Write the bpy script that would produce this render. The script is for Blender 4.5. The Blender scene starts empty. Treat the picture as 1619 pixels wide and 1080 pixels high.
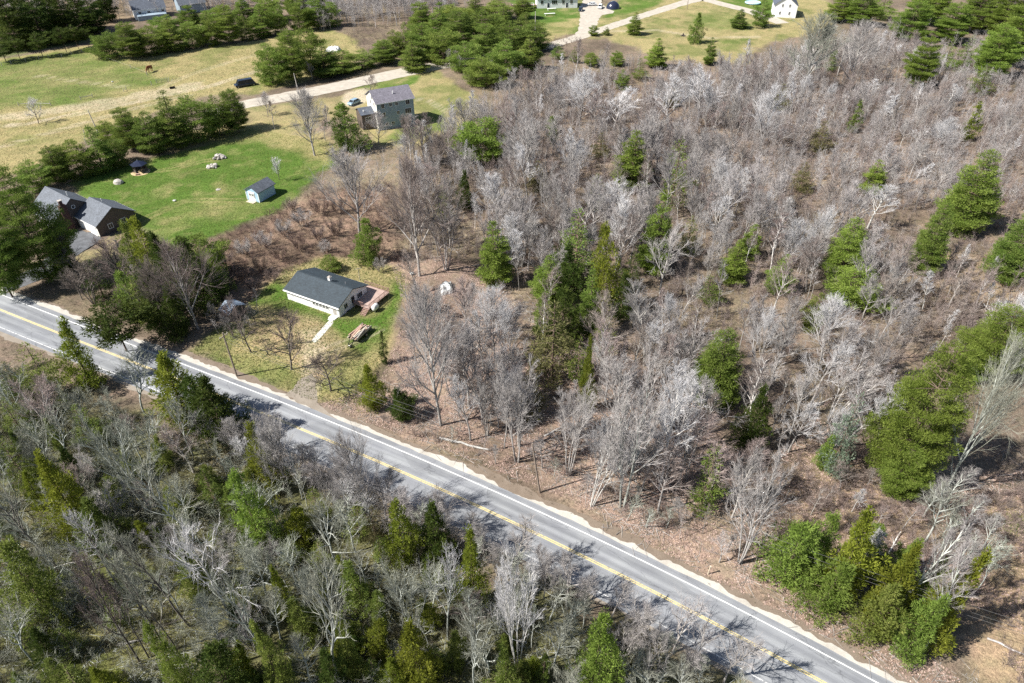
import bpy, math, random
import numpy as np
from mathutils import Vector, Matrix

# ------------------------------------------------------------------ camera, sky, sun, exposure
scene = bpy.context.scene
COL = scene.collection
CAM_H, PITCH, FPX = 78.0, math.radians(38.0), 1080.0     # metres, down-tilt, focal length for a 1619 px wide frame
cam_d = bpy.data.cameras.new("camera")
cam_d.sensor_width = 36.0
cam_d.lens = FPX / 1619.0 * 36.0
cam_d.clip_start, cam_d.clip_end = 0.5, 9000.0
cam = bpy.data.objects.new("camera", cam_d)
cam.location = (0, 0, CAM_H)
cam.rotation_euler = (math.pi / 2 - PITCH, 0, 0)
COL.objects.link(cam)
scene.camera = cam

SUN_EL = math.radians(47.0)
SUN_TO = Vector((0.955, 0.297, 0)).normalized()             # the way shadows run on the ground
world = bpy.data.worlds.new("World")
scene.world = world
world.use_nodes = True
wn = world.node_tree
bgn = wn.nodes["Background"]
sky = wn.nodes.new("ShaderNodeTexSky")
sky.sky_type = 'NISHITA'
sky.sun_disc = False
sky.sun_elevation = SUN_EL
sky.sun_rotation = math.atan2(-SUN_TO.x, -SUN_TO.y)
sky.altitude = 60
wn.links.new(sky.outputs[0], bgn.inputs[0])
bgn.inputs[1].default_value = 0.06
sun_d = bpy.data.lights.new("sun", 'SUN')
sun_d.energy = 5.0
sun_d.angle = math.radians(0.53)
sun_d.color = (1.0, 0.955, 0.88)
sun = bpy.data.objects.new("sun", sun_d)
sdir = Vector((SUN_TO.x * math.cos(SUN_EL), SUN_TO.y * math.cos(SUN_EL), -math.sin(SUN_EL)))
sun.rotation_euler = sdir.to_track_quat('-Z', 'Y').to_euler()
sun.location = (-80, -20, 120)
COL.objects.link(sun)
scene.view_settings.view_transform = 'Standard'
scene.view_settings.look = 'None'
scene.view_settings.exposure = 0.92
scene.view_settings.gamma = 1.0
scene.view_settings.use_curve_mapping = False
scene.render.engine = 'CYCLES'
scene.cycles.max_bounces = 4
scene.cycles.diffuse_bounces = 2
scene.cycles.transparent_max_bounces = 4
scene.cycles.use_denoising = False
scene.cycles.sample_clamp_indirect = 6.0

# ------------------------------------------------------------------ ground points from surveyed sight lines
CA, SA = math.cos(PITCH), math.sin(PITCH)
def gp(px, py, z=0.0):
    u, v = (px - 809.5) / FPX, -(py - 540.0) / FPX
    d = (u, CA + v * SA, -SA + v * CA)
    t = (z - CAM_H) / d[2]
    return np.array((d[0] * t, d[1] * t))
def gps(pts):
    return np.array([gp(*p) for p in pts])
def depth_at(x, y, z=0.0):
    return y * CA - (z - CAM_H) * SA
def hgt(P, ty):
    vt = -(ty - 540.0) / FPX
    return P[1] * (vt * CA - SA) / (CA + vt * SA) + CAM_H
def proj_x(x, y, z):
    return 809.5 + FPX * x / depth_at(x, y, z)

# ------------------------------------------------------------------ mesh helpers
def mkmesh(name, V, F, mats, smooth=False, mi=None):
    me = bpy.data.meshes.new(name)
    V = np.asarray(V, dtype=np.float32).reshape(-1, 3)
    if isinstance(F, np.ndarray):
        n, k = F.shape
        me.vertices.add(len(V)); me.vertices.foreach_set("co", V.ravel())
        me.loops.add(n * k); me.loops.foreach_set("vertex_index", F.astype(np.int32).ravel())
        me.polygons.add(n)
        me.polygons.foreach_set("loop_start", np.arange(0, n * k, k, dtype=np.int32))
        me.polygons.foreach_set("loop_total", np.full(n, k, dtype=np.int32))
        if mi is not None:
            me.polygons.foreach_set("material_index", np.asarray(mi, dtype=np.int32))
        me.update(calc_edges=True)
    else:
        me.from_pydata([tuple(v) for v in V.tolist()], [], [tuple(f) for f in F])
        if mi is not None:
            me.polygons.foreach_set("material_index", np.asarray(mi, dtype=np.int32))
        me.update()
    if smooth:
        me.polygons.foreach_set("use_smooth", np.ones(len(me.polygons), dtype=bool))
    for m in (mats if isinstance(mats, (list, tuple)) else [mats]):
        me.materials.append(m)
    return me
def link(name, me, parent=None):
    o = bpy.data.objects.new(name, me)
    COL.objects.link(o)
    if parent is not None:
        o.parent = parent
    return o
def tag(o, label, cat, group=None, kind=None):
    o["label"] = label
    if cat: o["category"] = cat
    if group: o["group"] = group
    if kind: o["kind"] = kind
    return o
def thing(name, label, cat, loc=(0, 0, 0), rz=0.0, group=None, scale=1.0):
    o = bpy.data.objects.new(name, None)
    o.empty_display_size = 0.3
    COL.objects.link(o)
    o.location = loc
    o.rotation_euler = (0, 0, rz)
    if scale != 1.0: o.scale = (scale,) * 3
    return tag(o, label, cat, group)
class MB:
    """collects boxes, bars and faces into one mesh"""
    def __init__(s): s.V = []; s.F = []
    def add(s, V, F):
        b = len(s.V)
        s.V += [tuple(float(c) for c in v) for v in V]
        s.F += [tuple(b + i for i in f) for f in F]
        return s
    def box(s, x0, x1, y0, y1, z0, z1, M=None):
        V = [(x0,y0,z0),(x1,y0,z0),(x1,y1,z0),(x0,y1,z0),(x0,y0,z1),(x1,y0,z1),(x1,y1,z1),(x0,y1,z1)]
        if M is not None: V = [M @ Vector(v) for v in V]
        return s.add(V, [(0,3,2,1),(4,5,6,7),(0,1,5,4),(1,2,6,5),(2,3,7,6),(3,0,4,7)])
    def bar(s, p, q, r, r2=None, k=6, cap=True):
        p, q = Vector(p), Vector(q)
        r2 = r if r2 is None else r2
        d = (q - p).normalized()
        a = d.orthogonal().normalized(); b = d.cross(a)
        V = []
        for c, rr in ((p, r), (q, r2)):
            for i in range(k):
                t = 2 * math.pi * i / k
                V.append(c + a * math.cos(t) * rr + b * math.sin(t) * rr)
        F = [(i, (i + 1) % k, k + (i + 1) % k, k + i) for i in range(k)]
        if cap: F += [tuple(range(k - 1, -1, -1)), tuple(range(k, 2 * k))]
        return s.add(V, F)
    def prism(s, prof, x0, x1):
        """profile of (y, z) points run along x"""
        n = len(prof)
        V = [(x0, y, z) for y, z in prof] + [(x1, y, z) for y, z in prof]
        F = [(i, (i + 1) % n, n + (i + 1) % n, n + i) for i in range(n)]
        F += [tuple(range(n - 1, -1, -1)), tuple(range(n, 2 * n))]
        return s.add(V, F)
    def ring(s, c, R, r, axis='x', n=16, k=6):
        V = []; F = []
        for i in range(n):
            t = 2 * math.pi * i / n
            for j in range(k):
                w = 2 * math.pi * j / k
                a = (R + r * math.cos(w)) * math.cos(t); b = (R + r * math.cos(w)) * math.sin(t); h = r * math.sin(w)
                V.append({'x': (c[0]+h, c[1]+a, c[2]+b), 'y': (c[0]+a, c[1]+h, c[2]+b), 'z': (c[0]+a, c[1]+b, c[2]+h)}[axis])
        for i in range(n):
            for j in range(k):
                F.append((i*k+j, ((i+1)%n)*k+j, ((i+1)%n)*k+(j+1)%k, i*k+(j+1)%k))
        return s.add(V, F)
    def build(s, name, mat, parent=None, smooth=False):
        return link(name, mkmesh(name, s.V, s.F, mat, smooth), parent)
def prisms(S, k=3):
    """segments (n, 8): p0 xyz, p1 xyz, r0, r1 -> open k-sided tapered sticks"""
    S = np.asarray(S, dtype=np.float64)
    p0, p1, r0, r1 = S[:, 0:3], S[:, 3:6], S[:, 6:7], S[:, 7:8]
    d = p1 - p0
    d /= np.linalg.norm(d, axis=1, keepdims=True) + 1e-9
    ref = np.where(np.abs(d[:, 2:3]) > 0.9, np.array([[1.0, 0, 0]]), np.array([[0, 0, 1.0]]))
    a = np.cross(d, ref); a /= np.linalg.norm(a, axis=1, keepdims=True) + 1e-9
    b = np.cross(d, a)
    n = len(S)
    V = np.empty((n, 2 * k, 3))
    for i in range(k):
        t = 2 * math.pi * i / k
        o = a * math.cos(t) + b * math.sin(t)
        V[:, i] = p0 + o * r0
        V[:, k + i] = p1 + o * r1
    base = (np.arange(n) * 2 * k)[:, None, None]
    f = np.array([[i, (i + 1) % k, k + (i + 1) % k, k + i] for i in range(k)])[None]
    return V.reshape(-1, 3), (base + f).reshape(-1, 4)

# ------------------------------------------------------------------ materials
def newmat(name):
    m = bpy.data.materials.new(name)
    m.use_nodes = True
    nt = m.node_tree
    return m, nt, nt.nodes["Principled BSDF"]
def ramp(nt, stops):
    r = nt.nodes.new("ShaderNodeValToRGB")
    e = r.color_ramp.elements
    while len(e) < len(stops): e.new(0.5)
    for i, (p, c) in enumerate(stops):
        e[i].position = p
        e[i].color = (*c, 1)
    return r
def noise(nt, scale, detail=4.0, rough=0.6, coord=None):
    n = nt.nodes.new("ShaderNodeTexNoise")
    n.inputs["Scale"].default_value = scale
    n.inputs["Detail"].default_value = detail
    n.inputs["Roughness"].default_value = rough
    if coord is not None: nt.links.new(coord, n.inputs["Vector"])
    return n
def mix(nt, fac, a, b, mode='MIX'):
    m = nt.nodes.new("ShaderNodeMix")
    m.data_type = 'RGBA'; m.blend_type = mode
    for sock, val in ((m.inputs[0], fac), (m.inputs[6], a), (m.inputs[7], b)):
        if isinstance(val, (int, float)): sock.default_value = val
        elif isinstance(val, tuple): sock.default_value = (*val, 1)
        else: nt.links.new(val, sock)
    return m.outputs[2]
def plain(name, c, rough=0.8, var=0.25, scale=3.0, bump=0.0, metal=0.0, spec=0.3):
    """a worn, slightly uneven surface of one colour"""
    m, nt, b = newmat(name)
    co = nt.nodes.new("ShaderNodeTexCoord").outputs["Object"]
    n1 = noise(nt, scale, 5, 0.65, co)
    lo = tuple(x * (1 - var) for x in c); hi = tuple(min(1, x * (1 + var)) for x in c)
    r = ramp(nt, [(0.3, lo), (0.7, hi)])
    nt.links.new(n1.outputs[0], r.inputs[0])
    nt.links.new(r.outputs[0], b.inputs["Base Color"])
    b.inputs["Roughness"].default_value = rough
    b.inputs["Metallic"].default_value = metal
    b.inputs["Specular IOR Level"].default_value = spec
    if bump:
        bn = nt.nodes.new("ShaderNodeBump")
        bn.inputs["Strength"].default_value = bump
        bn.inputs["Distance"].default_value = 0.03
        n2 = noise(nt, scale * 8, 3, 0.6, co)
        nt.links.new(n2.outputs[0], bn.inputs["Height"])
        nt.links.new(bn.outputs[0], b.inputs["Normal"])
    return m
def siding(name, c, pitch=0.16, axis=2, depth=0.02, var=0.1):
    """lapped boards: only the fine relief of laps too small to pick apart"""
    m, nt, b = newmat(name)
    tc = nt.nodes.new("ShaderNodeTexCoord")
    sp = nt.nodes.new("ShaderNodeSeparateXYZ"); nt.links.new(tc.outputs["Object"], sp.inputs[0])
    mt = nt.nodes.new("ShaderNodeMath"); mt.operation = 'DIVIDE'; mt.inputs[1].default_value = pitch
    nt.links.new(sp.outputs[axis], mt.inputs[0])
    fr = nt.nodes.new("ShaderNodeMath"); fr.operation = 'FRACT'; nt.links.new(mt.outputs[0], fr.inputs[0])
    bn = nt.nodes.new("ShaderNodeBump"); bn.inputs["Strength"].default_value = 0.6; bn.inputs["Distance"].default_value = depth
    nt.links.new(fr.outputs[0], bn.inputs["Height"]); nt.links.new(bn.outputs[0], b.inputs["Normal"])
    n1 = noise(nt, 0.9, 4, 0.6, tc.outputs["Object"])
    r = ramp(nt, [(0.3, tuple(x * (1 - var) for x in c)), (0.7, tuple(min(1, x * (1 + var)) for x in c))])
    nt.links.new(n1.outputs[0], r.inputs[0]); nt.links.new(r.outputs[0], b.inputs["Base Color"])
    b.inputs["Roughness"].default_value = 0.6
    return m
def shingle(name, c, var=0.25):
    m, nt, b = newmat(name)
    tc = nt.nodes.new("ShaderNodeTexCoord").outputs["Object"]
    br = nt.nodes.new("ShaderNodeTexBrick")
    br.inputs["Scale"].default_value = 1.0
    br.inputs["Brick Width"].default_value = 0.3; br.inputs["Row Height"].default_value = 0.14
    br.inputs["Mortar Size"].default_value = 0.006
    br.inputs["Color1"].default_value = (*[x * (1 - var) for x in c], 1)
    br.inputs["Color2"].default_value = (*[x * (1 + var) for x in c], 1)
    br.inputs["Mortar"].default_value = (*[x * 0.6 for x in c], 1)
    nt.links.new(tc, br.inputs["Vector"])
    n1 = noise(nt, 0.7, 5, 0.7, tc)
    r = ramp(nt, [(0.25, (0.72, 0.72, 0.72)), (0.75, (1.2, 1.2, 1.2))])
    nt.links.new(n1.outputs[0], r.inputs[0])
    nt.links.new(mix(nt, 1.0, br.outputs[0], r.outputs[0], 'MULTIPLY'), b.inputs["Base Color"])
    b.inputs["Roughness"].default_value = 0.75
    return m
def glass(name, c=(0.02, 0.025, 0.03)):
    m, nt, b = newmat(name)
    b.inputs["Base Color"].default_value = (*c, 1)
    b.inputs["Roughness"].default_value = 0.08
    b.inputs["Specular IOR Level"].default_value = 0.6
    return m
def bark(name, c, var=0.25, hue=0.02, val=0.3, light=None):
    """bark with lichen patches, each tree a little lighter or darker than the next"""
    m, nt, b = newmat(name)
    tc = nt.nodes.new("ShaderNodeTexCoord").outputs["Object"]
    oi = nt.nodes.new("ShaderNodeObjectInfo")
    n1 = noise(nt, 1.3, 4, 0.65, tc)
    hi = light or tuple(min(1, x * (1 + var)) for x in c)
    r = ramp(nt, [(0.35, tuple(x * (1 - var) for x in c)), (0.68, hi)])
    nt.links.new(n1.outputs[0], r.inputs[0])
    hs = nt.nodes.new("ShaderNodeHueSaturation")
    mr = nt.nodes.new("ShaderNodeMapRange"); mr.inputs[3].default_value = 1 - val; mr.inputs[4].default_value = 1 + val
    nt.links.new(oi.outputs["Random"], mr.inputs[0])
    nt.links.new(mr.outputs[0], hs.inputs["Value"])
    m2 = nt.nodes.new("ShaderNodeMath"); m2.operation = 'MULTIPLY'; m2.inputs[1].default_value = 7.31
    fr = nt.nodes.new("ShaderNodeMath"); fr.operation = 'FRACT'
    nt.links.new(oi.outputs["Random"], m2.inputs[0]); nt.links.new(m2.outputs[0], fr.inputs[0])
    mh = nt.nodes.new("ShaderNodeMapRange"); mh.inputs[3].default_value = 0.5 - hue; mh.inputs[4].default_value = 0.5 + hue
    nt.links.new(fr.outputs[0], mh.inputs[0]); nt.links.new(mh.outputs[0], hs.inputs["Hue"])
    nt.links.new(r.outputs[0], hs.inputs["Color"])
    nt.links.new(hs.outputs[0], b.inputs["Base Color"])
    b.inputs["Roughness"].default_value = 0.85
    b.inputs["Specular IOR Level"].default_value = 0.15
    return m
def leaf(name, c, c2, val=0.18, hue=0.016, trans=0.4):
    """needles: two tones in patches, some light passing through, each tree its own shade"""
    m, nt, b = newmat(name)
    tc = nt.nodes.new("ShaderNodeTexCoord").outputs["Object"]
    oi = nt.nodes.new("ShaderNodeObjectInfo")
    n1 = noise(nt, 0.55, 5, 0.75, tc)
    r = ramp(nt, [(0.30, tuple(x * .75 for x in c)), (0.42, c), (0.64, c2), (0.80, (c2[0] * .95, c2[1] * .72, c2[2] * 1.3))])
    nt.links.new(n1.outputs[0], r.inputs[0])
    hs = nt.nodes.new("ShaderNodeHueSaturation")
    mr = nt.nodes.new("ShaderNodeMapRange"); mr.inputs[3].default_value = 1 - val; mr.inputs[4].default_value = 1 + val
    nt.links.new(oi.outputs["Random"], mr.inputs[0]); nt.links.new(mr.outputs[0], hs.inputs["Value"])
    m2 = nt.nodes.new("ShaderNodeMath"); m2.operation = 'MULTIPLY'; m2.inputs[1].default_value = 5.17
    fr = nt.nodes.new("ShaderNodeMath"); fr.operation = 'FRACT'
    nt.links.new(oi.outputs["Random"], m2.inputs[0]); nt.links.new(m2.outputs[0], fr.inputs[0])
    mh = nt.nodes.new("ShaderNodeMapRange"); mh.inputs[3].default_value = 0.5 - hue * .3; mh.inputs[4].default_value = 0.5 + hue
    nt.links.new(fr.outputs[0], mh.inputs[0]); nt.links.new(mh.outputs[0], hs.inputs["Hue"])
    nt.links.new(r.outputs[0], hs.inputs["Color"])
    nt.links.new(hs.outputs[0], b.inputs["Base Color"])
    b.inputs["Roughness"].default_value = 0.65
    b.inputs["Specular IOR Level"].default_value = 0.15
    tr = nt.nodes.new("ShaderNodeBsdfTranslucent")
    nt.links.new(hs.outputs[0], tr.inputs[0])
    ms = nt.nodes.new("ShaderNodeMixShader"); ms.inputs[0].default_value = trans
    nt.links.new(b.outputs[0], ms.inputs[1]); nt.links.new(tr.outputs[0], ms.inputs[2])
    nt.links.new(ms.outputs[0], nt.nodes["Material Output"].inputs["Surface"])
    return m

M = {}
M['white'] = siding("white_siding", (0.78, 0.79, 0.80))
M['trim'] = plain("white_trim", (0.8, 0.8, 0.79), 0.5, 0.06)
M['roof_slate'] = shingle("slate_shingles", (0.030, 0.045, 0.058))
M['roof_grey'] = shingle("grey_shingles", (0.105, 0.12, 0.145))
M['roof_violet'] = shingle("violet_grey_shingles", (0.17, 0.16, 0.19))
M['roof_dark'] = shingle("dark_grey_shingles", (0.085, 0.10, 0.13))
M['bluegrey'] = siding("blue_grey_siding", (0.27, 0.34, 0.40))
M['cream'] = siding("cream_siding", (0.74, 0.72, 0.66))
M['brown_wall'] = siding("brown_clapboard", (0.095, 0.075, 0.065))
M['shed_blue'] = siding("pale_blue_siding", (0.36, 0.52, 0.66))
M['brick'] = plain("shaded_chimney_brick", (0.075, 0.042, 0.037), 0.9, 0.35, 6, 0.5)  # brick colour darkened to stand in for the huge pine's shadow
M['glass'] = glass("window_glass")
M['deck'] = siding("red_brown_decking", (0.37, 0.275, 0.24), 0.14, 0, 0.01, 0.2)
M['deck_dark'] = plain("red_brown_rail", (0.27, 0.17, 0.145), 0.8, 0.25)
M['concrete'] = plain("pale_concrete", (0.55, 0.54, 0.50), 0.9, 0.18, 1.2, 0.3)
M['wood_pale'] = plain("weathered_board", (0.50, 0.43, 0.33), 0.85, 0.3, 2.0)
M['wood_pink'] = plain("pinkish_board", (0.42, 0.28, 0.22), 0.85, 0.3, 2.0)
M['wood_grey'] = plain("grey_weathered_wood", (0.36, 0.34, 0.31), 0.9, 0.3, 2.5, 0.3)
M['pole'] = plain("weathered_pole", (0.26, 0.21, 0.17), 0.9, 0.25, 2.0, 0.3)
M['pole_pale'] = plain("silvery_pole", (0.50, 0.47, 0.44), 0.9, 0.2, 2.0, 0.3)
M['wire'] = plain("cable", (0.10, 0.10, 0.10), 0.6, 0.1)
M['metal'] = plain("galvanised_metal", (0.5, 0.5, 0.51), 0.45, 0.15, 2, 0, 0.6)
M['black'] = plain("black_rubber", (0.02, 0.02, 0.022), 0.75, 0.3)
M['dark_metal'] = plain("dark_blue_sheet_metal", (0.02, 0.025, 0.05), 0.22, 0.2, 2, 0, 0.0, 0.7)
M['white_plastic'] = plain("white_enamel", (0.78, 0.78, 0.77), 0.45, 0.08)
M['tarp_white'] = plain("white_tarpaulin", (0.60, 0.61, 0.60), 0.6, 0.18, 1.5, 0.5)
M['tarp_blue'] = plain("pale_blue_tarpaulin", (0.42, 0.62, 0.72), 0.5, 0.2, 1.5, 0.4)
M['stone'] = plain("field_stone", (0.40, 0.37, 0.34), 0.9, 0.35, 2.5, 0.5)
M['sand'] = plain("tan_sand", (0.52, 0.40, 0.24), 0.95, 0.2, 2)
M['car_navy'] = plain("navy_car_paint", (0.02, 0.03, 0.055), 0.25, 0.1, 1, 0, 0.2, 0.6)
M['car_blue'] = plain("pale_blue_car_paint", (0.30, 0.42, 0.52), 0.25, 0.06, 1, 0, 0.2, 0.6)
M['car_white'] = plain("white_car_paint", (0.72, 0.73, 0.74), 0.25, 0.05, 1, 0, 0.0, 0.6)
M['car_teal'] = plain("dark_teal_car_paint", (0.03, 0.06, 0.075), 0.25, 0.1, 1, 0, 0.2, 0.6)
M['lamp'] = plain("headlamp_lens", (0.75, 0.75, 0.72), 0.2, 0.05)
M['horse'] = plain("chestnut_coat", (0.20, 0.065, 0.025), 0.6, 0.2, 3)
M['horse_dark'] = plain("dark_mane", (0.06, 0.025, 0.015), 0.8, 0.2, 3)
M['tin'] = plain("pale_blue_tin_roof", (0.24, 0.30, 0.38), 0.55, 0.35, 1.0, 0.2, 0.0)
M['plank_dark'] = plain("dark_plank_wall", (0.10, 0.085, 0.075), 0.9, 0.3, 2)
# bark and twigs
M['bark_grey'] = bark("grey_bark", (0.28, 0.26, 0.245), light=(0.50, 0.475, 0.45))
M['twig_grey'] = bark("grey_twigs", (0.395, 0.37, 0.36), 0.18, 0.02, 0.25)
M['twig_pink'] = bark("rosy_twigs", (0.315, 0.262, 0.238), 0.18, 0.02, 0.22)
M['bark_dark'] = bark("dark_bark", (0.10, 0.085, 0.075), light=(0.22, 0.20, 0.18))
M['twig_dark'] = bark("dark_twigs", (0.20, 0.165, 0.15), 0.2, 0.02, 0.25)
M['bark_lichen'] = bark("lichen_bark", (0.33, 0.345, 0.31), light=(0.58, 0.61, 0.565))
M['twig_lichen'] = bark("lichen_twigs", (0.33, 0.34, 0.28), 0.2, 0.03, 0.25)
M['twig_pale'] = bark("silver_twigs", (0.61, 0.60, 0.605), 0.15, 0.02, 0.2)
M['bark_birch'] = bark("white_birch_bark", (0.50, 0.475, 0.45), light=(0.72, 0.70, 0.67))
M['brush_grey'] = bark("brush_stems", (0.27, 0.215, 0.19), 0.3)
M['brush_olive'] = bark("olive_brush_stems", (0.155, 0.145, 0.095), 0.35)
M['brush_red'] = bark("russet_brush_stems", (0.215, 0.155, 0.13), 0.3)
M['bark_pine'] = bark("pine_bark", (0.15, 0.11, 0.085))
# foliage
M['leaf_pine'] = leaf("pine_needles", (0.135, 0.195, 0.034), (0.265, 0.335, 0.075))
M['leaf_bright'] = leaf("fresh_pine_needles", (0.160, 0.225, 0.036), (0.310, 0.390, 0.085))
M['leaf_hedge'] = leaf("bushy_pine_needles", (0.135, 0.195, 0.036), (0.275, 0.325, 0.078))
M['leaf_cedar'] = leaf("cedar_sprays", (0.155, 0.185, 0.022), (0.290, 0.315, 0.046))
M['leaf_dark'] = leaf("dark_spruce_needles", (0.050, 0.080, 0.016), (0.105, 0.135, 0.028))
M['leaf_dull'] = leaf("dull_hemlock_needles", (0.14, 0.14, 0.055), (0.21, 0.19, 0.085))
M['leaf_lichen'] = leaf("lichen_grey_needles", (0.17, 0.22, 0.15), (0.30, 0.36, 0.27))
M['leaf_moss'] = leaf("mossy_sprays", (0.135, 0.180, 0.034), (0.265, 0.300, 0.080))

# ------------------------------------------------------------------ ground cover
RS = np.random.RandomState(11)
LAT = RS.rand(8, 256, 256)
def vnoise(x, y, s, k=0):
    x = np.asarray(x, float) / s + 1000.0; y = np.asarray(y, float) / s + 1000.0
    xi = np.floor(x).astype(int); yi = np.floor(y).astype(int)
    fx = x - xi; fy = y - yi
    fx = fx * fx * (3 - 2 * fx); fy = fy * fy * (3 - 2 * fy)
    L = LAT[k % 8]
    a = L[xi % 256, yi % 256]; b = L[(xi + 1) % 256, yi % 256]; c = L[xi % 256, (yi + 1) % 256]; d = L[(xi + 1) % 256, (yi + 1) % 256]
    return (a * (1 - fx) + b * fx) * (1 - fy) + (c * (1 - fx) + d * fx) * fy
def fbm(x, y, s, k=0, o=4):
    t = 0; w = 0; a = 1.0
    for i in range(o):
        t = t + a * vnoise(x, y, s / 2 ** i, k + i); w += a; a *= 0.55
    return t / w
def inside(x, y, P):
    r = np.zeros(np.shape(x), bool)
    n = len(P)
    for i in range(n):
        x0, y0 = P[i]; x1, y1 = P[(i + 1) % n]
        c = ((y0 > y) != (y1 > y)) & (x < (x1 - x0) * (y - y0) / (y1 - y0 + 1e-12) + x0)
        r ^= c
    return r
def sdist(x, y, P):
    d = np.full(np.shape(x), 1e9)
    n = len(P)
    for i in range(n):
        x0, y0 = P[i]; x1, y1 = P[(i + 1) % n]
        dx, dy = x1 - x0, y1 - y0
        t = np.clip(((x - x0) * dx + (y - y0) * dy) / (dx * dx + dy * dy + 1e-9), 0, 1)
        d = np.minimum(d, np.hypot(x - x0 - t * dx, y - y0 - t * dy))
    return np.where(inside(x, y, P), d, -d)
def sstep(a, b, x):
    t = np.clip((x - a) / (b - a), 0, 1)
    return t * t * (3 - 2 * t)
#            woods floor           rosy leaf litter      straw                 lawn                  moss                  russet                bog straw             dirt
PAL = np.array([(.165,.135,.115), (.255,.196,.172), (.310,.275,.150), (.078,.150,.026), (.108,.130,.042), (.200,.145,.120), (.320,.250,.180), (.470,.420,.350)])
WOODS, LITTER, STRAW, LAWN, MOSS, RUSSET, BOG, DIRT = range(8)
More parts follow.
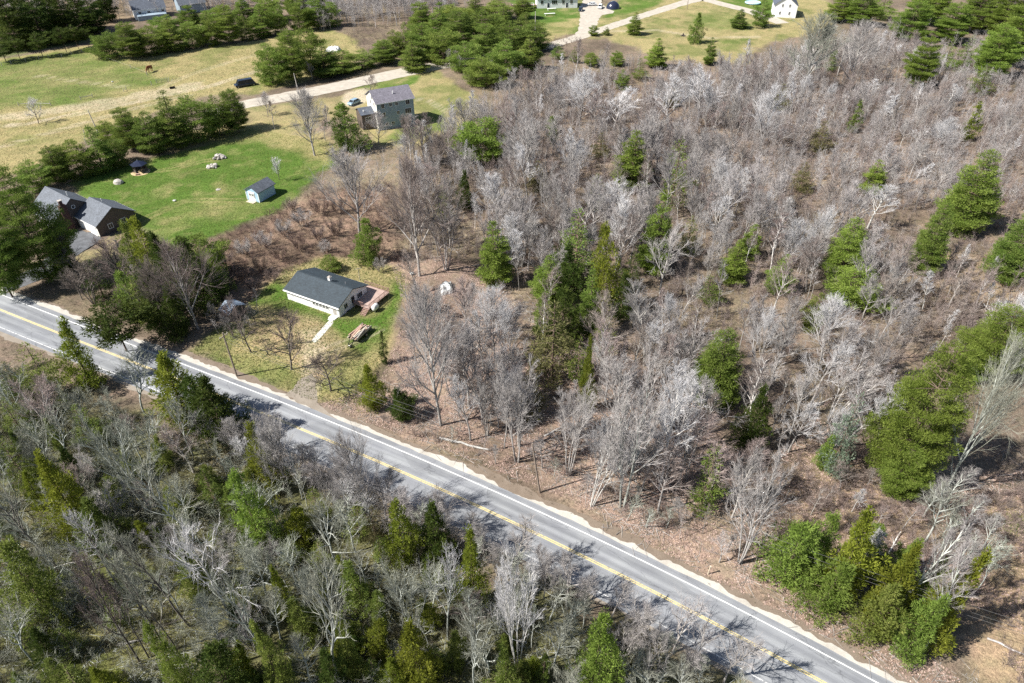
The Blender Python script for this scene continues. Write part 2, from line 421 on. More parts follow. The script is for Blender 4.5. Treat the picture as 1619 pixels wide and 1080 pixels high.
# outlines as seen from the surveying point, one per patch of cover: (points, cover, strength, edge softness m, ragged m)
ZONES = [
 ([(0,590),(330,700),(700,880),(1000,1010),(1300,1110),(1300,1250),(-300,1250),(-300,480)], MOSS, .62, 3, 6),
 ([(60,860),(210,850),(300,900),(300,1000),(180,1090),(60,1090),(0,1000)], MOSS, .75, 3, 6),
 ([(120,930),(280,930),(300,1010),(230,1040),(150,1010)], STRAW, .4, 2, 4),
 ([(0,830),(50,840),(40,900),(-60,900)], BOG, .6, 2, 3),
 ([(560,640),(640,600),(760,560),(900,520),(1080,600),(1180,730),(1130,820),(1240,900),(1400,1010),(1600,1130),(1400,1130),(1150,930),(900,790),(700,710),(500,640)], LITTER, .85, 2, 4),
 ([(620,420),(700,400),(790,440),(820,520),(760,600),(640,640),(600,600),(640,500)], LITTER, .9, 2, 4),
 ([(1180,760),(1300,700),(1420,780),(1560,840),(1560,900),(1400,860),(1200,830)], BOG, .75, 3, 5),
 ([(1555,800),(1700,790),(1750,1100),(1560,1090),(1540,960)], BOG, .95, 2, 3),
 ([(1560,820),(1690,818),(1690,850),(1590,838)], LAWN, .9, 1.5, 2),
 ([(1420,420),(1620,380),(1750,420),(1700,500),(1560,480),(1430,470)], BOG, .55, 4, 8),
 ([(1000,110),(1300,90),(1619,150),(1700,330),(1300,330),(900,260),(760,240)], LITTER, .35, 8, 14),
 ([(280,400),(360,368),(450,330),(500,300),(600,300),(640,420),(560,412),(500,410),(430,450),(400,480),(350,470)], RUSSET, .8, 1.5, 4),
 # pasture
 ([(-300,100),(0,92),(140,72),(230,88),(420,62),(500,38),(560,60),(580,90),(480,130),(400,150),(330,150),(160,205),(60,262),(-60,300),(-300,330)], STRAW, 1.0, 1.5, 3),
 ([(-300,105),(0,98),(135,78),(190,92),(246,122),(255,135),(200,142),(120,165),(0,172),(-300,190)], LAWN, .62, 3, 8),
 ([(-300,80),(0,92),(140,66),(130,55),(0,70)], LAWN, .6, 2, 3),
 ([(-300,205),(0,192),(140,175),(330,135),(320,128),(120,165),(0,182),(-300,195)], DIRT, .55, 1.5, 4),
 # lawns of the house with the garage
 ([(110,290),(165,268),(240,252),(330,228),(410,205),(520,225),(545,258),(500,275),(475,305),(440,335),(345,372),(270,395),(215,350),(200,330),(130,312)], LAWN, .95, 1.2, 2.5),
 ([(240,225),(360,195),(480,190),(540,235),(520,262),(450,235),(390,222),(320,232),(260,240)], STRAW, .85, 2, 4),
 ([(330,290),(350,285),(362,302),(345,308)], STRAW, .6, 1, 2),
 ([(250,325),(350,318),(440,320),(340,350),(260,352)], STRAW, .35, 2, 5),
 ([(95,410),(170,390),(200,420),(150,440),(100,445)], STRAW, .6, 1.5, 3),
 # yard of the ranch house
 ([(395,480),(450,425),(505,408),(600,412),(640,432),(640,470),(622,500),(610,560),(590,600),(550,640),(490,632),(400,592),(300,556),(340,520)], STRAW, .95, 1.2, 2.5),
 ([(395,480),(440,440),(470,470),(500,492),(545,508),(600,500),(625,460),(610,440),(640,450),(625,500),(600,545),(570,560),(545,540),(520,510),(470,500),(430,480)], LAWN, .98, 1.0, 2.0),
 ([(310,560),(400,560),(470,580),(480,620),(400,600)], LAWN, .55, 1.5, 3.5),
 ([(520,570),(560,560),(590,600),(550,630),(505,620)], LAWN, .5, 1.2, 3),
 ([(478,560),(500,548),(508,560),(500,590),(500,632),(466,632),(478,600)], DIRT, .8, .7, 1.4),
 ([(400,500),(450,492),(500,505),(535,530),(545,570),(510,600),(480,595),(440,560),(395,540)], BOG, .62, 1.2, 3),
 ([(470,530),(500,520),(520,545),(510,580),(490,595),(470,560)], DIRT, .35, .8, 2),
 # yard of the tall house
 ([(540,150),(600,130),(690,108),(750,150),(757,185),(700,215),(640,235),(590,225),(560,185)], STRAW, .95, 1.5, 3),
 ([(560,140),(620,124),(665,118),(660,132),(600,146),(566,160)], LAWN, .95, 1, 2),
 ([(655,185),(700,172),(712,195),(680,215),(630,228),(615,215)], LAWN, .65, 1.5, 3),
 ([(380,170),(440,165),(560,150),(560,180),(470,200),(400,200)], STRAW, .7, 1.5, 3),
 ([(545,146),(580,140),(590,158),(560,170),(540,168)], DIRT, .9, 1, 1.5),
 # far yards
 ([(800,0),(925,0),(925,20),(915,52),(870,58),(840,40)], LAWN, .95, 1.5, 2),
 ([(835,38),(905,34),(912,50),(870,66),(845,55)], STRAW, .9, 2, 3),
 ([(905,30),(1000,-5),(1300,-10),(1330,30),(1290,50),(1210,70),(1180,100),(1060,95),(960,60),(920,60)], STRAW, .95, 2, 5),
 ([(955,12),(1000,-10),(1060,-10),(1040,10),(960,28)], LAWN, .9, 2, 3),
 ([(1100,-20),(1240,-30),(1225,25),(1120,-2)], LAWN, .9, 2, 3),
 ([(1080,22),(1160,18),(1200,45),(1130,50)], LAWN, .5, 3, 6),
 ([(1140,65),(1180,62),(1175,85),(1140,80)], LAWN, .55, 3, 5),
 ([(150,-20),(200,-10),(205,45),(150,40)], BOG, .6, 3, 5),
]
ZONES = [(gps(z[0]), *z[1:]) for z in ZONES]
# road axis, from sights along the yellow line
YEL = gps([(0,490.8),(40,505.6),(92.6,526),(390.8,644.3),(442.7,665.6),(539,705.5),(596.5,730.5),(677,764.8),(769.7,806.5),(862.3,850),(936,887),(1000,918.5),(1102,973),(1196.4,1023),(1289,1072)])
_c = np.polyfit(YEL[:, 0], YEL[:, 1], 3)
def road_pts():
    xs = np.arange(YEL[0, 0] - 4, YEL[-1, 0] + 4, 1.5)
    P = np.stack([xs, np.polyval(_c, xs)], 1)
    a = P[0] - P[1]; a /= np.linalg.norm(a)
    b = P[-1] - P[-2]; b /= np.linalg.norm(b)
    return np.concatenate([[P[0] + a * t for t in range(200, 0, -4)], P, [P[-1] + b * t for t in range(3, 120, 3)]])
ROAD = road_pts()
_t = np.gradient(ROAD, axis=0); _t /= np.linalg.norm(_t, axis=1, keepdims=True)
RN = np.stack([-_t[:, 1], _t[:, 0]], 1)                     # towards the houses' side
def road_dist(x, y):
    x = np.atleast_1d(x); y = np.atleast_1d(y)
    d = np.full(x.shape, 1e9)
    for i in range(0, len(ROAD), 1):
        d = np.minimum(d, (x - ROAD[i, 0]) ** 2 + (y - ROAD[i, 1]) ** 2)
    return np.sqrt(d)
def normals(P):
    t = np.gradient(P, axis=0); t /= np.linalg.norm(t, axis=1, keepdims=True)
    return np.stack([-t[:, 1], t[:, 0]], 1)
# wheel ruts and worn paths: (points, cover, strength, width m)
TRACKS = [(gps(p), c, s, w) for p, c, s, w in (
    ([(-60,205),(40,196),(140,177),(230,158),(330,137),(420,108),(500,76)], DIRT, .7, .9),
    ([(-60,250),(60,215),(130,195),(210,172),(300,150)], DIRT, .45, .8),
    ([(60,120),(120,128),(200,138),(255,138)], DIRT, .35, .7),
    ([(250,140),(300,118),(370,96),(470,70)], DIRT, .35, .8),
    ([(165,385),(230,345),(290,318),(350,316),(398,318)], STRAW, .55, .7),
    ([(225,272),(270,268),(320,255),(350,250)], STRAW, .5, .6),
    ([(500,560),(540,545),(570,535),(600,520)], DIRT, .5, .6),
    ([(570,150),(620,150),(680,160),(720,185)], DIRT, .4, .8),
    ([(960,50),(1040,48),(1120,60),(1200,58)], DIRT, .4, 1.2))]
LANE = gps([(330,180),(380,166),(430,157),(500,144),(560,131),(620,118),(690,104),(780,92),(868,73),(935,52),(1010,27),(1085,3),(1140,6),(1180,16),(1240,38)])
def lane_dist(x, y):
    d = np.full(np.shape(x), 1e9)
    for i in range(len(LANE) - 1):
        a, b = LANE[i], LANE[i + 1]; v = b - a
        t = np.clip(((x - a[0]) * v[0] + (y - a[1]) * v[1]) / (v @ v), 0, 1)
        d = np.minimum(d, np.hypot(x - a[0] - t * v[0], y - a[1] - t * v[1]))
    return d
def cover(x, y):
    W = np.zeros((len(x), 8)); W[:, WOODS] = 1
    rg = fbm(x, y, 5, 3, 3) - .5
    for P, c, s, soft, rag in ZONES:
        lo = P.min(0) - 12; hi = P.max(0) + 12
        k = np.nonzero((x > lo[0]) & (x < hi[0]) & (y > lo[1]) & (y < hi[1]))[0]
        if not len(k): continue
        d = sdist(x[k], y[k], P) + rg[k] * rag * 1.6
        m = (sstep(-soft, soft, d) * s)[:, None]
        W[k] = W[k] * (1 - m)
        W[k, c] += m[:, 0]
    for P, c, s, w in TRACKS:
        for off in (-.85, .85):
            Q = P + normals(P) * off
            lo = Q.min(0) - 3; hi = Q.max(0) + 3
            k = np.nonzero((x > lo[0]) & (x < hi[0]) & (y > lo[1]) & (y < hi[1]))[0]
            if not len(k): continue
            d = np.full(len(k), 1e9)
            for i in range(len(Q) - 1):
                v = Q[i + 1] - Q[i]; t = np.clip(((x[k] - Q[i, 0]) * v[0] + (y[k] - Q[i, 1]) * v[1]) / (v @ v), 0, 1)
                d = np.minimum(d, np.hypot(x[k] - Q[i, 0] - t * v[0], y[k] - Q[i, 1] - t * v[1]))
            m = (sstep(w, w * .3, d + rg[k] * .8) * s)[:, None] if False else ((1 - sstep(w * .3, w, d + rg[k] * .8)) * s)[:, None]
            W[k] = W[k] * (1 - m); W[k, c] += m[:, 0]
    return W
def woods_amt(x, y):
    W = cover(np.atleast_1d(np.asarray(x, float)), np.atleast_1d(np.asarray(y, float)))
    return W[:, WOODS] + .7 * W[:, LITTER] + W[:, MOSS] * .8
def height(x, y, W=None):
    x = np.atleast_1d(np.asarray(x, float)); y = np.atleast_1d(np.asarray(y, float))
    w = woods_amt(x, y) if W is None else W[:, WOODS] + .7 * W[:, LITTER] + .8 * W[:, MOSS]
    near = sstep(8, 16, road_dist(x, y)) * sstep(7, 14, lane_dist(x, y))
    return ((fbm(x, y, 11, 5, 3) - .5) * 1.5 - 0.15) * near * sstep(.55, 1, w)
def axis_coords(lo, hi, step, hi2, step2):
    return np.arange(lo, hi, step)
xs = np.concatenate([-np.geomspace(4000, 330, 22), np.arange(-325, -130, 2.0), np.arange(-130, 130, .85), np.arange(130, 330, 2.0), np.geomspace(332, 4000, 22)])
ys = np.concatenate([-np.geomspace(3000, 40, 14), np.arange(-32, 14, 6.0), np.arange(14, 190, .85), np.arange(190, 400, 1.7), np.geomspace(402, 6000, 24)])
GX, GY = np.meshgrid(xs, ys)
gx, gy = GX.ravel(), GY.ravel()
WT = cover(gx, gy)
gz = height(gx, gy, WT)
# patchy grass: straw shows through green and green through straw
pt = fbm(gx, gy, 9, 1, 4); pt2 = fbm(gx, gy, 2.6, 4, 3)
a = WT[:, LAWN].copy(); k = np.clip(sstep(.52, .74, pt) * .32 + sstep(.50, .8, pt2) * .40, 0, .7)
WT[:, LAWN] -= a * k; WT[:, STRAW] += a * k
a = WT[:, STRAW].copy(); k = np.clip(sstep(.47, .70, 1 - pt) * .55 + sstep(.52, .8, 1 - pt2) * .28, 0, .75)
WT[:, STRAW] -= a * k; WT[:, LAWN] += a * k * .55; WT[:, MOSS] += a * k * .45
a = WT[:, WOODS].copy(); k = sstep(.48, .7, pt) * .5
WT[:, WOODS] -= a * k; WT[:, LITTER] += a * k * .6; WT[:, MOSS] += a * k * .4
CC = WT @ PAL
CC *= (0.80 + .40 * fbm(gx, gy, 4, 6, 3))[:, None]
CC *= 1 + (WT[:, [WOODS, LITTER, RUSSET, BOG]].sum(1) * (fbm(gx, gy, 13, 0, 4) - .5) * 1.3)[:, None]
nx, ny = len(xs), len(ys)
ii = np.arange(nx * ny).reshape(ny, nx)
GF = np.stack([ii[:-1, :-1], ii[:-1, 1:], ii[1:, 1:], ii[1:, :-1]], -1).reshape(-1, 4)
mg, nt, b = newmat("ground_cover")
at = nt.nodes.new("ShaderNodeAttribute"); at.attribute_name = "cover"
tc = nt.nodes.new("ShaderNodeTexCoord").outputs["Object"]
n1 = noise(nt, 1.7, 6, 0.75, tc); n2 = noise(nt, 7.0, 4, 0.7, tc); n3 = noise(nt, .45, 4, .6, tc)
r1 = ramp(nt, [(0.28, (.45, .42, .40)), (0.5, (.98, .97, .95)), (0.72, (1.52, 1.46, 1.34))]); nt.links.new(n1.outputs[0], r1.inputs[0])
r2 = ramp(nt, [(0.3, (.50, .48, .46)), (0.7, (1.48, 1.46, 1.42))]); nt.links.new(n2.outputs[0], r2.inputs[0])
r3 = ramp(nt, [(0.3, (.84, .9, .8)), (0.7, (1.15, 1.08, 1.05))]); nt.links.new(n3.outputs[0], r3.inputs[0])
c = mix(nt, 1.0, at.outputs["Color"], r1.outputs[0], 'MULTIPLY')
c = mix(nt, 1.0, c, r2.outputs[0], 'MULTIPLY')
c = mix(nt, 1.0, c, r3.outputs[0], 'MULTIPLY')
nt.links.new(c, b.inputs["Base Color"])
b.inputs["Roughness"].default_value = 0.95; b.inputs["Specular IOR Level"].default_value = 0.1
bp = nt.nodes.new("ShaderNodeBump"); bp.inputs["Strength"].default_value = 0.9; bp.inputs["Distance"].default_value = 0.25
nt.links.new(n1.outputs[0], bp.inputs["Height"])
bp2 = nt.nodes.new("ShaderNodeBump"); bp2.inputs["Strength"].default_value = 0.7; bp2.inputs["Distance"].default_value = 0.08
nt.links.new(n2.outputs[0], bp2.inputs["Height"]); nt.links.new(bp.outputs[0], bp2.inputs["Normal"])
nt.links.new(bp2.outputs[0], b.inputs["Normal"])
gm = mkmesh("ground", np.stack([gx, gy, gz], 1), GF, mg, True)
ca = gm.color_attributes.new("cover", 'FLOAT_COLOR', 'POINT')
ca.data.foreach_set("color", np.concatenate([CC, np.ones((len(CC), 1))], 1).astype(np.float32).ravel())
ground = link("ground", gm); tag(ground, "open ground of grass, leaf litter and brown woodland floor", None, kind="structure")

# ------------------------------------------------------------------ road
def resample(P, step):
    P = np.asarray(P, float)
    L = np.concatenate([[0], np.cumsum(np.linalg.norm(np.diff(P, axis=0), axis=1))])
    s = np.arange(0, L[-1], step)
    Q = np.stack([np.interp(s, L, P[:, k]) for k in (0, 1)], 1)
    for _ in range(2):
        Q[1:-1] = (Q[:-2] + 2 * Q[1:-1] + Q[2:]) / 4
    return Q
def normals(P):
    t = np.gradient(P, axis=0); t /= np.linalg.norm(t, axis=1, keepdims=True)
    return np.stack([-t[:, 1], t[:, 0]], 1)
def strip(name, off0, off1, z, mat, j0=0.0, j1=0.0, seg=None, seed=1, crown=0.0, P=ROAD, N=RN, n_across=2):
    r = np.random.RandomState(seed)
    a = np.arange(len(P)) if seg is None else np.arange(*seg)
    V = []; UV = []
    L = np.concatenate([[0], np.cumsum(np.linalg.norm(np.diff(P, axis=0), axis=1))])
    for i in a:
        o0 = off0 + r.uniform(-j0, j0); o1 = off1 + r.uniform(-j1, j1)
        for k in range(n_across):
            o = o0 + (o1 - o0) * k / (n_across - 1)
            q = P[i] + N[i] * o
            V.append((q[0], q[1], z + crown * (1 - (o / 5.0) ** 2))); UV.append((o, L[i]))
    F = [(i * n_across + k, (i + 1) * n_across + k, (i + 1) * n_across + k + 1, i * n_across + k + 1) for i in range(len(a) - 1) for k in range(n_across - 1)]
    F = [f[::-1] for f in F] if off1 > off0 else F
    me = mkmesh(name, V, F, mat)
    uv = me.uv_layers.new(name="UVMap")
    for lp in me.loops: uv.data[lp.index].uv = UV[lp.vertex_index]
    return link(name, me)
ma, nt, b = newmat("old_asphalt")
uvn = nt.nodes.new("ShaderNodeUVMap").outputs[0]
tc = nt.nodes.new("ShaderNodeTexCoord").outputs["Object"]
mp = nt.nodes.new("ShaderNodeMapping"); mp.inputs["Scale"].default_value = (1.6, 0.045, 1); nt.links.new(uvn, mp.inputs[0])
s1 = noise(nt, 1.0, 4, .6, mp.outputs[0])
s2 = noise(nt, 14.0, 3, .7, tc)
s3 = noise(nt, .25, 4, .6, tc)
ra = ramp(nt, [(.3, (.205, .215, .232)), (.7, (.290, .302, .322))]); nt.links.new(s1.outputs[0], ra.inputs[0])
rb = ramp(nt, [(.3, (.8, .8, .8)), (.7, (1.18, 1.18, 1.18))]); nt.links.new(s2.outputs[0], rb.inputs[0])
rc = ramp(nt, [(.3, (.88, .88, .9)), (.7, (1.1, 1.1, 1.08))]); nt.links.new(s3.outputs[0], rc.inputs[0])
su = nt.nodes.new("ShaderNodeSeparateXYZ"); nt.links.new(uvn, su.inputs[0])
wv = nt.nodes.new("ShaderNodeMath"); wv.operation = 'MULTIPLY'; wv.inputs[1].default_value = 3.9; nt.links.new(su.outputs[0], wv.inputs[0])
wc = nt.nodes.new("ShaderNodeMath"); wc.operation = 'COSINE'; nt.links.new(wv.outputs[0], wc.inputs[0])
rw_ = ramp(nt, [(0.0, (.86, .86, .87)), (1.0, (1.08, 1.08, 1.07))]); wm = nt.nodes.new("ShaderNodeMapRange"); wm.inputs[1].default_value = -1; wm.inputs[2].default_value = 1
nt.links.new(wc.outputs[0], wm.inputs[0]); nt.links.new(wm.outputs[0], rw_.inputs[0])
mp2 = nt.nodes.new("ShaderNodeMapping"); mp2.inputs["Scale"].default_value = (.42, .09, 1); nt.links.new(uvn, mp2.inputs[0])
vp = nt.nodes.new("ShaderNodeTexVoronoi"); vp.inputs["Scale"].default_value = 1.0; nt.links.new(mp2.outputs[0], vp.inputs["Vector"])
rp_ = ramp(nt, [(0.0, (.86, .86, .86)), (.55, (1, 1, 1)), (1.0, (1.07, 1.07, 1.07))]); sv = nt.nodes.new("ShaderNodeSeparateColor"); nt.links.new(vp.outputs["Color"], sv.inputs[0]); nt.links.new(sv.outputs[0], rp_.inputs[0])
mp3 = nt.nodes.new("ShaderNodeMapping"); mp3.inputs["Scale"].default_value = (.35, .11, 1); nt.links.new(uvn, mp3.inputs[0])
nw = noise(nt, 3.0, 3, .6, mp3.outputs[0]); vk = nt.nodes.new("ShaderNodeTexVoronoi"); vk.feature = 'DISTANCE_TO_EDGE'; vk.inputs["Scale"].default_value = 1.0
nt.links.new(mix(nt, .25, mp3.outputs[0], nw.outputs["Color"], 'ADD'), vk.inputs["Vector"])
rk_ = ramp(nt, [(0.0, (.62, .62, .63)), (.010, (1, 1, 1))]); nt.links.new(vk.outputs["Distance"], rk_.inputs[0])
c = mix(nt, 1, ra.outputs[0], rb.outputs[0], 'MULTIPLY')
for q_ in (rw_, rp_, rk_): c = mix(nt, 1, c, q_.outputs[0], 'MULTIPLY')
c = mix(nt, 1, c, rc.outputs[0], 'MULTIPLY')
nt.links.new(c, b.inputs["Base Color"]); b.inputs["Roughness"].default_value = .8; b.inputs["Specular IOR Level"].default_value = .3
M['asphalt'] = ma
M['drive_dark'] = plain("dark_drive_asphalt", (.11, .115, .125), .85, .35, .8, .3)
def gravelmat(name, c, lo=.75, hi=1.2):
    m, nt, b = newmat(name)
    tc = nt.nodes.new("ShaderNodeTexCoord").outputs["Object"]
    n1 = noise(nt, 9, 4, .75, tc); n2 = noise(nt, .5, 4, .6, tc)
    r = ramp(nt, [(.3, tuple(x * lo for x in c)), (.7, tuple(x * hi for x in c))]); nt.links.new(n1.outputs[0], r.inputs[0])
    r2 = ramp(nt, [(.3, (.82, .80, .78)), (.7, (1.1, 1.1, 1.1))]); nt.links.new(n2.outputs[0], r2.inputs[0])
    nt.links.new(mix(nt, 1, r.outputs[0], r2.outputs[0], 'MULTIPLY'), b.inputs["Base Color"])
    b.inputs["Roughness"].default_value = .95; b.inputs["Specular IOR Level"].default_value = .1
    bn = nt.nodes.new("ShaderNodeBump"); bn.inputs["Strength"].default_value = .5; bn.inputs["Distance"].default_value = .03
    nt.links.new(n1.outputs[0], bn.inputs["Height"]); nt.links.new(bn.outputs[0], b.inputs["Normal"])
    return m
M['gravel'] = gravelmat("pale_gravel", (.47, .45, .41))
M['gravel_dull'] = gravelmat("dusty_gravel", (.29, .255, .215), .65, 1.2)
M['verge_soil'] = gravelmat("verge_soil", (.21, .17, .135), .6, 1.3)
M['gravel_lane'] = gravelmat("bleached_gravel", (.44, .405, .35))
def paint(name, c, wear):
    m, nt, b = newmat(name)
    tc = nt.nodes.new("ShaderNodeTexCoord").outputs["Object"]
    n1 = noise(nt, 5, 4, .75, tc)
    r = ramp(nt, [(wear, (.2, .205, .215)), (wear + .1, c)]); nt.links.new(n1.outputs[0], r.inputs[0])
    nt.links.new(r.outputs[0], b.inputs["Base Color"]); b.inputs["Roughness"].default_value = .7
    return m
M['paint_white'] = paint("white_road_paint", (.78, .78, .77), .33)
M['paint_yellow'] = paint("yellow_road_paint", (.70, .56, .22), .36)
M['paint_worn'] = paint("worn_white_road_paint", (.70, .70, .69), .42)
ROADF = resample(ROAD, .3); RNF = normals(ROADF)
def ragged(seed, amp, P=None):
    P = ROADF if P is None else P
    return amp * ((fbm(P[:, 0] + seed * 31, P[:, 1], 9, seed, 2) - .5) * 1.6 + (fbm(P[:, 0], P[:, 1] + seed * 17, 1.7, seed + 2, 3) - .5) * 1.3)
def verge(name, off0, off1, z, mat, seed, amp, label):
    w = ragged(seed, amp); V = []
    for i in range(len(ROADF)):
        a = ROADF[i] + RNF[i] * off0; b = ROADF[i] + RNF[i] * (off1 + w[i] * (1 if off1 > 0 else -1))
        V += [(a[0], a[1], z), (b[0], b[1], z)]
    F = [(2*i, 2*i+2, 2*i+3, 2*i+1) if off1 > 0 else (2*i, 2*i+1, 2*i+3, 2*i+2) for i in range(len(ROADF) - 1)]
    o = link(name, mkmesh(name, V, F, M[mat])); o["kind"] = "structure"; o["label"] = label
    return o
verge("sandy_verge", 4.0, 6.1, .006, 'verge_soil', 5, 1.0, "dusty sandy strip between gravel verge and leaf litter")
verge("gravel_verge", 4.0, 5.2, .012, 'gravel', 3, 1.0, "pale gravel verge along the houses' side of the road")
verge("gravel_verge", -4.0, -5.1, .012, 'gravel_dull', 4, .8, "narrow dusty verge along the near side of the road")
road = strip("road", -4.45, 4.45, .03, M['asphalt'], .06, .08, seed=5, crown=.05, n_across=9); road["kind"] = "structure"; road["label"] = "two-lane grey asphalt country road"
for nm, o0, o1, mt in (("edge_line", 3.38, 3.53, 'paint_white'), ("edge_line", -3.70, -3.57, 'paint_worn'), ("centre_line", .06, .20, 'paint_yellow'), ("centre_line", -.20, -.06, 'paint_yellow')):
    ln = strip(nm, o0, o1, .037, M[mt], 0, 0, crown=.05)
    ln.parent = road
# widened asphalt apron where the ranch driveway meets the road, gravel lane, drives
def sheet(name, pts, z, mat, label, rag=.4, step=1.0, seed=7):
    P = gps(pts)
    P = np.concatenate([P, P[:1]])
    Q = resample(P, step)
    r = np.random.RandomState(seed)
    Q = Q + r.uniform(-rag, rag, Q.shape)
    me = mkmesh(name, [(x, y, z) for x, y in Q], [tuple(range(len(Q)))], mat)
    o = link(name, me); o["kind"] = "structure"; o["label"] = label
    return o
sheet("driveway", [(452,626),(470,604),(484,592),(500,592),(499,615),(503,640),(540,668),(470,636)], .018, M['gravel_dull'], "short gravel driveway mouth of the white ranch house", .25)
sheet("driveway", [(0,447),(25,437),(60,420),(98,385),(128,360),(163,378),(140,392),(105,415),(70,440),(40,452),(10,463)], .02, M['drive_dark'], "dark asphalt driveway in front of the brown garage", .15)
lane = resample(gps([(330,180),(380,166),(430,157),(500,144),(560,131),(620,118),(690,104),(780,92),(868,73),(935,52),(1010,27),(1085,3),(1105,-3)]), 2.0)
LN = normals(lane)
w = np.interp(np.linspace(0, 1, len(lane)), [0, .12, .3, .45, .75, 1], [3.2, 4.6, 5.0, 3.4, 3.0, 3.6])
rj = np.random.RandomState(9)
V = []
for i in range(len(lane)):
    for s in (-1, 1):
        q = lane[i] + LN[i] * s * (w[i] + rj.uniform(-.35, .35)); V.append((q[0], q[1], .014))
lo = link("gravel_lane", mkmesh("gravel_lane", V, [(2*i, 2*i+1, 2*i+3, 2*i+2)[::-1] for i in range(len(lane)-1)], M['gravel_lane'])); lo["kind"] = "structure"; lo["label"] = "bleached gravel lane past the tall blue-grey house"
lane2 = resample(gps([(1085,3),(1110,-2),(1140,6),(1180,16),(1215,28),(1240,38)]), 2.0)
LN2 = normals(lane2); V = []
for i in range(len(lane2)):
    for s in (-1, 1):
        q = lane2[i] + LN2[i] * s * (3.6 + rj.uniform(-.3, .3)); V.append((q[0], q[1], .022))
lo = link("gravel_lane", mkmesh("gravel_lane", V, [(2*i, 2*i+1, 2*i+3, 2*i+2)[::-1] for i in range(len(lane2)-1)], M['gravel_lane'])); lo["kind"] = "structure"; lo["label"] = "bleached gravel lane running down to the far white gable house"
sheet("driveway", [(916,18),(925,-12),(950,-12),(952,8),(975,20),(950,24),(944,38),(934,58),(905,62),(915,45),(917,30)], .018, M['gravel_lane'], "wide bleached gravel drive beside the far white house", .5, 2.0)
sheet("path", [(523,504),(531,507),(497,545),(489,541)], .03, M['concrete'], "pale concrete front path of the white ranch house", .06)

# ------------------------------------------------------------------ buildings
LANDMARKS = []   # (phrase, x, y) of things other labels may refer to
OCC = []         # (x, y, r) ground already taken
def frame(A, B=None, rz=None):
    """origin and heading of a building from two sighted corners"""
    A = np.asarray(A, float)
    if rz is None:
        d = np.asarray(B, float) - A; rz = math.atan2(d[1], d[0])
    return A, rz
def loc_w(A, rz, x, y):
    c, s = math.cos(rz), math.sin(rz)
    return (A[0] + x * c - y * s, A[1] + x * s + y * c)
def gable(root, x0, x1, y0, y1, eave, ridge, wall_mat, roof_mat, over=.35, z0=-.2, th=.16, names=("wall", "roof"), fascia=True, lab=None):
    ym = (y0 + y1) / 2
    w = MB().prism([(y0, z0), (y1, z0), (y1, eave), (ym, ridge), (y0, eave)], x0, x1).build(names[0], M[wall_mat], root)
    s = (ridge - eave) / (ym - y0)
    m = MB(); e = .03
    zo = eave - over * s
    m.prism([(y0 - over, zo + e), (ym, ridge + e), (ym, ridge + e + th), (y0 - over, zo + e + th)], x0 - over, x1 + over)
    m.prism([(y1 + over, zo + e + th), (ym + .002, ridge + e + th), (ym + .002, ridge + e), (y1 + over, zo + e)], x0 - over, x1 + over)
    r = m.build(names[1], M[roof_mat], root)
    if fascia:
        f = MB()
        f.box(x0 - over, x1 + over, y0 - over - .04, y0 - over - .004, zo - .06, zo + th)
        f.box(x0 - over, x1 + over, y1 + over + .004, y1 + over + .04, zo - .06, zo + th)
        f.build("fascia", M['trim'], r)
    return w, r
def opening(root, side, a, z, w, h, X=(0, 1), Y=(0, 1), kind="window", bars=1, frame_mat='trim', pane_mat='glass', fw=.09):
    """a window or door on one side of a block: frame with a recessed pane"""
    def T(p, q, o):      # along, up, out
        return {'front': (p, Y[0] - o, q), 'back': (p, Y[1] + o, q), 'right': (X[1] + o, p, q), 'left': (X[0] - o, p, q)}[side]
    def bx(m, p0, p1, q0, q1, o0, o1):
        c0, c1 = T(p0, q0, o0), T(p1, q1, o1)
        return m.box(*sorted((c0[0], c1[0])), *sorted((c0[1], c1[1])), *sorted((c0[2], c1[2])))
    m = MB(); a0, a1, z0, z1 = a - w / 2, a + w / 2, z, z + h
    bx(m, a0 - fw, a1 + fw, z1, z1 + fw, .003, .07); bx(m, a0 - fw, a1 + fw, z0 - fw, z0, .003, .09)
    bx(m, a0 - fw, a0, z0, z1, .003, .065); bx(m, a1, a1 + fw, z0, z1, .003, .065)
    for b in range(bars):
        c = a0 + w * (b + 1) / (bars + 1)
        bx(m, c - .025, c + .025, z0, z1, .03, .055)
    o = m.build(kind, M[frame_mat], root)
    p = MB(); bx(p, a0, a1, z0, z1, .003, .03); p.build("pane" if kind == "window" else "panel", M[pane_mat], o)
    return o
def house(name, label, A, rz, mark=None, cat="house"):
    r = thing(name, label, cat, (A[0], A[1], 0), rz)
    if mark: LANDMARKS.append((mark, A[0], A[1]))
    return r
def take(A, rz, x0, x1, y0, y1):
    for i in range(4):
        for j in range(4):
            p = loc_w(A, rz, x0 + (x1 - x0) * i / 3, y0 + (y1 - y0) * j / 3); OCC.append((p[0], p[1], 2.6))
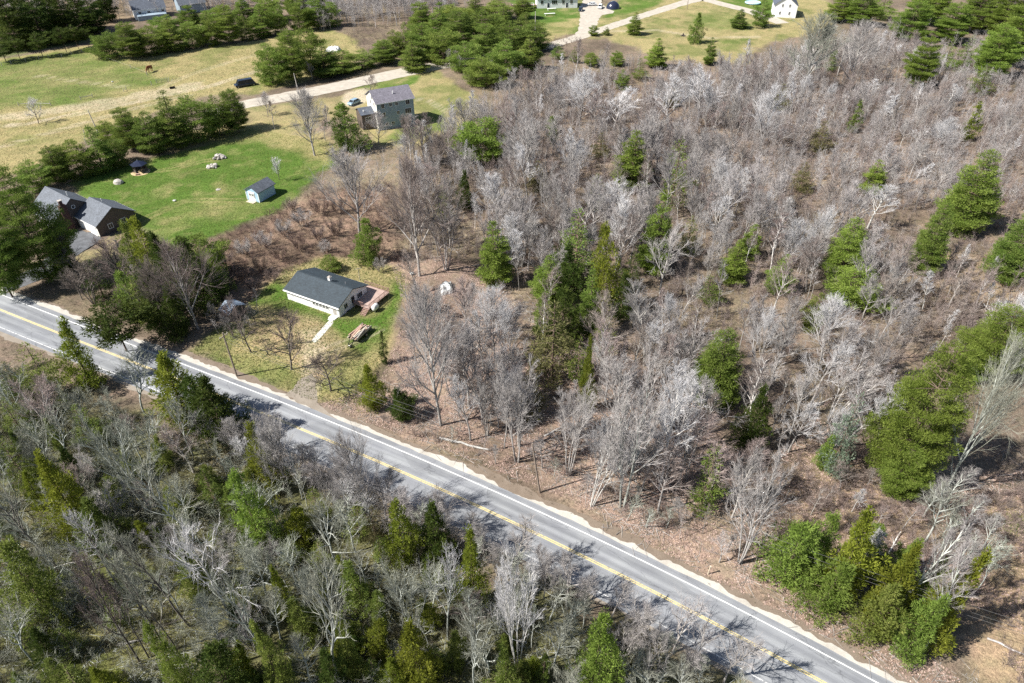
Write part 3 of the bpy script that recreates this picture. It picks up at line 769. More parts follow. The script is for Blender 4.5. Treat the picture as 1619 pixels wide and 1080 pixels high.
# ranch house
A, rz = frame(gp(455.7, 473), gp(540.4, 502.8))
rh = house("ranch_house", "white single-storey ranch house with a dark slate roof and side deck", A, rz, None)
c = loc_w(A, rz, 6.6, 4.3); LANDMARKS.append(("the white ranch house", *c))
X, Y = (0, 13.3), (0, 8.6)
gable(rh, 0, 13.3, 0, 8.6, 2.45, 4.05, 'white', 'roof_slate', .38)
take(A, rz, 0, 17.5, -1, 11)
for a in (1.7, 2.75, 3.8, 4.85): opening(rh, 'front', a, 1.55, .8, .5, X, Y)
for a in (7.0, 7.85, 8.7, 9.55, 10.4): opening(rh, 'front', a, .95, .55, 1.15, X, Y)
opening(rh, 'front', 12.2, .1, .9, 2.0, X, Y, "door", 0, 'trim', 'wood_grey')
opening(rh, 'right', 2.0, .95, .95, 1.1, X, Y); opening(rh, 'right', 6.3, 1.0, 1.5, 1.1, X, Y, bars=2)
opening(rh, 'right', 4.2, .95, .95, 1.5, X, Y, "door", 0)
opening(rh, 'left', 2.5, 1.0, 1.0, 1.1, X, Y); opening(rh, 'left', 6.0, 1.0, 1.0, 1.1, X, Y)
opening(rh, 'right', 2.4, -.05, .9, .35, X, Y)
MB().box(-.38, 13.68, 4.2, 4.4, 4.225, 4.27).build("ridge_cap", M['roof_slate'], rh)
MB().bar((10.8, 5.6, 3.4), (10.8, 5.6, 4.2), .07, k=8).build("vent_pipe", M['metal'], rh)
MB().bar((-.38, -.47, 2.24), (13.68, -.47, 2.24), .06, k=6).build("gutter", M['trim'], rh)
MB().bar((13.2, -.1, -.1), (13.2, -.1, 2.3), .045, k=6).build("downpipe", M['trim'], rh)
ch = MB().box(7.45, 8.0, 4.35, 4.9, 3.7, 4.95).build("chimney", M['trim'], rh)
MB().box(7.38, 8.07, 4.28, 4.97, 4.95, 5.05).box(7.55, 7.9, 4.45, 4.8, 5.05, 5.2).build("chimney_cap", M['stone'], ch)
MB().box(11.4, 13.0, -1.3, -.02, -.1, .18).box(11.6, 12.8, -1.75, -1.3, -.1, .09).build("doorstep", M['concrete'], rh)
dk = MB().box(13.32, 17.4, 4.0, 10.6, .82, .92).box(11.2, 13.32, 8.64, 10.6, .82, .92)
for px_ in (13.5, 15.4, 17.2):
    for py_ in (4.15, 7.3, 10.4): dk.box(px_ - .07, px_ + .07, py_ - .07, py_ + .07, -.2, .82)
deck = dk.build("deck", M['deck'], rh)
def rail(p, q, name="railing"):
    p, q = Vector(p), Vector(q); m = MB(); L = (q - p).length; n = max(2, int(L / .16))
    d = (q - p) / n
    m.bar(p + Vector((0, 0, .95)), q + Vector((0, 0, .95)), .055, k=4); m.bar(p + Vector((0, 0, .15)), q + Vector((0, 0, .15)), .04, k=4)
    for i in range(n + 1):
        b = p + d * i; m.bar(b, b + Vector((0, 0, .95)), .05 if i % 10 == 0 else .022, k=4, cap=False)
    return m.build(name, M['deck_dark'], deck)
rail((17.35, 4.05, .92), (17.35, 10.55, .92)); rail((11.25, 10.55, .92), (17.35, 10.55, .92)); rail((13.5, 4.05, .92), (16.0, 4.05, .92))
st = MB()
for i in range(5): st.box(16.05, 17.3, 3.98 - .3 * (i + 1), 3.98 - .3 * i, .92 - .18 * (i + 1) - .05, .92 - .18 * (i + 1))
st.bar((16.08, 2.5, .02), (16.08, 3.98, .78), .06, k=4).bar((17.27, 2.5, .02), (17.27, 3.98, .78), .06, k=4)
st.build("steps", M['deck_dark'], deck)
# white tank beside the deck
p = loc_w(A, rz, 18.05, 5.0)
tk = thing("fuel_tank", "white fuel tank standing beside the deck of the ranch house", "tank", (p[0], p[1], 0), rz)
m = MB(); n = 14
V = []; F = []
prof = [(0, .45), (.28, .42), (.55, .5), (.62, .62), (.62, 1.35), (.55, 1.5), (.28, 1.58), (0, 1.56)]
prof = [(-.8 + 1.6 * i / 9, .62 * math.sin(min(1, (min(i, 9 - i) + .6) / 2.2) * math.pi / 2)) for i in range(10)]
for x, r in prof:
    for j in range(n):
        t = 6.283 * j / n; V.append((r * math.cos(t) * .8, x, .95 + r * math.sin(t) * 1.1))
for i in range(9):
    for j in range(n): F.append((i*n+j, i*n+(j+1)%n, (i+1)*n+(j+1)%n, (i+1)*n+j))
F += [tuple(range(n))[::-1], tuple(range(9*n, 10*n))]
MB().add(V, F).build("barrel", M['white_plastic'], tk, True)
for sx in (-.3, .3):
    for sy in (-.55, .55): MB().bar((sx, sy, -.1), (sx, sy, .5), .04).build("leg", M['metal'], tk)
MB().bar((0, .3, 1.6), (0, .3, 1.85), .06).build("filler_cap", M['metal'], tk)
# pole with bracket behind the deck
p = gp(569, 443)
cp = thing("clothes_post", "thin clothes post on the grass behind the ranch deck", "post", (p[0], p[1], 0), .4)
MB().bar((0, 0, -.2), (0, 0, 3.0), .06, .05).build("post", M['wood_grey'], cp); MB().bar((-.7, 0, 2.8), (.7, 0, 2.8), .045, k=5).build("crossbar", M['wood_grey'], cp)
# low shed by the road trees
p = gp(352, 503); rzs = math.radians(-32)
sb = house("old_shed", "small old shed with a pale tin roof behind roadside saplings", p, rzs, "the old tin-roofed shed", "shed")
gable(sb, 0, 2.6, 0, 3.6, 2.0, 2.9, 'plank_dark', 'tin', .25, fascia=False)
opening(sb, 'front', 1.3, 0, 1.0, 1.7, (0, 2.6), (0, 3.6), "door", 0, 'plank_dark', 'plank_dark'); opening(sb, 'right', 1.8, .9, .6, .5, (0, 2.6), (0, 3.6), frame_mat='wood_grey')
take(p, rzs, .6, 2.0, .6, 3.0)
# tall blue-grey house
A, rz = frame(gp(600, 207), gp(657, 196.6))
bh = house("tall_house", "tall blue-grey house with a violet-grey roof and cream gable end", A, rz)
LANDMARKS.append(("the tall blue-grey house", *loc_w(A, rz, 5.9, 3.7)))
X, Y = (0, 11.8), (0, 9.4)
gable(bh, 0, 11.8, 0, 9.4, 8.3, 10.8, 'bluegrey', 'roof_violet', .4)
MB().prism([(.04, -.2), (9.36, -.2), (9.36, 8.26), (4.7, 10.7), (.04, 8.26)], -.03, -.004).build("gable_cladding", M['cream'], bh)
take(A, rz, -4, 12, -1, 8)
for a, z, w, h, b in ((1.9, 6.6, .9, 1.4, 1), (4.4, 6.9, .8, .9, 1), (6.3, 6.9, .8, .9, 1), (9.9, 6.6, 1.2, 1.4, 1), (9.8, 3.9, 1.9, 1.5, 2), (6.6, 4.1, .8, 1.0, 1), (2.0, 3.9, .9, 1.4, 1), (4.6, 1.2, .9, .9, 1), (2.6, 1.2, .9, .9, 1)):
    opening(bh, 'front', a, z, w, h, X, Y, bars=b)
opening(bh, 'front', 8.2, .1, 2.2, 2.1, X, Y, "door", 2)
for a, z in ((2.2, 6.7), (5.4, 6.7), (2.0, 3.9), (3.8, 8.4)): opening(bh, 'left', a, z, .8, 1.2, (-.04, 11.8), Y)
pv = MB().bar((6.2, 2.3, 9.2), (6.2, 2.3, 10.5), .14, k=8).build("vent_pipe", M['trim'], bh)
pr = MB().prism([(2.6, -.2), (8.2, -.2), (8.2, 4.7), (5.4, 5.9), (2.6, 4.7)], -4.2, -.035).build("porch", M['brown_wall'], bh)
mm = MB(); mm.prism([(2.3, 4.57), (5.4, 5.95), (5.4, 6.09), (2.3, 4.71)], -4.5, -.036); mm.prism([(8.5, 4.71), (5.402, 6.09), (5.402, 5.95), (8.5, 4.57)], -4.5, -.036)
mm.build("porch_roof", M['roof_dark'], pr)
MB().bar((-3.2, 3.6, 5.0), (-3.2, 3.6, 5.75), .15, k=8).build("porch_vent", M['trim'], pr)
opening(pr, 'front', -2.2, 2.6, 1.6, 1.2, (-4.2, 0), (2.6, 8.2))
# garage house by the road
A, rz = frame(gp(129, 359), gp(162.5, 376.3))
gh = house("garage_house", "brown house with grey roofs, brick chimney and attached double garage", A, rz)
LANDMARKS.append(("the brown garage house", *loc_w(A, rz, 4, 3)))
gable(gh, -.6, 8.2, 0, 9.2, 2.75, 5.5, 'brown_wall', 'roof_grey', .35, names=("garage_wall", "garage_roof"))
MB().box(-.56, 8.16, -.03, -.004, 0, 2.6).build("garage_front", M['cream'], gh)
for a in (1.9, 5.8): opening(gh, 'front', a, 0, 2.9, 2.1, (-.6, 8.2), (-.03, 9.2), "garage_door", 3, 'trim', 'white_plastic')
gable(gh, -11.5, -.8, -4.8, 5.6, 3.2, 6.9, 'brown_wall', 'roof_grey', .35, names=("wall", "roof"))
take(A, rz, -11, 8.2, -5, 9.2)
cm = MB().box(-.78, .15, -2.8, -1.3, -.2, 6.4).box(-.62, .0, -2.4, -1.7, 6.4, 7.5).build("chimney", M['brick'], gh)
MB().box(-.72, .1, -2.5, -1.6, 7.5, 7.62).build("chimney_cap", M['stone'], cm)
rw = MB().ring((-.76, .35, 4.9), .42, .07, 'x', 18, 6).build("round_window", M['trim'], gh)
V = [(-.77, .35 + .42 * math.cos(6.283 * i / 18), 4.9 + .42 * math.sin(6.283 * i / 18)) for i in range(18)]
link("pane", mkmesh("pane", V, [tuple(range(18))], M['glass']), rw)
MB().bar((-3.5, 1.2, 6.2), (-3.5, 1.2, 7.6), .09, k=8).build("vent_pipe", M['trim'], gh)
MB().bar((2.8, 5.4, 5.0), (2.8, 5.4, 6.0), .08, k=8).build("vent_pipe", M['trim'], gh)
for a in (-9.5, -7.6, -3.0): opening(gh, 'front', a, 1.0, 1.1, 1.2, (-11.5, -.8), (-4.8, 5.6))
opening(gh, 'front', -5.3, .1, 1.0, 2.1, (-11.5, -.8), (-4.8, 5.6), "door", 0, 'trim', 'white_plastic')
opening(gh, 'right', 3.0, 1.0, 1.0, 1.1, (-.6, 8.2), (0, 9.2)); opening(gh, 'right', 6.2, 1.0, 1.0, 1.1, (-.6, 8.2), (0, 9.2))
# blue garden shed, gable to the front
p = gp(411, 320.6); rzs = math.radians(-27)
A2 = loc_w(p, rzs, -4.1, 0)
gs = house("garden_shed", "pale blue garden shed with a grey roof on the green lawn", A2, rzs, "the pale blue garden shed", "shed"); gs.scale = (1.2, 1.15, 1.2)
w = MB()
prof = [(0, -.1), (3.4, -.1), (3.4, 2.3), (1.7, 3.3), (0, 2.3)]
V = [(x, 0, z) for x, z in prof] + [(x, 5.0, z) for x, z in prof]
w.add(V, [(0,1,2,3,4), (9,8,7,6,5)] + [((i+1)%5, i, 5+i, 5+(i+1)%5) for i in range(5)])
w.build("wall", M['shed_blue'], gs)
r = MB(); s = 1.0 / 1.7
for sg in (-1, 1):
    x0, x1 = 1.7, 1.7 + sg * 2.0
    V = [(x0, -.3, 3.33), (x1, -.3, 3.33 - 2.0 * s), (x1, -.3, 3.45 - 2.0 * s), (x0, -.3, 3.45)]
    V += [(a, 5.3, c) for a, b, c in V]
    r.add(V, [(0,1,2,3), (7,6,5,4), (0,4,5,1), (1,5,6,2), (2,6,7,3), (3,7,4,0)])
r.build("roof", M['roof_grey'], gs)
tr = MB()
for x in (.0, 3.4): MB().box(x - .07, x + .07, -.05, -.003, -.05, 2.3).build("corner_trim", M['trim'], gs)
opening(gs, 'front', 1.55, .05, 1.5, 1.9, (0, 3.4), (0, 5.0), "door", 1, 'trim', 'white_plastic')
dd = opening(gs, 'front', 1.2, 1.1, .45, .6, (0, 3.4), (-.07, 5.0)); opening(gs, 'front', 1.95, 1.1, .45, .6, (0, 3.4), (-.07, 5.0))
MB().box(.6, 2.6, -1.1, -.02, -.1, .12).build("ramp", M['wood_pale'], gs)
take(A2, rzs, 0, 3.4, 0, 5)
# far white houses
A, rz = frame(gp(214.7, 31.5), gp(264, 26))
fw_ = house("white_farmhouse", "white farmhouse with a dark roof half hidden behind the pasture hedge", A, rz, "the white farmhouse")
X, Y = (0, 14), (0, 9)
gable(fw_, 0, 14, 0, 9, 4.2, 7.3, 'white', 'roof_dark', .4)
opening(fw_, 'front', 2.6, 1.6, 1.2, 1.5, X, Y); opening(fw_, 'front', 6.5, 1.6, 1.2, 1.5, X, Y); opening(fw_, 'front', 12.6, 1.8, 1.2, 1.4, X, Y)
opening(fw_, 'left', 3, 1.6, 1.1, 1.5, X, Y); opening(fw_, 'left', 6.4, 1.6, 1.1, 1.5, X, Y)
MB().bar((8, 3.4, 6.4), (8, 3.4, 7.9), .15, k=8).build("vent_pipe", M['trim'], fw_)
MB().prism([(-3.2, -.2), (-.02, -.2), (-.02, 2.4), (-3.2, 1.9)], 1.0, 13.5).build("lean_to", M['bluegrey'], fw_)
A, rz = frame(gp(287, 22), gp(326, 17))
gb = house("grey_barn", "grey-roofed barn with a pale gable behind the pasture hedge", A, rz, "the grey-roofed barn", "barn")
gable(gb, 0, 12, 0, 10, 4.0, 8.2, 'bluegrey', 'roof_grey', .4)
MB().prism([(.04, -.1), (9.96, -.1), (9.96, 3.96), (5, 8.1), (.04, 3.96)], 12.004, 12.03).build("gable_cladding", M['white'], gb)
opening(gb, 'right', 5.0, 4.3, 1.0, 1.4, (0, 12.03), (0, 10)); opening(gb, 'right', 2.4, 1.0, 1.0, 1.4, (0, 12.03), (0, 10))
A, rz = frame(gp(849, 13.5), gp(913, 12.5))
th_ = house("far_house", "long white house at the top of the green yard", A, rz, "the long white house")
X, Y = (0, 20), (0, 9)
gable(th_, 0, 20, 0, 9, 4.6, 8.0, 'white', 'roof_dark', .4)
for a, w, b in ((2.5, 1.3, 1), (8.6, 2.6, 2), (13.0, 1.2, 1), (17.0, 1.2, 1)): opening(th_, 'front', a, 1.9, w, 1.7, X, Y, bars=b)
opening(th_, 'front', 5.6, .2, 1.1, 2.2, X, Y, "door", 0, 'trim', 'car_navy'); opening(th_, 'front', 14.8, .2, 1.0, 2.2, X, Y, "door", 0, 'trim', 'car_navy')
dkk = MB().box(-13, -.1, .5, 6, .7, .85).build("deck", M['deck'], th_)
MB().box(-13, -.1, .45, .55, .85, 1.7).box(-13.05, -12.95, .5, 6, .85, 1.7).build("railing", M['deck_dark'], dkk)
A, rz = frame(gp(1221, 27), gp(1257, 29))
gw = house("gable_house", "far white gable-ended house with a dark blue-grey roof", A, rz, "the far white gable house")
w = MB(); W_, D_ = 10.3, 12
prof = [(0, -.2), (W_, -.2), (W_, 5.4), (W_ / 2, 9.2), (0, 5.4)]
V = [(x, 0, z) for x, z in prof] + [(x, D_, z) for x, z in prof]
w.add(V, [(0,1,2,3,4), (9,8,7,6,5)] + [((i+1)%5, i, 5+i, 5+(i+1)%5) for i in range(5)]); w.build("wall", M['white'], gw)
r = MB(); s = 3.8 / (W_ / 2)
for sg in (-1, 1):
    x0, x1 = W_ / 2, W_ / 2 + sg * (W_ / 2 + .4)
    zz = 9.23 - (W_ / 2 + .4) * s
    V = [(x0, -.4, 9.23), (x1, -.4, zz), (x1, -.4, zz + .16), (x0, -.4, 9.39)]; V += [(a, D_ + .4, c) for a, b, c in V]
    r.add(V, [(0,1,2,3), (7,6,5,4), (0,4,5,1), (1,5,6,2), (2,6,7,3), (3,7,4,0)])
r.build("roof", M['roof_dark'], gw)
for a, z in ((3.0, 1.4), (7.2, 1.4), (3.6, 4.6), (6.8, 4.6)): opening(gw, 'front', a, z, .7, 1.2, (0, W_), (0, D_))
for A_, nm in ((gp(1240, 20), 7),): OCC.append((A_[0], A_[1], 9))

# ------------------------------------------------------------------ vehicles
def car(p, rz, paint_mat, label, L=4.7, W=1.85, H=1.65, group=None, name="parked_car", mark=None):
    r = thing(name, label, "car", (p[0], p[1], .03), rz, group)
    h = L / 2
    prof = [(-h, .42), (-h, .85), (-h + .1, 1.0), (-h + .95, 1.06), (h - .2, 1.0), (h, .85), (h, .42)]
    V = []; n = len(prof)
    for sy, iw in ((-1, 0), (1, 0)):
        for x, z in prof: V.append((x, sy * W / 2 * (1 if z < .95 else .95), z))
    F = [(i, i + 1, n + i + 1, n + i) for i in range(n - 1)] + [(n - 1, 0, n, 2 * n - 1), tuple(range(n))[::-1], tuple(range(n, 2 * n))]
    body = MB().add(V, F)
    cab = [(-h + .75, 1.02), (-h + 1.55, H), (h - 1.0, H), (h - .15, 1.0)]
    V = []
    for sy in (-1, 1):
        for x, z in cab: V.append((x, sy * W / 2 * (.94 if z < 1.1 else .78), z))
    body.add(V, [(0,1,5,4), (1,2,6,5), (2,3,7,6), (3,2,1,0), (4,5,6,7)])
    body.build("body", M[paint_mat], r)
    g = MB()
    for sy in (-1, 1):
        w0, w1 = W / 2 * .94 + .012, W / 2 * .78 + .012
        q = lambda x, t: (x, sy * (w0 + (w1 - w0) * t), 1.02 + (H - 1.02) * t)
        for xa, xb, ta, tb in ((-h + 1.25, -.1, 0, .3), (.0, h - 1.0, 0, 0)):
            g.add([q(xa + .1, .12), q(xb, .12), q(xb, .86), q(xa + .45 * (.9 if ta == 0 and tb else .25), .86)], [(0, 1, 2, 3)])
    g.build("side_window", M['glass'], r)
    wq = lambda c0, c1, t, sy: (c0[0] + (c1[0] - c0[0]) * t, sy * W / 2 * (.94 + (.78 - .94) * t) * .92, c0[1] + (c1[1] - c0[1]) * t + .02)
    for nm, c0, c1, ox in (("windscreen", cab[0], cab[1], -.02), ("rear_window", cab[3], cab[2], .02)):
        V = [wq(c0, c1, .1, -1), wq(c0, c1, .1, 1), wq(c0, c1, .92, 1), wq(c0, c1, .92, -1)]
        MB().add([(x + ox, y, z) for x, y, z in V], [(0, 1, 2, 3)]).build(nm, M['glass'], r)
    for sx in (-h + .85, h - .85):
        for sy in (-1, 1):
            t = MB().bar((sx, sy * (W / 2 - .2), .32), (sx, sy * (W / 2 + .01), .32), .33, k=14).build("wheel", M['black'], r)
            MB().bar((sx, sy * (W / 2 + .005), .32), (sx, sy * (W / 2 + .025), .32), .19, k=10).build("rim", M['metal'], t)
    for sy in (-1, 1):
        MB().box(-h - .015, -h + .05, sy * W * .36 - .2, sy * W * .36 + .2, .68, .84).build("headlight", M['lamp'], r)
    if mark: LANDMARKS.append((mark, p[0], p[1]))
    return r
car(gp(388, 136), math.radians(33), 'car_navy', "dark navy car parked in the pasture beside the lane pines", 7.2, 2.6, 2.35, mark="the car parked in the pasture")
car(gp(560, 165), math.radians(60), 'car_blue', "pale blue car parked beside the tall blue-grey house", 4.8, 1.9, 1.7)
car(gp(918, 17), math.radians(80), 'car_navy', "navy car at the corner of the long white house", 4.9, 1.9, 1.7)
car(gp(949, 13), math.radians(75), 'car_white', "white-topped car on the far side of the gravel drive", 4.9, 1.9, 1.75)
car(gp(936, 9), math.radians(10), 'car_white', "white car standing in the middle of the gravel drive", 4.6, 1.8, 1.6)
# dark dome tent by the far drive
p = gp(969, 13)
tt = thing("dome_tent", "dark blue dome tent on the green yard by the far drive", "tent", (p[0], p[1], 0), .3)
V = []; F = []; n = 16
for i in range(6):
    a = i / 5 * math.pi / 2
    for j in range(n):
        t = 6.283 * j / n; rr = 3.4 * math.cos(a) + .02
        V.append((rr * math.cos(t), rr * math.sin(t), 3.2 * math.sin(a)))
for i in range(5):
    for j in range(n): F.append((i*n+j, i*n+(j+1)%n, (i+1)*n+(j+1)%n, (i+1)*n+j))
MB().add(V, F).build("canopy", M['dark_metal'], tt, True)
MB().ring((0, 0, 1.2), 2.1, .12, 'y', 14, 5).build("door_hoop", M['bluegrey'], tt)

# ------------------------------------------------------------------ small things in the yards and fields
RQ = np.random.RandomState(5)
def rock(name, p, r, label=None, cat=None, mat='stone', parent=None, z=0.0, seed=0, flat=.65, group=None):
    q = np.random.RandomState(seed + 31)
    import bmesh
    bm = bmesh.new(); bmesh.ops.create_icosphere(bm, subdivisions=2, radius=1)
    d = q.normal(0, 1, (5, 3))
    for v in bm.verts:
        k = 1 + sum(.09 * math.sin(2.2 * float(np.dot(d[i], v.co)) + i) for i in range(5)) + q.uniform(-.05, .05)
        v.co = Vector((v.co.x * r * k, v.co.y * r * k * .85, v.co.z * r * k * flat))
    me = bpy.data.meshes.new(name); bm.to_mesh(me); bm.free(); me.materials.append(M[mat])
    o = link(name, me, parent); o.location = (p[0], p[1], z + r * flat * .45); o.rotation_euler = (0, 0, q.uniform(0, 6))
    if label: tag(o, label, cat, group)
    return o
def heap(name, px, py, label, n, R, mat, mark=None):
    p = gp(px, py)
    h = thing(name, label, "rock pile", (p[0], p[1], 0))
    for i in range(n):
        a, d = RQ.uniform(0, 6.28), R * math.sqrt(RQ.uniform(0, 1))
        rock("rock", (d * math.cos(a), d * math.sin(a) * .8), RQ.uniform(.35, .75), parent=h, z=max(0, (1 - d / R)) * .7, seed=int(px) + i, mat=mat)
    if mark: LANDMARKS.append((mark, p[0], p[1]))
heap("rock_pile", 347, 250, "heap of grey rocks and brush at the top of the green lawn", 14, 1.9, 'stone', "the lawn rock heap")
heap("rock_pile", 337, 264, "low scatter of pale stones below the lawn rock heap", 7, 1.5, 'stone')
rock("boulder", gp(187, 290), 1.3, "single pale boulder on the lawn behind the garage house", "boulder", seed=3)
rock("boulder", gp(652, 433), .55, "small white stone at the foot of the rosy maple", "boulder", mat='tarp_white', seed=9)
rock("stone", gp(276, 318), .45, "tiny white stone in the middle of the green lawn", "stone", mat='tarp_white', seed=19)
rock("stone", gp(108 + 70, 130), .4, "tiny white stone in the green pasture", "stone", mat='tarp_white', seed=21)
rock("stone", gp(345, 300), .6, "flat pale stone in the worn lawn patch", "stone", seed=25, flat=.3)
# white tarpaulin heap in the leaf litter
p = gp(706, 458)
V = []; F = []; n = 19; q = np.random.RandomState(4)
for i in range(n):
    for j in range(n):
        x, y = -1.75 + 3.5 * i / (n - 1), -2.4 + 4.8 * j / (n - 1)
        e = min(1, 2.3 * (1 - max(abs(x) / 1.75, abs(y) / 2.4)))
        V.append((x + q.uniform(-.1, .1), y + q.uniform(-.1, .1) + .25 * x, 1.7 * e ** .5 * (1 + .16 * math.sin(3.1 * x + 1.2 * y) + .10 * math.sin(5.3 * y - 2 * x)) + (q.uniform(-.05, .05) if e > .05 else 0) - .02))
for i in range(n - 1):
    for j in range(n - 1): F.append((i*n+j, (i+1)*n+j, (i+1)*n+j+1, i*n+j+1))
th = thing("tarpaulin_heap", "white tarpaulin thrown over a heap among rosy leaf litter", "tarpaulin", (p[0], p[1], 0), .15, scale=.72)
MB().add(V, F).build("cover", M['tarp_white'], th)
LANDMARKS.append(("the white tarpaulin heap", p[0], p[1])); OCC.append((p[0], p[1], 3))
p = gp(527, 80)
V2 = [(x * 1.4, y * 1.2, z * .8) for x, y, z in V]
th = thing("covered_boat", "pale tarpaulin-covered heap at the edge of the dry pasture", "tarpaulin", (p[0], p[1], 0), 1.3)
th.name = "tarpaulin_heap"
MB().add(V2, F).build("cover", M['tarp_white'], th)
p = gp(1190, 6)
th = thing("swimming_pool", "pale blue round pool on the far green yard", "pool", (p[0], p[1], 0))
MB().ring((0, 0, .6), 3.6, .35, 'z', 24, 8).build("pool_wall", M['tarp_blue'], th)
link("water", mkmesh("water", [(3.5 * math.cos(6.283 * i / 24), 3.5 * math.sin(6.283 * i / 24), .75) for i in range(24)], [tuple(range(24))], M['tarp_blue']), th)
for (x, y, w, lab) in ((838, 14, 1.7, "white lawn swing frame beside the far reddish deck"), (872, 16, 2.2, "white garden bench set in front of the long white house"), (869, 24, 2.6, "white plank table on the far green lawn")):
    p = gp(x, y); o = thing("garden_table" if w > 2 else "lawn_swing", lab, "garden table" if w > 2 else "swing", (p[0], p[1], 0), .2)
    if w > 2:
        MB().box(-w, w, -.55, .55, .72, .8).build("table_top", M['trim'], o)
        for s in (-1, 1): MB().box(s * w * .8 - .06, s * w * .8 + .06, -.5, .5, -.05, .72).build("leg", M['trim'], o)
    else:
        for s in (-1, 1): MB().bar((s * w, -1, 0), (s * w, 0, 2.6), .09).bar((s * w, 1, 0), (s * w, 0, 2.6), .09).build("leg", M['trim'], o)
        MB().bar((-w, 0, 2.6), (w, 0, 2.6), .09).build("crossbar", M['trim'], o); MB().box(-.9, .9, -.35, .35, .5, .6).bar((-.8, 0, .6), (-.8, 0, 2.6), .03).bar((.8, 0, .6), (.8, 0, 2.6), .03).build("seat", M['shed_blue'], o)
# six-sided pavilion on a ring of sand
p = gp(223, 271)
gz_ = thing("garden_pavilion", "small six-sided pavilion with a shiny dark metal roof on sand", "pavilion", (p[0], p[1], 0), .26)
link("sand_base", mkmesh("sand_base", [(2.5 * math.cos(6.283 * i / 20), 2.5 * math.sin(6.283 * i / 20) - .5, .03) for i in range(20)], [tuple(range(20))], M['sand']), gz_)
for i in range(6):
    a = 6.283 * i / 6; c_, s_ = math.cos(a) * 1.75, math.sin(a) * 1.75
    MB().bar((c_, s_, -.1), (c_, s_, 2.15), .09, k=6).build("post", M['plank_dark'], gz_)
    b = 6.283 * (i + 1) / 6
    V = [(2.25 * math.cos(a), 2.25 * math.sin(a), 2.1), (2.25 * math.cos(b), 2.25 * math.sin(b), 2.1), (.12 * math.cos(b), .12 * math.sin(b), 3.1), (.12 * math.cos(a), .12 * math.sin(a), 3.1)]
    V += [(x, y, z + .07) for x, y, z in V]
    MB().add(V, [(3,2,1,0), (4,5,6,7), (0,1,5,4), (2,3,7,6), (1,2,6,5), (3,0,4,7)]).build("roof_panel", M['dark_metal'], gz_)
    if i not in (4,): MB().add([(c_, s_, 0.1), (1.75 * math.cos(b), 1.75 * math.sin(b), .1), (1.75 * math.cos(b), 1.75 * math.sin(b), 1.0), (c_, s_, 1.0)], [(0,1,2,3)]).build("side_panel", M['plank_dark'], gz_)
MB().bar((0, 0, 3.1), (0, 0, 3.5), .08, .02).build("finial", M['metal'], gz_)
MB().box(-.9, .1, -2.7, -2.2, .05, .45).build("step", M['wood_pink'], gz_)
LANDMARKS.append(("the dark-roofed pavilion", p[0], p[1])); OCC.append((p[0], p[1], 3))
# loaded trailer on the ranch lawn
A, rz = frame(gp(559, 541), gp(580, 521))
tl = thing("utility_trailer", "two-wheeled trailer piled with old boards on the ranch lawn", "trailer", (*A, 0), rz)
MB().box(0, 4.6, -1.0, 1.0, .62, .75).build("bed", M['plank_dark'], tl)
MB().bar((0, -.7, .62), (-1.5, 0, .5), .06).bar((0, .7, .62), (-1.5, 0, .5), .06).bar((-1.5, 0, .5), (-1.5, 0, -.02), .05).build("drawbar", M['black'], tl)
for s in (-1, 1):
    t = MB().bar((2.5, s * 1.02, .35), (2.5, s * 1.24, .35), .37, k=14).build("wheel", M['black'], tl)
    MB().bar((2.5, s * 1.23, .35), (2.5, s * 1.25, .35), .2, k=10).build("rim", M['metal'], t)
    MB().box(0, 4.6, s * .99 - .03, s * .99 + .03, .75, 1.15).build("side_board", M['wood_grey'], tl)
q = np.random.RandomState(2)
for i in range(26):
    lay = i // 7
    x0 = q.uniform(-.35, .6); Lb = q.uniform(2.2, 4.4); y0 = -.82 + .27 * (i % 7) + q.uniform(-.06, .06); z0 = .78 + lay * .17
    Mx = Matrix.Translation((x0 + Lb / 2, y0, z0 + .07)) @ Matrix.Rotation(q.uniform(-.16, .16), 4, 'Z') @ Matrix.Rotation(q.uniform(-.04, .04), 4, 'Y')
    MB().box(-Lb / 2, Lb / 2, -.1, .1, -.06, .06, Mx).build("board", M[('wood_pale', 'wood_pink', 'wood_grey')[q.randint(3)]], tl)
LANDMARKS.append(("the loaded trailer", A[0], A[1])); OCC.append((A[0] + 1, A[1] + 2, 3))
jw = MB().ring((-1.5, -.55, .3), .26, .1, 'y', 14, 6).build("jockey_wheel", M['black'], tl)
MB().bar((-1.5, -.62, .3), (-1.5, -.02, .3), .05).build("axle", M['metal'], jw)
p = gp(273, 140)
o = thing("feed_trough", "small black trough on the dry track through the pasture", "trough", (p[0], p[1], 0), .5)
MB().box(-.9, .9, -.45, .45, .0, .12).box(-.9, .9, -.45, -.37, .12, .6).box(-.9, .9, .37, .45, .12, .6).box(-.9, -.82, -.37, .37, .12, .6).box(.82, .9, -.37, .37, .12, .6).build("tub", M['black'], o)
for s in (-1, 1): MB().box(s * .7 - .05, s * .7 + .05, -.5, .5, -.1, .02).build("skid", M['wood_grey'], o)
p = gp(1080, 57)
o = thing("brush_heap", "small dark burnt brush heap in the dry far field", "brush heap", (p[0], p[1], 0))
m = MB(); q = np.random.RandomState(8)
for i in range(40):
    a, d = q.uniform(0, 6.28), q.uniform(0, 1.5); m.bar((d * math.cos(a), d * math.sin(a), 0), (d * .3 * math.cos(a + 2) , d * .3 * math.sin(a + 2), 1.3 - d * .4), .09, .04, 4)
m.build("branches", M['plank_dark'], o)
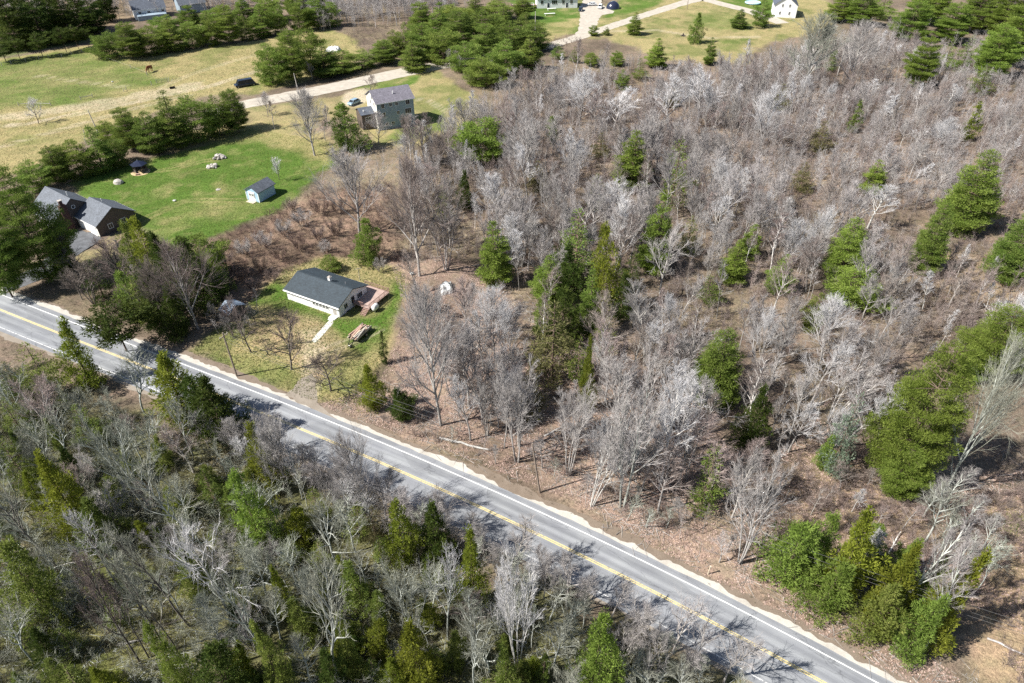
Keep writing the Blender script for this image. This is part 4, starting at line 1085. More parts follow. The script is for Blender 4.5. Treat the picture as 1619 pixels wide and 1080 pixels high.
# fallen log by the road
a, b = gp(695, 694), gp(776, 713)
o = thing("fallen_log", "long pale fallen log lying in litter above the road", "log", (a[0], a[1], 0), math.atan2(b[1] - a[1], b[0] - a[0]))
L = float(np.linalg.norm(b - a)); m = MB(); q = np.random.RandomState(3); pr_ = (0, 0, .22); n = 7
for i in range(n):
    nx_ = (L * (i + 1) / n, q.uniform(-.12, .12), .22 + q.uniform(-.03, .05)); m.bar(pr_, nx_, .21 - .012 * i, .20 - .012 * i, 8, i in (0, n - 1)); pr_ = nx_
m.build("stem", M['bark_birch'], o)
MB().bar((L * .3, .05, .3), (L * .3 + .5, .7, .55), .06, .02).build("branch_stub", M['bark_birch'], o); MB().bar((L * .62, 0, .3), (L * .62 + .6, -.6, .5), .05, .02).build("branch_stub", M['bark_birch'], o)
LANDMARKS.append(("the pale fallen log", (a[0] + b[0]) / 2, (a[1] + b[1]) / 2))

# ------------------------------------------------------------------ poles and wires
def pole(px, py, ty, label, mark=None, lean=(0, 0), mat='pole', arm=True, r=.15, rz=0.0, P=None, H=None):
    P = gp(px, py) if P is None else np.array(P)
    H = hgt(P, ty) if H is None else H
    o = thing("utility_pole", label, "utility pole", (P[0], P[1], 0), rz)
    m = MB(); n = 5
    for i in range(n):
        f0, f1 = i / n, (i + 1) / n
        m.bar((lean[0] * f0, lean[1] * f0, -.4 + (H + .4) * f0), (lean[0] * f1, lean[1] * f1, -.4 + (H + .4) * f1), r * (1.1 - .35 * f0), r * (1.1 - .35 * f1), 8, i in (0, n - 1))
    m.build("post", M[mat], o)
    if arm:
        MB().box(lean[0] - .9, lean[0] + .9, lean[1] - .06, lean[1] + .06, H - .75, H - .62).build("crossarm", M[mat], o)
        for s in (-.8, 0, .8): MB().bar((lean[0] + s, lean[1], H - .62), (lean[0] + s, lean[1], H - .42), .05, .035, 6).build("insulator", M['white_plastic'], o)
    if mark: LANDMARKS.append((mark, P[0], P[1]))
    return P, H
roadang = math.atan2(*(ROAD[60] - ROAD[50])[::-1])
pm, hm = pole(854, 779, 703, "weathered utility pole at the far road edge amid rosy litter", "the roadside utility pole", (-1.3, .2), arm=False, r=.14)
pole(158, 216, 174, "leaning utility pole above the hedge by the green lawn", "the hedge utility pole", (-.6, 0), 'pole_pale', False)
pole(472, 146, 116, "pale utility pole beside the gravel lane", "the lane utility pole", (-.4, 0), 'pole_pale', False)
pole(731, 76, 34, "pale utility pole rising out of the big pine grove", "the grove utility pole", (0, 0), 'pole_pale', False)
pole(846, 54, 18, "pale utility pole in front of the long white house", "the far utility pole", (0, 0), 'pole_pale', False)
pole(1086, 15, -8, "thin utility pole at the crest of the far lane", None, (0, 0), 'pole', False)
tdir = np.array([math.cos(roadang), math.sin(roadang)])
Pn = pm + tdir * 62; Pp = pm - tdir * 58
pole(0, 0, 0, "utility pole beyond the roadside cedar group", None, (0, 0), 'pole', True, rz=roadang + math.pi / 2, P=Pn, H=9.5)
pole(0, 0, 0, "utility pole hidden in the trees beside the garage house", None, (0, 0), 'pole', True, rz=roadang + math.pi / 2, P=Pp, H=9.5)
def cable(a, b, sag, label, r=.022):
    a, b = Vector(a), Vector(b); m = []; n = 24; pv = None
    for i in range(n + 1):
        t = i / n; p = a.lerp(b, t); p.z -= sag * 4 * t * (1 - t)
        if pv is not None: m.append((*pv, *p, r, r))
        pv = p
    V, F = prisms(m, 4)
    o = link("power_line", mkmesh("power_line", V, F, M['wire'])); tag(o, label, "power line", "wires along the road")
    return o
for k, (dz, off) in enumerate(((.1, .25), (-1.0, .18), (-1.7, .15))):
    nm = ("top", "middle", "lowest")[k]
    cable((pm[0] - 1.3, pm[1] + .2, hm + dz - .1), (Pn[0], Pn[1], 9.4 + dz), 1.3, f"{nm} overhead wire from the roadside pole towards the cedar group")
    cable((pm[0] - 1.3, pm[1] + .2, hm + dz - .1), (Pp[0], Pp[1], 9.4 + dz), 1.3, f"{nm} overhead wire from the roadside pole towards the garage house")
p = gp(1119, 908)
o = thing("marker_post", "short wooden post at the road edge left of the cedar group", "post", (p[0], p[1], 0)); MB().bar((0, 0, -.2), (.06, 0, 1.7), .09, .08).build("stake", M['wood_pale'], o); MB().box(-.02, .16, -.1, .1, 1.55, 1.75).build("cap", M['wood_pale'], o)
# ------------------------------------------------------------------ pasture fence, gate, rails
def post(px, py, h=1.35, parent=None, origin=(0, 0)):
    p = gp(px, py)
    return MB().bar((p[0] - origin[0], p[1] - origin[1], -.2), (p[0] - origin[0] + RQ.uniform(-.08, .08), p[1] - origin[1], h), .11, .09, 6).build("post", M['wood_grey'], parent)
def fence(pts, label, rails=(0.5, 1.05), seg=None, r=.045, name="pasture_fence"):
    o0 = gp(*pts[0]); f = thing(name, label, "fence", (o0[0], o0[1], 0))
    for p in pts: post(*p, parent=f, origin=o0)
    for i in range(len(pts) - 1):
        if seg is not None and i not in seg: continue
        a, b = gp(*pts[i]) - o0, gp(*pts[i + 1]) - o0
        for z in rails: MB().bar((a[0], a[1], z), (b[0], b[1], z + RQ.uniform(-.1, .1)), r, k=5).build("rail", M['wood_grey'], f)
    return f
fence([(3,104),(18,101),(41,97),(62,94),(77,91),(98,90),(113,86),(130,82),(145,78)], "post and rail fence along the back edge of the green pasture", (1.0,), None, .03)
fence([(145,80),(170,95),(207,108),(233,119)], "sagging wire fence between green pasture and horse", (.9,), None, .02)
fence([(240,84),(262,80),(290,76),(318,72),(350,68)], "wire fence under the pasture hedge", (.55, 1.05), None, .022)
fence([(30,168),(50,166),(81,167)], "broken white rail fence behind the small pasture tree", (.7,), (0, 1), .09)
fence([(128,158),(147,154)], "short broken rail beside the pasture track", (.8,), None, .1)
fence([(196,145),(200,143),(240,135)], "stub fence posts by the pasture track", (.5,), (0,), .05)
fence([(136,226),(134,212)], "pair of leaning posts beside the hedge utility pole", (.9,), None, .03)
p = gp(248, 132)
o = thing("field_gate", "open tubular field gate below the grazing horse", "gate", (p[0], p[1], 0), .5)
for z in (.25, .6, .95, 1.3): MB().bar((0, 0, z), (3.6, 0, z), .04, k=5).build("bar", M['wood_grey'], o)
for x in (0, 1.8, 3.6): MB().bar((x, 0, -.1 if x != 1.8 else .25), (x, 0, 1.5 if x != 1.8 else 1.3), .09 if x != 1.8 else .04, k=6).build("upright", M['wood_grey'], o)
MB().bar((3.9, .3, -.1), (4.4, .4, 1.4), .08).bar((4.6, .3, -.1), (5.6, -.2, .7), .07).build("leaning_stake", M['wood_grey'], o)
# ------------------------------------------------------------------ grazing horse
p = gp(238, 114)
hs = thing("horse", "chestnut horse grazing in the dry pasture", "horse", (p[0], p[1], 0), math.radians(-100), scale=1.6)
N = {'pel': (-.55, 0, 1.25, .30, .30), 'mid': (0, 0, 1.2, .29, .32), 'chest': (.5, 0, 1.22, .27, .33), 'with': (.66, 0, 1.38, .17, .24), 'neck1': (.98, 0, 1.18, .13, .2), 'neck2': (1.25, 0, .86, .11, .16), 'poll': (1.42, 0, .62, .10, .13), 'nose': (1.52, 0, .26, .075, .085), 'muz': (1.54, 0, .12, .06, .06), 'dock': (-.86, 0, 1.3, .1, .1)}
ed = [('pel','mid'),('mid','chest'),('chest','with'),('with','neck1'),('neck1','neck2'),('neck2','poll'),('poll','nose'),('nose','muz'),('pel','dock')]
for s, y in (('l', .2), ('r', -.2)):
    N['sh' + s] = (.5, y, 1.0, .14, .15); N['kn' + s] = (.5 + (.1 if s == 'l' else -.05), y, .55, .075, .07); N['fe' + s] = (.5 + (.12 if s == 'l' else -.12), y, .14, .05, .05); N['ho' + s] = (.53 + (.12 if s == 'l' else -.12), y, .02, .07, .07)
    N['hi' + s] = (-.55, y, 1.0, .17, .2); N['st' + s] = (-.48, y, .78, .12, .13); N['hk' + s] = (-.74 + (.08 if s == 'l' else 0), y, .52, .075, .07); N['hf' + s] = (-.7 + (.08 if s == 'l' else 0), y, .14, .05, .05); N['hh' + s] = (-.66 + (.08 if s == 'l' else 0), y, .02, .07, .07)
    ed += [('chest', 'sh' + s), ('sh' + s, 'kn' + s), ('kn' + s, 'fe' + s), ('fe' + s, 'ho' + s), ('pel', 'hi' + s), ('hi' + s, 'st' + s), ('st' + s, 'hk' + s), ('hk' + s, 'hf' + s), ('hf' + s, 'hh' + s)]
ks = list(N)
me = bpy.data.meshes.new("body"); me.from_pydata([N[k][:3] for k in ks], [(ks.index(a), ks.index(b)) for a, b in ed], []); me.materials.append(M['horse'])
hb = link("body", me, hs)
sk = hb.modifiers.new("Skin", 'SKIN'); sub = hb.modifiers.new("Sub", 'SUBSURF'); sub.levels = sub.render_levels = 2
for i, k in enumerate(ks):
    me.skin_vertices[0].data[i].radius = N[k][3:]; me.skin_vertices[0].data[i].use_root = (k == 'pel')
m = MB()
for i in range(5): m.bar((-.88 - .03 * i, .02 * (i - 2), 1.28), (-.95 - .03 * i, .03 * (i - 2), .55), .05, .02, 5)
m.build("tail", M['horse_dark'], hs)
m = MB()
for i in range(7):
    t = i / 6; m.bar((.72 + .66 * t, .04, 1.52 - .75 * t), (.68 + .62 * t, .16, 1.25 - .72 * t), .05, .02, 5)
m.build("mane", M['horse_dark'], hs)
for s in (-1, 1): MB().bar((1.40, s * .07, .72), (1.36, s * .11, .86), .04, .01, 5).build("ear", M['horse'], hs)
LANDMARKS.append(("the grazing horse", p[0], p[1]))

# ------------------------------------------------------------------ tree prototypes
UP = np.array([0, 0, 1.0])
def unit(v): return v / (np.linalg.norm(v) + 1e-9)
def tufts(Cn, out, m, ln, wd, rnd, up=.45, spread=.8, jit=.18):
    """m pointed tufts round every centre, leaning outwards and up"""
    n = len(Cn)
    c = np.repeat(Cn, m, 0) + rnd.normal(0, jit, (n * m, 3))
    d = np.repeat(out, m, 0) * .6 + UP * up + rnd.normal(0, spread, (n * m, 3)) * .7
    d /= np.linalg.norm(d, axis=1, keepdims=True)
    s = np.cross(d, rnd.normal(0, 1, (n * m, 3))); s /= np.linalg.norm(s, axis=1, keepdims=True)
    l = ln * rnd.uniform(.6, 1.25, (n * m, 1)); w = wd * rnd.uniform(.7, 1.3, (n * m, 1))
    V = np.stack([c - s * w * .5, c + s * w * .5, c + d * l], 1).reshape(-1, 3)
    return V, np.arange(n * m * 3).reshape(-1, 3)
def clumps(Cn, out, rad, m, ln, wd, rnd, flat=.6, up=.5):
    """soft balls of needles round every centre: tufts start inside the ball and point out of it"""
    n = len(Cn)
    e = rnd.normal(0, 1, (n * m, 3)); e /= np.linalg.norm(e, axis=1, keepdims=True)
    q = rnd.uniform(.25, 1, (n * m, 1)) ** .5
    R = np.repeat(np.asarray(rad).reshape(-1, 1) * np.ones((n, 1)), m, 0)
    c = np.repeat(Cn, m, 0) + e * q * R * np.array([1, 1, flat])
    d = e * np.array([1, 1, .8]) + np.repeat(out, m, 0) * .45 + UP * up + rnd.normal(0, .35, (n * m, 3))
    d /= np.linalg.norm(d, axis=1, keepdims=True)
    s = np.cross(d, rnd.normal(0, 1, (n * m, 3))); s /= np.linalg.norm(s, axis=1, keepdims=True)
    l = ln * rnd.uniform(.6, 1.25, (n * m, 1)); w = wd * rnd.uniform(.7, 1.3, (n * m, 1))
    V = np.stack([c - s * w * .5, c + s * w * .5, c + d * l], 1).reshape(-1, 3)
    return V, np.arange(n * m * 3).reshape(-1, 3)
def conifer(seed, H, R, whorls, per, shape, rise=.15, droop=.1, base=.12, m=16, ln=.42, wd=.16, crad=.42, irr=.25, tr=.013, flat=.5, gap=.12, fan=.42):
    """whorls of fan-shaped boughs, each bough a row of needle clumps with daylight between the tiers"""
    r = np.random.RandomState(seed)
    S = [(0, 0, -.3, 0, 0, H * .5, H * tr, H * tr * .6), (0, 0, H * .5, 0, 0, H * .97, H * tr * .6, .02)]
    Cn = []; out = []; rd = []
    lob = r.uniform(0, 6.28, 4)
    for w in range(whorls):
        t = min(max((w + r.uniform(-.25, .25)) / whorls, 0), .97)
        z = H * (base + (1 - base) * t)
        n = max(3, int(round(per * (1 - .35 * t))))
        a0 = r.uniform(0, 6.28)
        for k in range(n):
            if r.rand() < gap: continue
            az = a0 + 6.283 * k / n + r.normal(0, .25)
            L = R * shape(t) * (1 + r.uniform(-irr, irr)) * (1 + .16 * math.sin(az + lob[0]) + .10 * math.sin(2 * az + lob[1] + 5 * t))
            L = max(L, .3)
            o = np.array([math.cos(az), math.sin(az), 0]); sd = np.array([-o[1], o[0], 0])
            zt = r.normal(0, .12 * H / whorls)
            S.append((0, 0, z, *(o * L * .85 + UP * (z + zt + (rise - droop) * L * .75)), .03 * H / 10 + .01, .008))
            nc = max(1, int(round(L / (crad * 1.15))))
            for i in range(nc):
                sx = .38 + .62 * (i + r.uniform(.3, .9)) / nc
                half = fan * L * math.sin(min(1, sx) * math.pi * .8) * .9
                kk = max(1, int(round(2 * half / (crad * 1.5))))
                for j in range(kk):
                    lt = (-half + 2 * half * (j + .5) / kk if kk > 1 else 0) + r.normal(0, .15 * crad)
                    sx2 = sx - .10 * abs(lt) / (half + .01)
                    Cn.append(o * (sx2 * L) + sd * lt + UP * (z + zt + rise * L * sx2 ** 2 - droop * L * sx2 + r.normal(0, .10)))
                    out.append(o); rd.append(crad * r.uniform(.7, 1.25))
    Cn += [np.array([0, 0, H * .975]), np.array([0, 0, H * .94])]; out += [UP, UP]; rd += [crad * .6, crad * .8]
    return prisms(S, 5), clumps(np.array(Cn), np.array(out), np.array(rd), m, ln, wd, r, flat)
def cedar(seed, H, R, n=130, m=42, ln=.34, wd=.13, shape=None, tr=.014, prad=.5):
    """upright ragged plumes of flat sprays round a stem"""
    r = np.random.RandomState(seed)
    S = [(0, 0, -.3, 0, 0, H * .9, H * tr, .03)]
    ex = r.uniform(.42, .85); b0 = r.uniform(.35, .8); shape = shape or (lambda t: (1 - t) ** ex * min(1, b0 + 2.4 * t))
    t = (np.arange(n) + r.uniform(0, 1, n)) / n
    t = 1 - np.sqrt(1 - t * .985)                                   # more plumes low down, where it is wide
    t = np.clip(t * 1.25, 0, .97)
    az = np.arange(n) * 2.39996 + r.normal(0, .3, n)
    lob = r.uniform(0, 6.28, 3)
    lump = 1 + .26 * np.sin(az + lob[2] + 4 * t) + .22 * np.sin(az * 2 + lob[0] + 7 * t) + .14 * np.sin(az * 3 + lob[1] - 11 * t)
    rr = R * np.array([shape(x) for x in t]) * lump * r.uniform(.50, 1.12, n)
    Cn = np.stack([np.cos(az) * rr, np.sin(az) * rr, H * (.05 + .92 * t) + r.normal(0, .32, n)], 1)
    tb = r.uniform(.1, .45); a1 = r.uniform(0, 6.28); side = (np.cos(az - a1) > .3) & (t > .62)
    Cn[side, 2] += r.uniform(-.9, .5)                            # a second, lower or higher leader
    Cn[:, 0] += .10 * R * np.sin(5 * t + lob[0]); Cn[:, 1] += .10 * R * np.cos(4 * t + lob[1])
    out = np.stack([np.cos(az), np.sin(az), np.zeros(n)], 1)
    rad = prad * r.uniform(.55, 1.3, n) * (1 - .45 * t) * R / 2.6
    A = clumps(Cn, out, rad, m, ln, wd, r, flat=1.35, up=.75)
    C2 = Cn * np.array([.5, .5, 1]) + r.normal(0, .2, Cn.shape)
    Bm = clumps(C2, out, rad, max(4, m // 5), ln * 1.1, wd * 1.2, r, flat=1.3)
    C3 = np.array([[0, 0, H * .97], [0, 0, H * .92], [.08, 0, H * .88]])
    D = clumps(C3, np.array([UP] * 3), np.array([.15, .22, .28]) * R / 2.6, m // 2, ln, wd, r, 1.4)
    for i in range(0, n, 3): S.append((0, 0, max(.3, Cn[i, 2] - .5), *Cn[i], .025, .006))
    V = np.concatenate([A[0], Bm[0], D[0]])
    return prisms(S, 5), (V, np.arange(len(V)).reshape(-1, 3))
rs = lambda t: max(.05, (1 - t) ** .8) * min(1.0, .6 + 2.0 * t)
pinecone = lambda t: max(.05, math.sqrt(max(0, 1 - t ** 1.7))) * min(1.0, .62 + 1.6 * t)
dome = lambda t: max(.08, math.sqrt(max(0.0, 1 - (t * .98) ** 2))) * min(1.0, .75 + 1.2 * t)
PROTO = {}
def add_proto(kind, data, trunk_mat, crown_mat, H, R):
    (tv, tf), (cv, cf) = data
    PROTO.setdefault(kind, []).append((mkmesh("trunk", tv, tf, trunk_mat), mkmesh("crown", cv, cf, crown_mat), H, R))
for s in range(4):
    add_proto('pine', conifer(100 + s, 14, 4.0, 13, 7, pinecone, .34, .16, .10, 40, .28, .085, .48), M['bark_pine'], M['leaf_pine'], 14, 4.0)
for s in range(2):
    add_proto('bigpine', conifer(110 + s, 20, 6.2, 15, 9, pinecone, .30, .16, .05, 42, .33, .095, .68, irr=.28, gap=.12, flat=.45), M['bark_pine'], M['leaf_pine'], 20, 6.2)
for s in range(3):
    add_proto('cone', conifer(115 + s, 14, 4.4, 15, 9, (lambda t: max(.05, (1 - t) ** .68) * min(1.0, .7 + 1.4 * t)), .20, .16, .05, 32, .30, .09, .50, irr=.22, gap=.08), M['bark_pine'], M['leaf_pine'], 14, 4.4)
for s in range(4):
    add_proto('spire', conifer(120 + s, 12, 2.7, 14, 7, rs, .22, .18, .06, 28, .30, .095, .38, irr=.3), M['bark_pine'], M['leaf_pine'], 12, 2.7)
for s in range(4):
    add_proto('bush', conifer(140 + s, 8, 3.4, 9, 7, (dome, pinecone, rs, pinecone)[s], .30, .06, .04, 26, .30, .10, .44, irr=.4, flat=.6, gap=.2), M['bark_pine'], M['leaf_hedge'], 8, 3.4)
for s in range(8):
    add_proto('cedar', cedar(160 + s, 10, 2.6, 140, 52, .28, .10), M['bark_pine'], M['leaf_cedar'], 10, 2.6)
for s in range(2):
    add_proto('slim', cedar(180 + s, 8, 1.1, 60, 30, .26, .10, prad=.8), M['bark_pine'], M['leaf_dark'], 8, 1.1)
for s in range(4):
    add_proto('hemlock', conifer(190 + s, 12, 3.0, 13, 6, rs, .05, .20, .08, 9, .42, .12, .45, irr=.45, gap=.3), M['bark_pine'], M['leaf_dull'], 12, 3.0)
for s in range(2):
    add_proto('lollipop', conifer(200 + s, 9, 2.9, 8, 6, dome, .25, .05, .38, 15, .40, .15, .45, irr=.4, gap=.2), M['bark_pine'], M['leaf_cedar'], 9, 2.9)

def bare(seed, H, stems=1, n1=16, t0=.3, ang=(25, 55), len1=.42, n2=6, n3=6, n4=3, wob=.10, up=.06, r0=.0115, spread=0.0, crook=.05, tw=1.0):
    r = np.random.RandomState(seed)
    T = []; Cw = []
    def run(p, d, L, ra, rb, n, store, wob, up):
        pts = [p]; ds = []
        for i in range(n):
            d = unit(d + r.normal(0, wob, 3) + UP * up)
            q = p + d * (L / n)
            f0, f1 = i / n, (i + 1) / n
            store.append((*p, *q, ra + (rb - ra) * f0, ra + (rb - ra) * f1))
            p = q; pts.append(p); ds.append(d)
        return np.array(pts), np.array(ds)
    def at(pts, ds, t):
        x = t * (len(pts) - 1); i = min(int(x), len(pts) - 2)
        return pts[i] + (pts[i + 1] - pts[i]) * (x - i), ds[i]
    P3 = []; D3 = []
    for st in range(stems):
        a = 6.283 * st / max(1, stems) + r.uniform(-.5, .5)
        tilt = spread * r.uniform(.6, 1.2) if stems > 1 else spread * .3
        d0 = unit(np.array([math.cos(a) * tilt, math.sin(a) * tilt, 1.0]))
        Hs = H * (1 if stems == 1 else r.uniform(.78, 1.0))
        off = np.array([math.cos(a), math.sin(a), 0]) * (.16 if stems > 1 else 0) - UP * .3
        rr = H * r0 * (1.0 if stems == 1 else .72)
        pts, ds = run(off, d0, Hs * .92, rr, rr * .18, 8, T, crook, .02)
        nb = max(5, int(n1 / (1 if stems == 1 else stems * .62)))
        for k in range(nb):
            t = t0 + (1 - t0) * ((k + r.uniform(0, .8)) / nb) ** .9
            t = min(t, .99)
            p, d = at(pts, ds, t)
            az = 2.4 * k + r.uniform(-.5, .5)
            an = math.radians(r.uniform(*ang)) * (1 - .45 * (t - t0) / (1 - t0))
            d1 = unit(d * math.cos(an) + np.array([math.cos(az), math.sin(az), 0]) * math.sin(an))
            L1 = H * len1 * (1.05 - .72 * (t - t0) / (1 - t0 + 1e-6)) * r.uniform(.7, 1.15)
            rb = max(.03, rr * .52 * (1.1 - t * .6))
            p1, dd1 = run(p, d1, L1, rb, .018 * tw, 4, T, wob, up)
            for j in range(n2):
                t2 = .22 + .78 * (j + r.uniform(0, .9)) / n2
                q, e = at(p1, dd1, min(t2, .99))
                d2 = unit(e + r.normal(0, .42, 3) + UP * .16)
                L2 = L1 * (.62 - .32 * t2) * r.uniform(.7, 1.25)
                p2, dd2 = run(q, d2, L2, .024 * tw, .010 * tw, 2, Cw, wob * 1.2, up)
                for i in range(n3):
                    t3 = .2 + .8 * (i + r.uniform(0, .9)) / n3
                    q3, e3 = at(p2, dd2, min(t3, .99))
                    d3 = unit(e3 + r.normal(0, .36, 3) + UP * .14)
                    l3 = max(.45, L2 * .62) * r.uniform(.6, 1.2)
                    Cw.append((*q3, *(q3 + d3 * l3), .0105 * tw, .005 * tw))
                    P3.append(q3); D3.append(d3 * l3)
    P3 = np.array(P3); D3 = np.array(D3)
    if n4:
        k = len(P3)
        f = r.uniform(.25, .95, (k * n4, 1)); b = np.repeat(P3, n4, 0) + np.repeat(D3, n4, 0) * f
        l = np.linalg.norm(np.repeat(D3, n4, 0), axis=1, keepdims=True)
        e = np.repeat(D3, n4, 0) / l + r.normal(0, .32, (k * n4, 3)); e /= np.linalg.norm(e, axis=1, keepdims=True)
        l4 = l * r.uniform(.45, .9, l.shape)
        tips = np.concatenate([b, b + e * l4, np.full((k * n4, 1), .0065 * tw), np.full((k * n4, 1), .004 * tw)], 1)
        Cs = np.concatenate([np.array(Cw), tips])
    else:
        Cs = np.array(Cw)
    return prisms(T, 5), prisms(Cs, 3)
def add_bare(kind, n, H, R, tm, cm, **kw):
    for s in range(n):
        h = hash(kind) if False else sum(ord(ch) for ch in kind) * 7
        add_proto(kind, bare(h + s, H, **kw), M[tm], M[cm], H, R)
add_bare('tall', 5, 14, 3.4, 'bark_grey', 'twig_grey', n1=20, t0=.34, ang=(24, 54), len1=.32, n2=6, n3=6, n4=3, tw=1.2, r0=.0145)
add_bare('clump', 4, 13, 4.0, 'bark_grey', 'twig_grey', stems=4, spread=.26, n1=34, t0=.3, ang=(22, 48), len1=.26, n2=5, n3=5, n4=3, tw=1.2)
add_bare('maple', 4, 12, 5.2, 'bark_grey', 'twig_grey', n1=22, t0=.16, ang=(30, 62), len1=.52, n2=7, n3=7, n4=4, up=.10, r0=.016, tw=1.15)
add_bare('birch', 3, 13, 2.4, 'bark_birch', 'twig_pink', n1=16, t0=.38, ang=(18, 42), len1=.22, n2=5, n3=6, n4=4, r0=.0105, tw=1.4)
add_bare('gnarl', 4, 11, 3.8, 'bark_lichen', 'twig_lichen', n1=15, t0=.34, ang=(30, 65), len1=.44, n2=5, n3=5, n4=2, wob=.22, crook=.09, up=.07, r0=.016, tw=1.3)
add_bare('apple', 3, 5, 2.6, 'bark_dark', 'twig_dark', n1=12, t0=.2, ang=(45, 80), len1=.5, n2=6, n3=6, n4=3, wob=.2, crook=.10, r0=.022, tw=1.0)
add_bare('pole', 3, 11, 1.5, 'bark_grey', 'twig_grey', n1=10, t0=.42, ang=(20, 48), len1=.18, n2=4, n3=5, n4=3, r0=.0075, tw=1.4)
add_bare('shrub', 4, 2.6, 1.9, 'brush_red', 'brush_red', stems=7, spread=.55, n1=40, t0=.2, ang=(15, 45), len1=.34, n2=3, n3=4, n4=2, r0=.008, tw=.75)

TREES = []       # every tree placed: dict(x, y, adj, root)

PICK = np.random.RandomState(77)
VIEW = []        # evergreens that stand clear of the trees in front of them
def put(kind, x, y, H, R, label, name, cat, rz=None, group=None, leaf_mat=None, bark_mat=None, lean=(0, 0), which=None, sink=0.0, crown_name="crown"):
    ps = PROTO[kind]
    tm, cm, h0, r0 = ps[PICK.randint(len(ps)) if which is None else which % len(ps)]
    z = float(height(x, y)[0]) - sink
    root = thing(name, label, cat, (x, y, z), PICK.uniform(0, 6.28) if rz is None else rz, group)
    root.scale = (R / r0, R / r0, H / h0)
    if lean != (0, 0):
        q = Vector((lean[0], lean[1], 1)).normalized()
        root.rotation_mode = 'QUATERNION'
        root.rotation_quaternion = Vector((0, 0, 1)).rotation_difference(q) @ Matrix.Rotation(PICK.uniform(0, 6.28), 3, 'Z').to_quaternion()
    t = link("trunk", tm, root); c = link(crown_name, cm, root)
    for o, mt in ((t, bark_mat), (c, leaf_mat)):
        if mt:
            o.material_slots[0].link = 'OBJECT'; o.material_slots[0].material = M[mt]
    return root
def sight(x, by, ty, wpx, kmax=40, kmin=.5):
    """ground point, height and crown radius of a tree from its sighted crown middle, foot, top and width"""
    P = gp(x, by)
    H = hgt(P, ty)
    for _ in range(3):
        zm = H * .55
        P[0] += (x - proj_x(P[0], P[1], zm)) * depth_at(P[0], P[1], zm) / FPX
    R = .5 * wpx * depth_at(P[0], P[1], H * .45) / FPX
    return P, min(max(H, kmin), kmax), R
def evergreen(x, by, ty, wpx, kind, mat, label, mark=None, name=None, group=None, which=None, cat="pine", big=None):
    P, H, R = sight(x, by, ty, wpx)
    if big is None and x > 740 and 200 < by < 560 and kind in ('spire', 'bush', 'hemlock', 'cedar'): H *= 1.16; R *= 1.3
    nm = name or {'pine': 'pine_tree', 'spire': 'pine_tree', 'bush': 'bushy_pine', 'cedar': 'cedar_tree', 'slim': 'spruce_tree', 'bigpine': 'pine_tree', 'cone': 'pine_tree', 'hemlock': 'hemlock_tree', 'lollipop': 'pine_tree'}[kind]
    ct = {'cedar_tree': 'cedar', 'spruce_tree': 'spruce', 'hemlock_tree': 'hemlock', 'juniper_bush': 'juniper'}.get(nm, 'pine')
    root = put(kind, P[0], P[1], H, R, label, nm, ct, group=group, leaf_mat=mat, which=which)
    OCC.append((P[0], P[1], max(.8, R * .55)))
    VIEW.append((x - wpx * .45, x + wpx * .45, ty, ty + (by - ty) * .75, P[1]))
    if mark: LANDMARKS.append((mark, P[0], P[1]))
    return root

ORD = ["first", "second", "third", "fourth", "fifth", "sixth", "seventh", "eighth", "ninth", "tenth", "eleventh", "twelfth", "thirteenth", "fourteenth", "fifteenth", "sixteenth", "seventeenth", "eighteenth", "nineteenth", "twentieth"]
E = evergreen
# near woods, below the road
E(118,608,508,66,'cedar','leaf_cedar',"round olive cedar at the near road edge, farthest up the road","the farthest roadside cedar")
E(183,556,480,82,'lollipop','leaf_dark',"umbrella-shaped pine on a bare trunk at the near road edge","the umbrella-shaped roadside pine")
E(275,668,560,96,'cedar','leaf_cedar',"broad olive cedar beside the road, opposite the small roadside apple trees","the broad olive roadside cedar")
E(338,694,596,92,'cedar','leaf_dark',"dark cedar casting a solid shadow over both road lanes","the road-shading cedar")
E(312,680,596,72,'cedar','leaf_dark',"dark cedar added left of the road-shading cedar to deepen its shadow","the second road-shading cedar")  # extra cedar added to strengthen the shadow cast on the road
E(410,776,670,62,'cedar','leaf_cedar',"yellowish cedar at the road edge right of the dark shading cedar","the yellowish roadside cedar")
E(392,868,742,66,'cedar','leaf_bright',"tall bright yellow-green cedar in the near woods below the road","the bright yellow-green cedar")
E(92,842,713,80,'cedar','leaf_cedar',"big olive cedar with a dark shaded side in the near woods","the big olive cedar")
E(40,976,862,96,'cedar','leaf_moss',"broad dark green cedar by the brown clearing at the frame edge","the broad dark green cedar")
E(22,775,690,60,'hemlock','leaf_moss',"thin mossy hemlock in the near woods by the frame edge","the thin mossy hemlock")
E(264,1100,986,48,'cedar','leaf_bright',"narrow bright green cedar at the bottom, right of the mossy glade","the narrow cedar by the mossy glade")
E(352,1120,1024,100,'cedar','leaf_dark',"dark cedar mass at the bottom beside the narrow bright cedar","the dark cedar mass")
E(443,975,900,40,'cedar','leaf_cedar',"slender olive cedar left of the silvery forked tree","the slender olive cedar")
E(425,1100,985,58,'cedar','leaf_moss',"mossy cedar at the bottom left of the silvery forked tree","the mossy bottom cedar")
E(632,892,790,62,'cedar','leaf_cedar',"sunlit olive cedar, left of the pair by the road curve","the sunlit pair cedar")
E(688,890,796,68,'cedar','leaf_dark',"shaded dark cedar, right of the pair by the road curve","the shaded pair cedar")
E(746,956,838,60,'cedar','leaf_cedar',"ragged olive cedar at the road edge right of the cedar pair","the ragged olive cedar")
E(598,985,936,38,'cedar','leaf_moss',"small mossy cedar below the cedar pair","the small mossy cedar")
E(655,1085,982,84,'cedar','leaf_cedar',"wide olive cedar at the bottom centre under silvery branches","the wide bottom cedar")
E(552,1066,1000,50,'cedar','leaf_moss',"low mossy cedar between the forked tree and the wide cedar","the low mossy cedar")
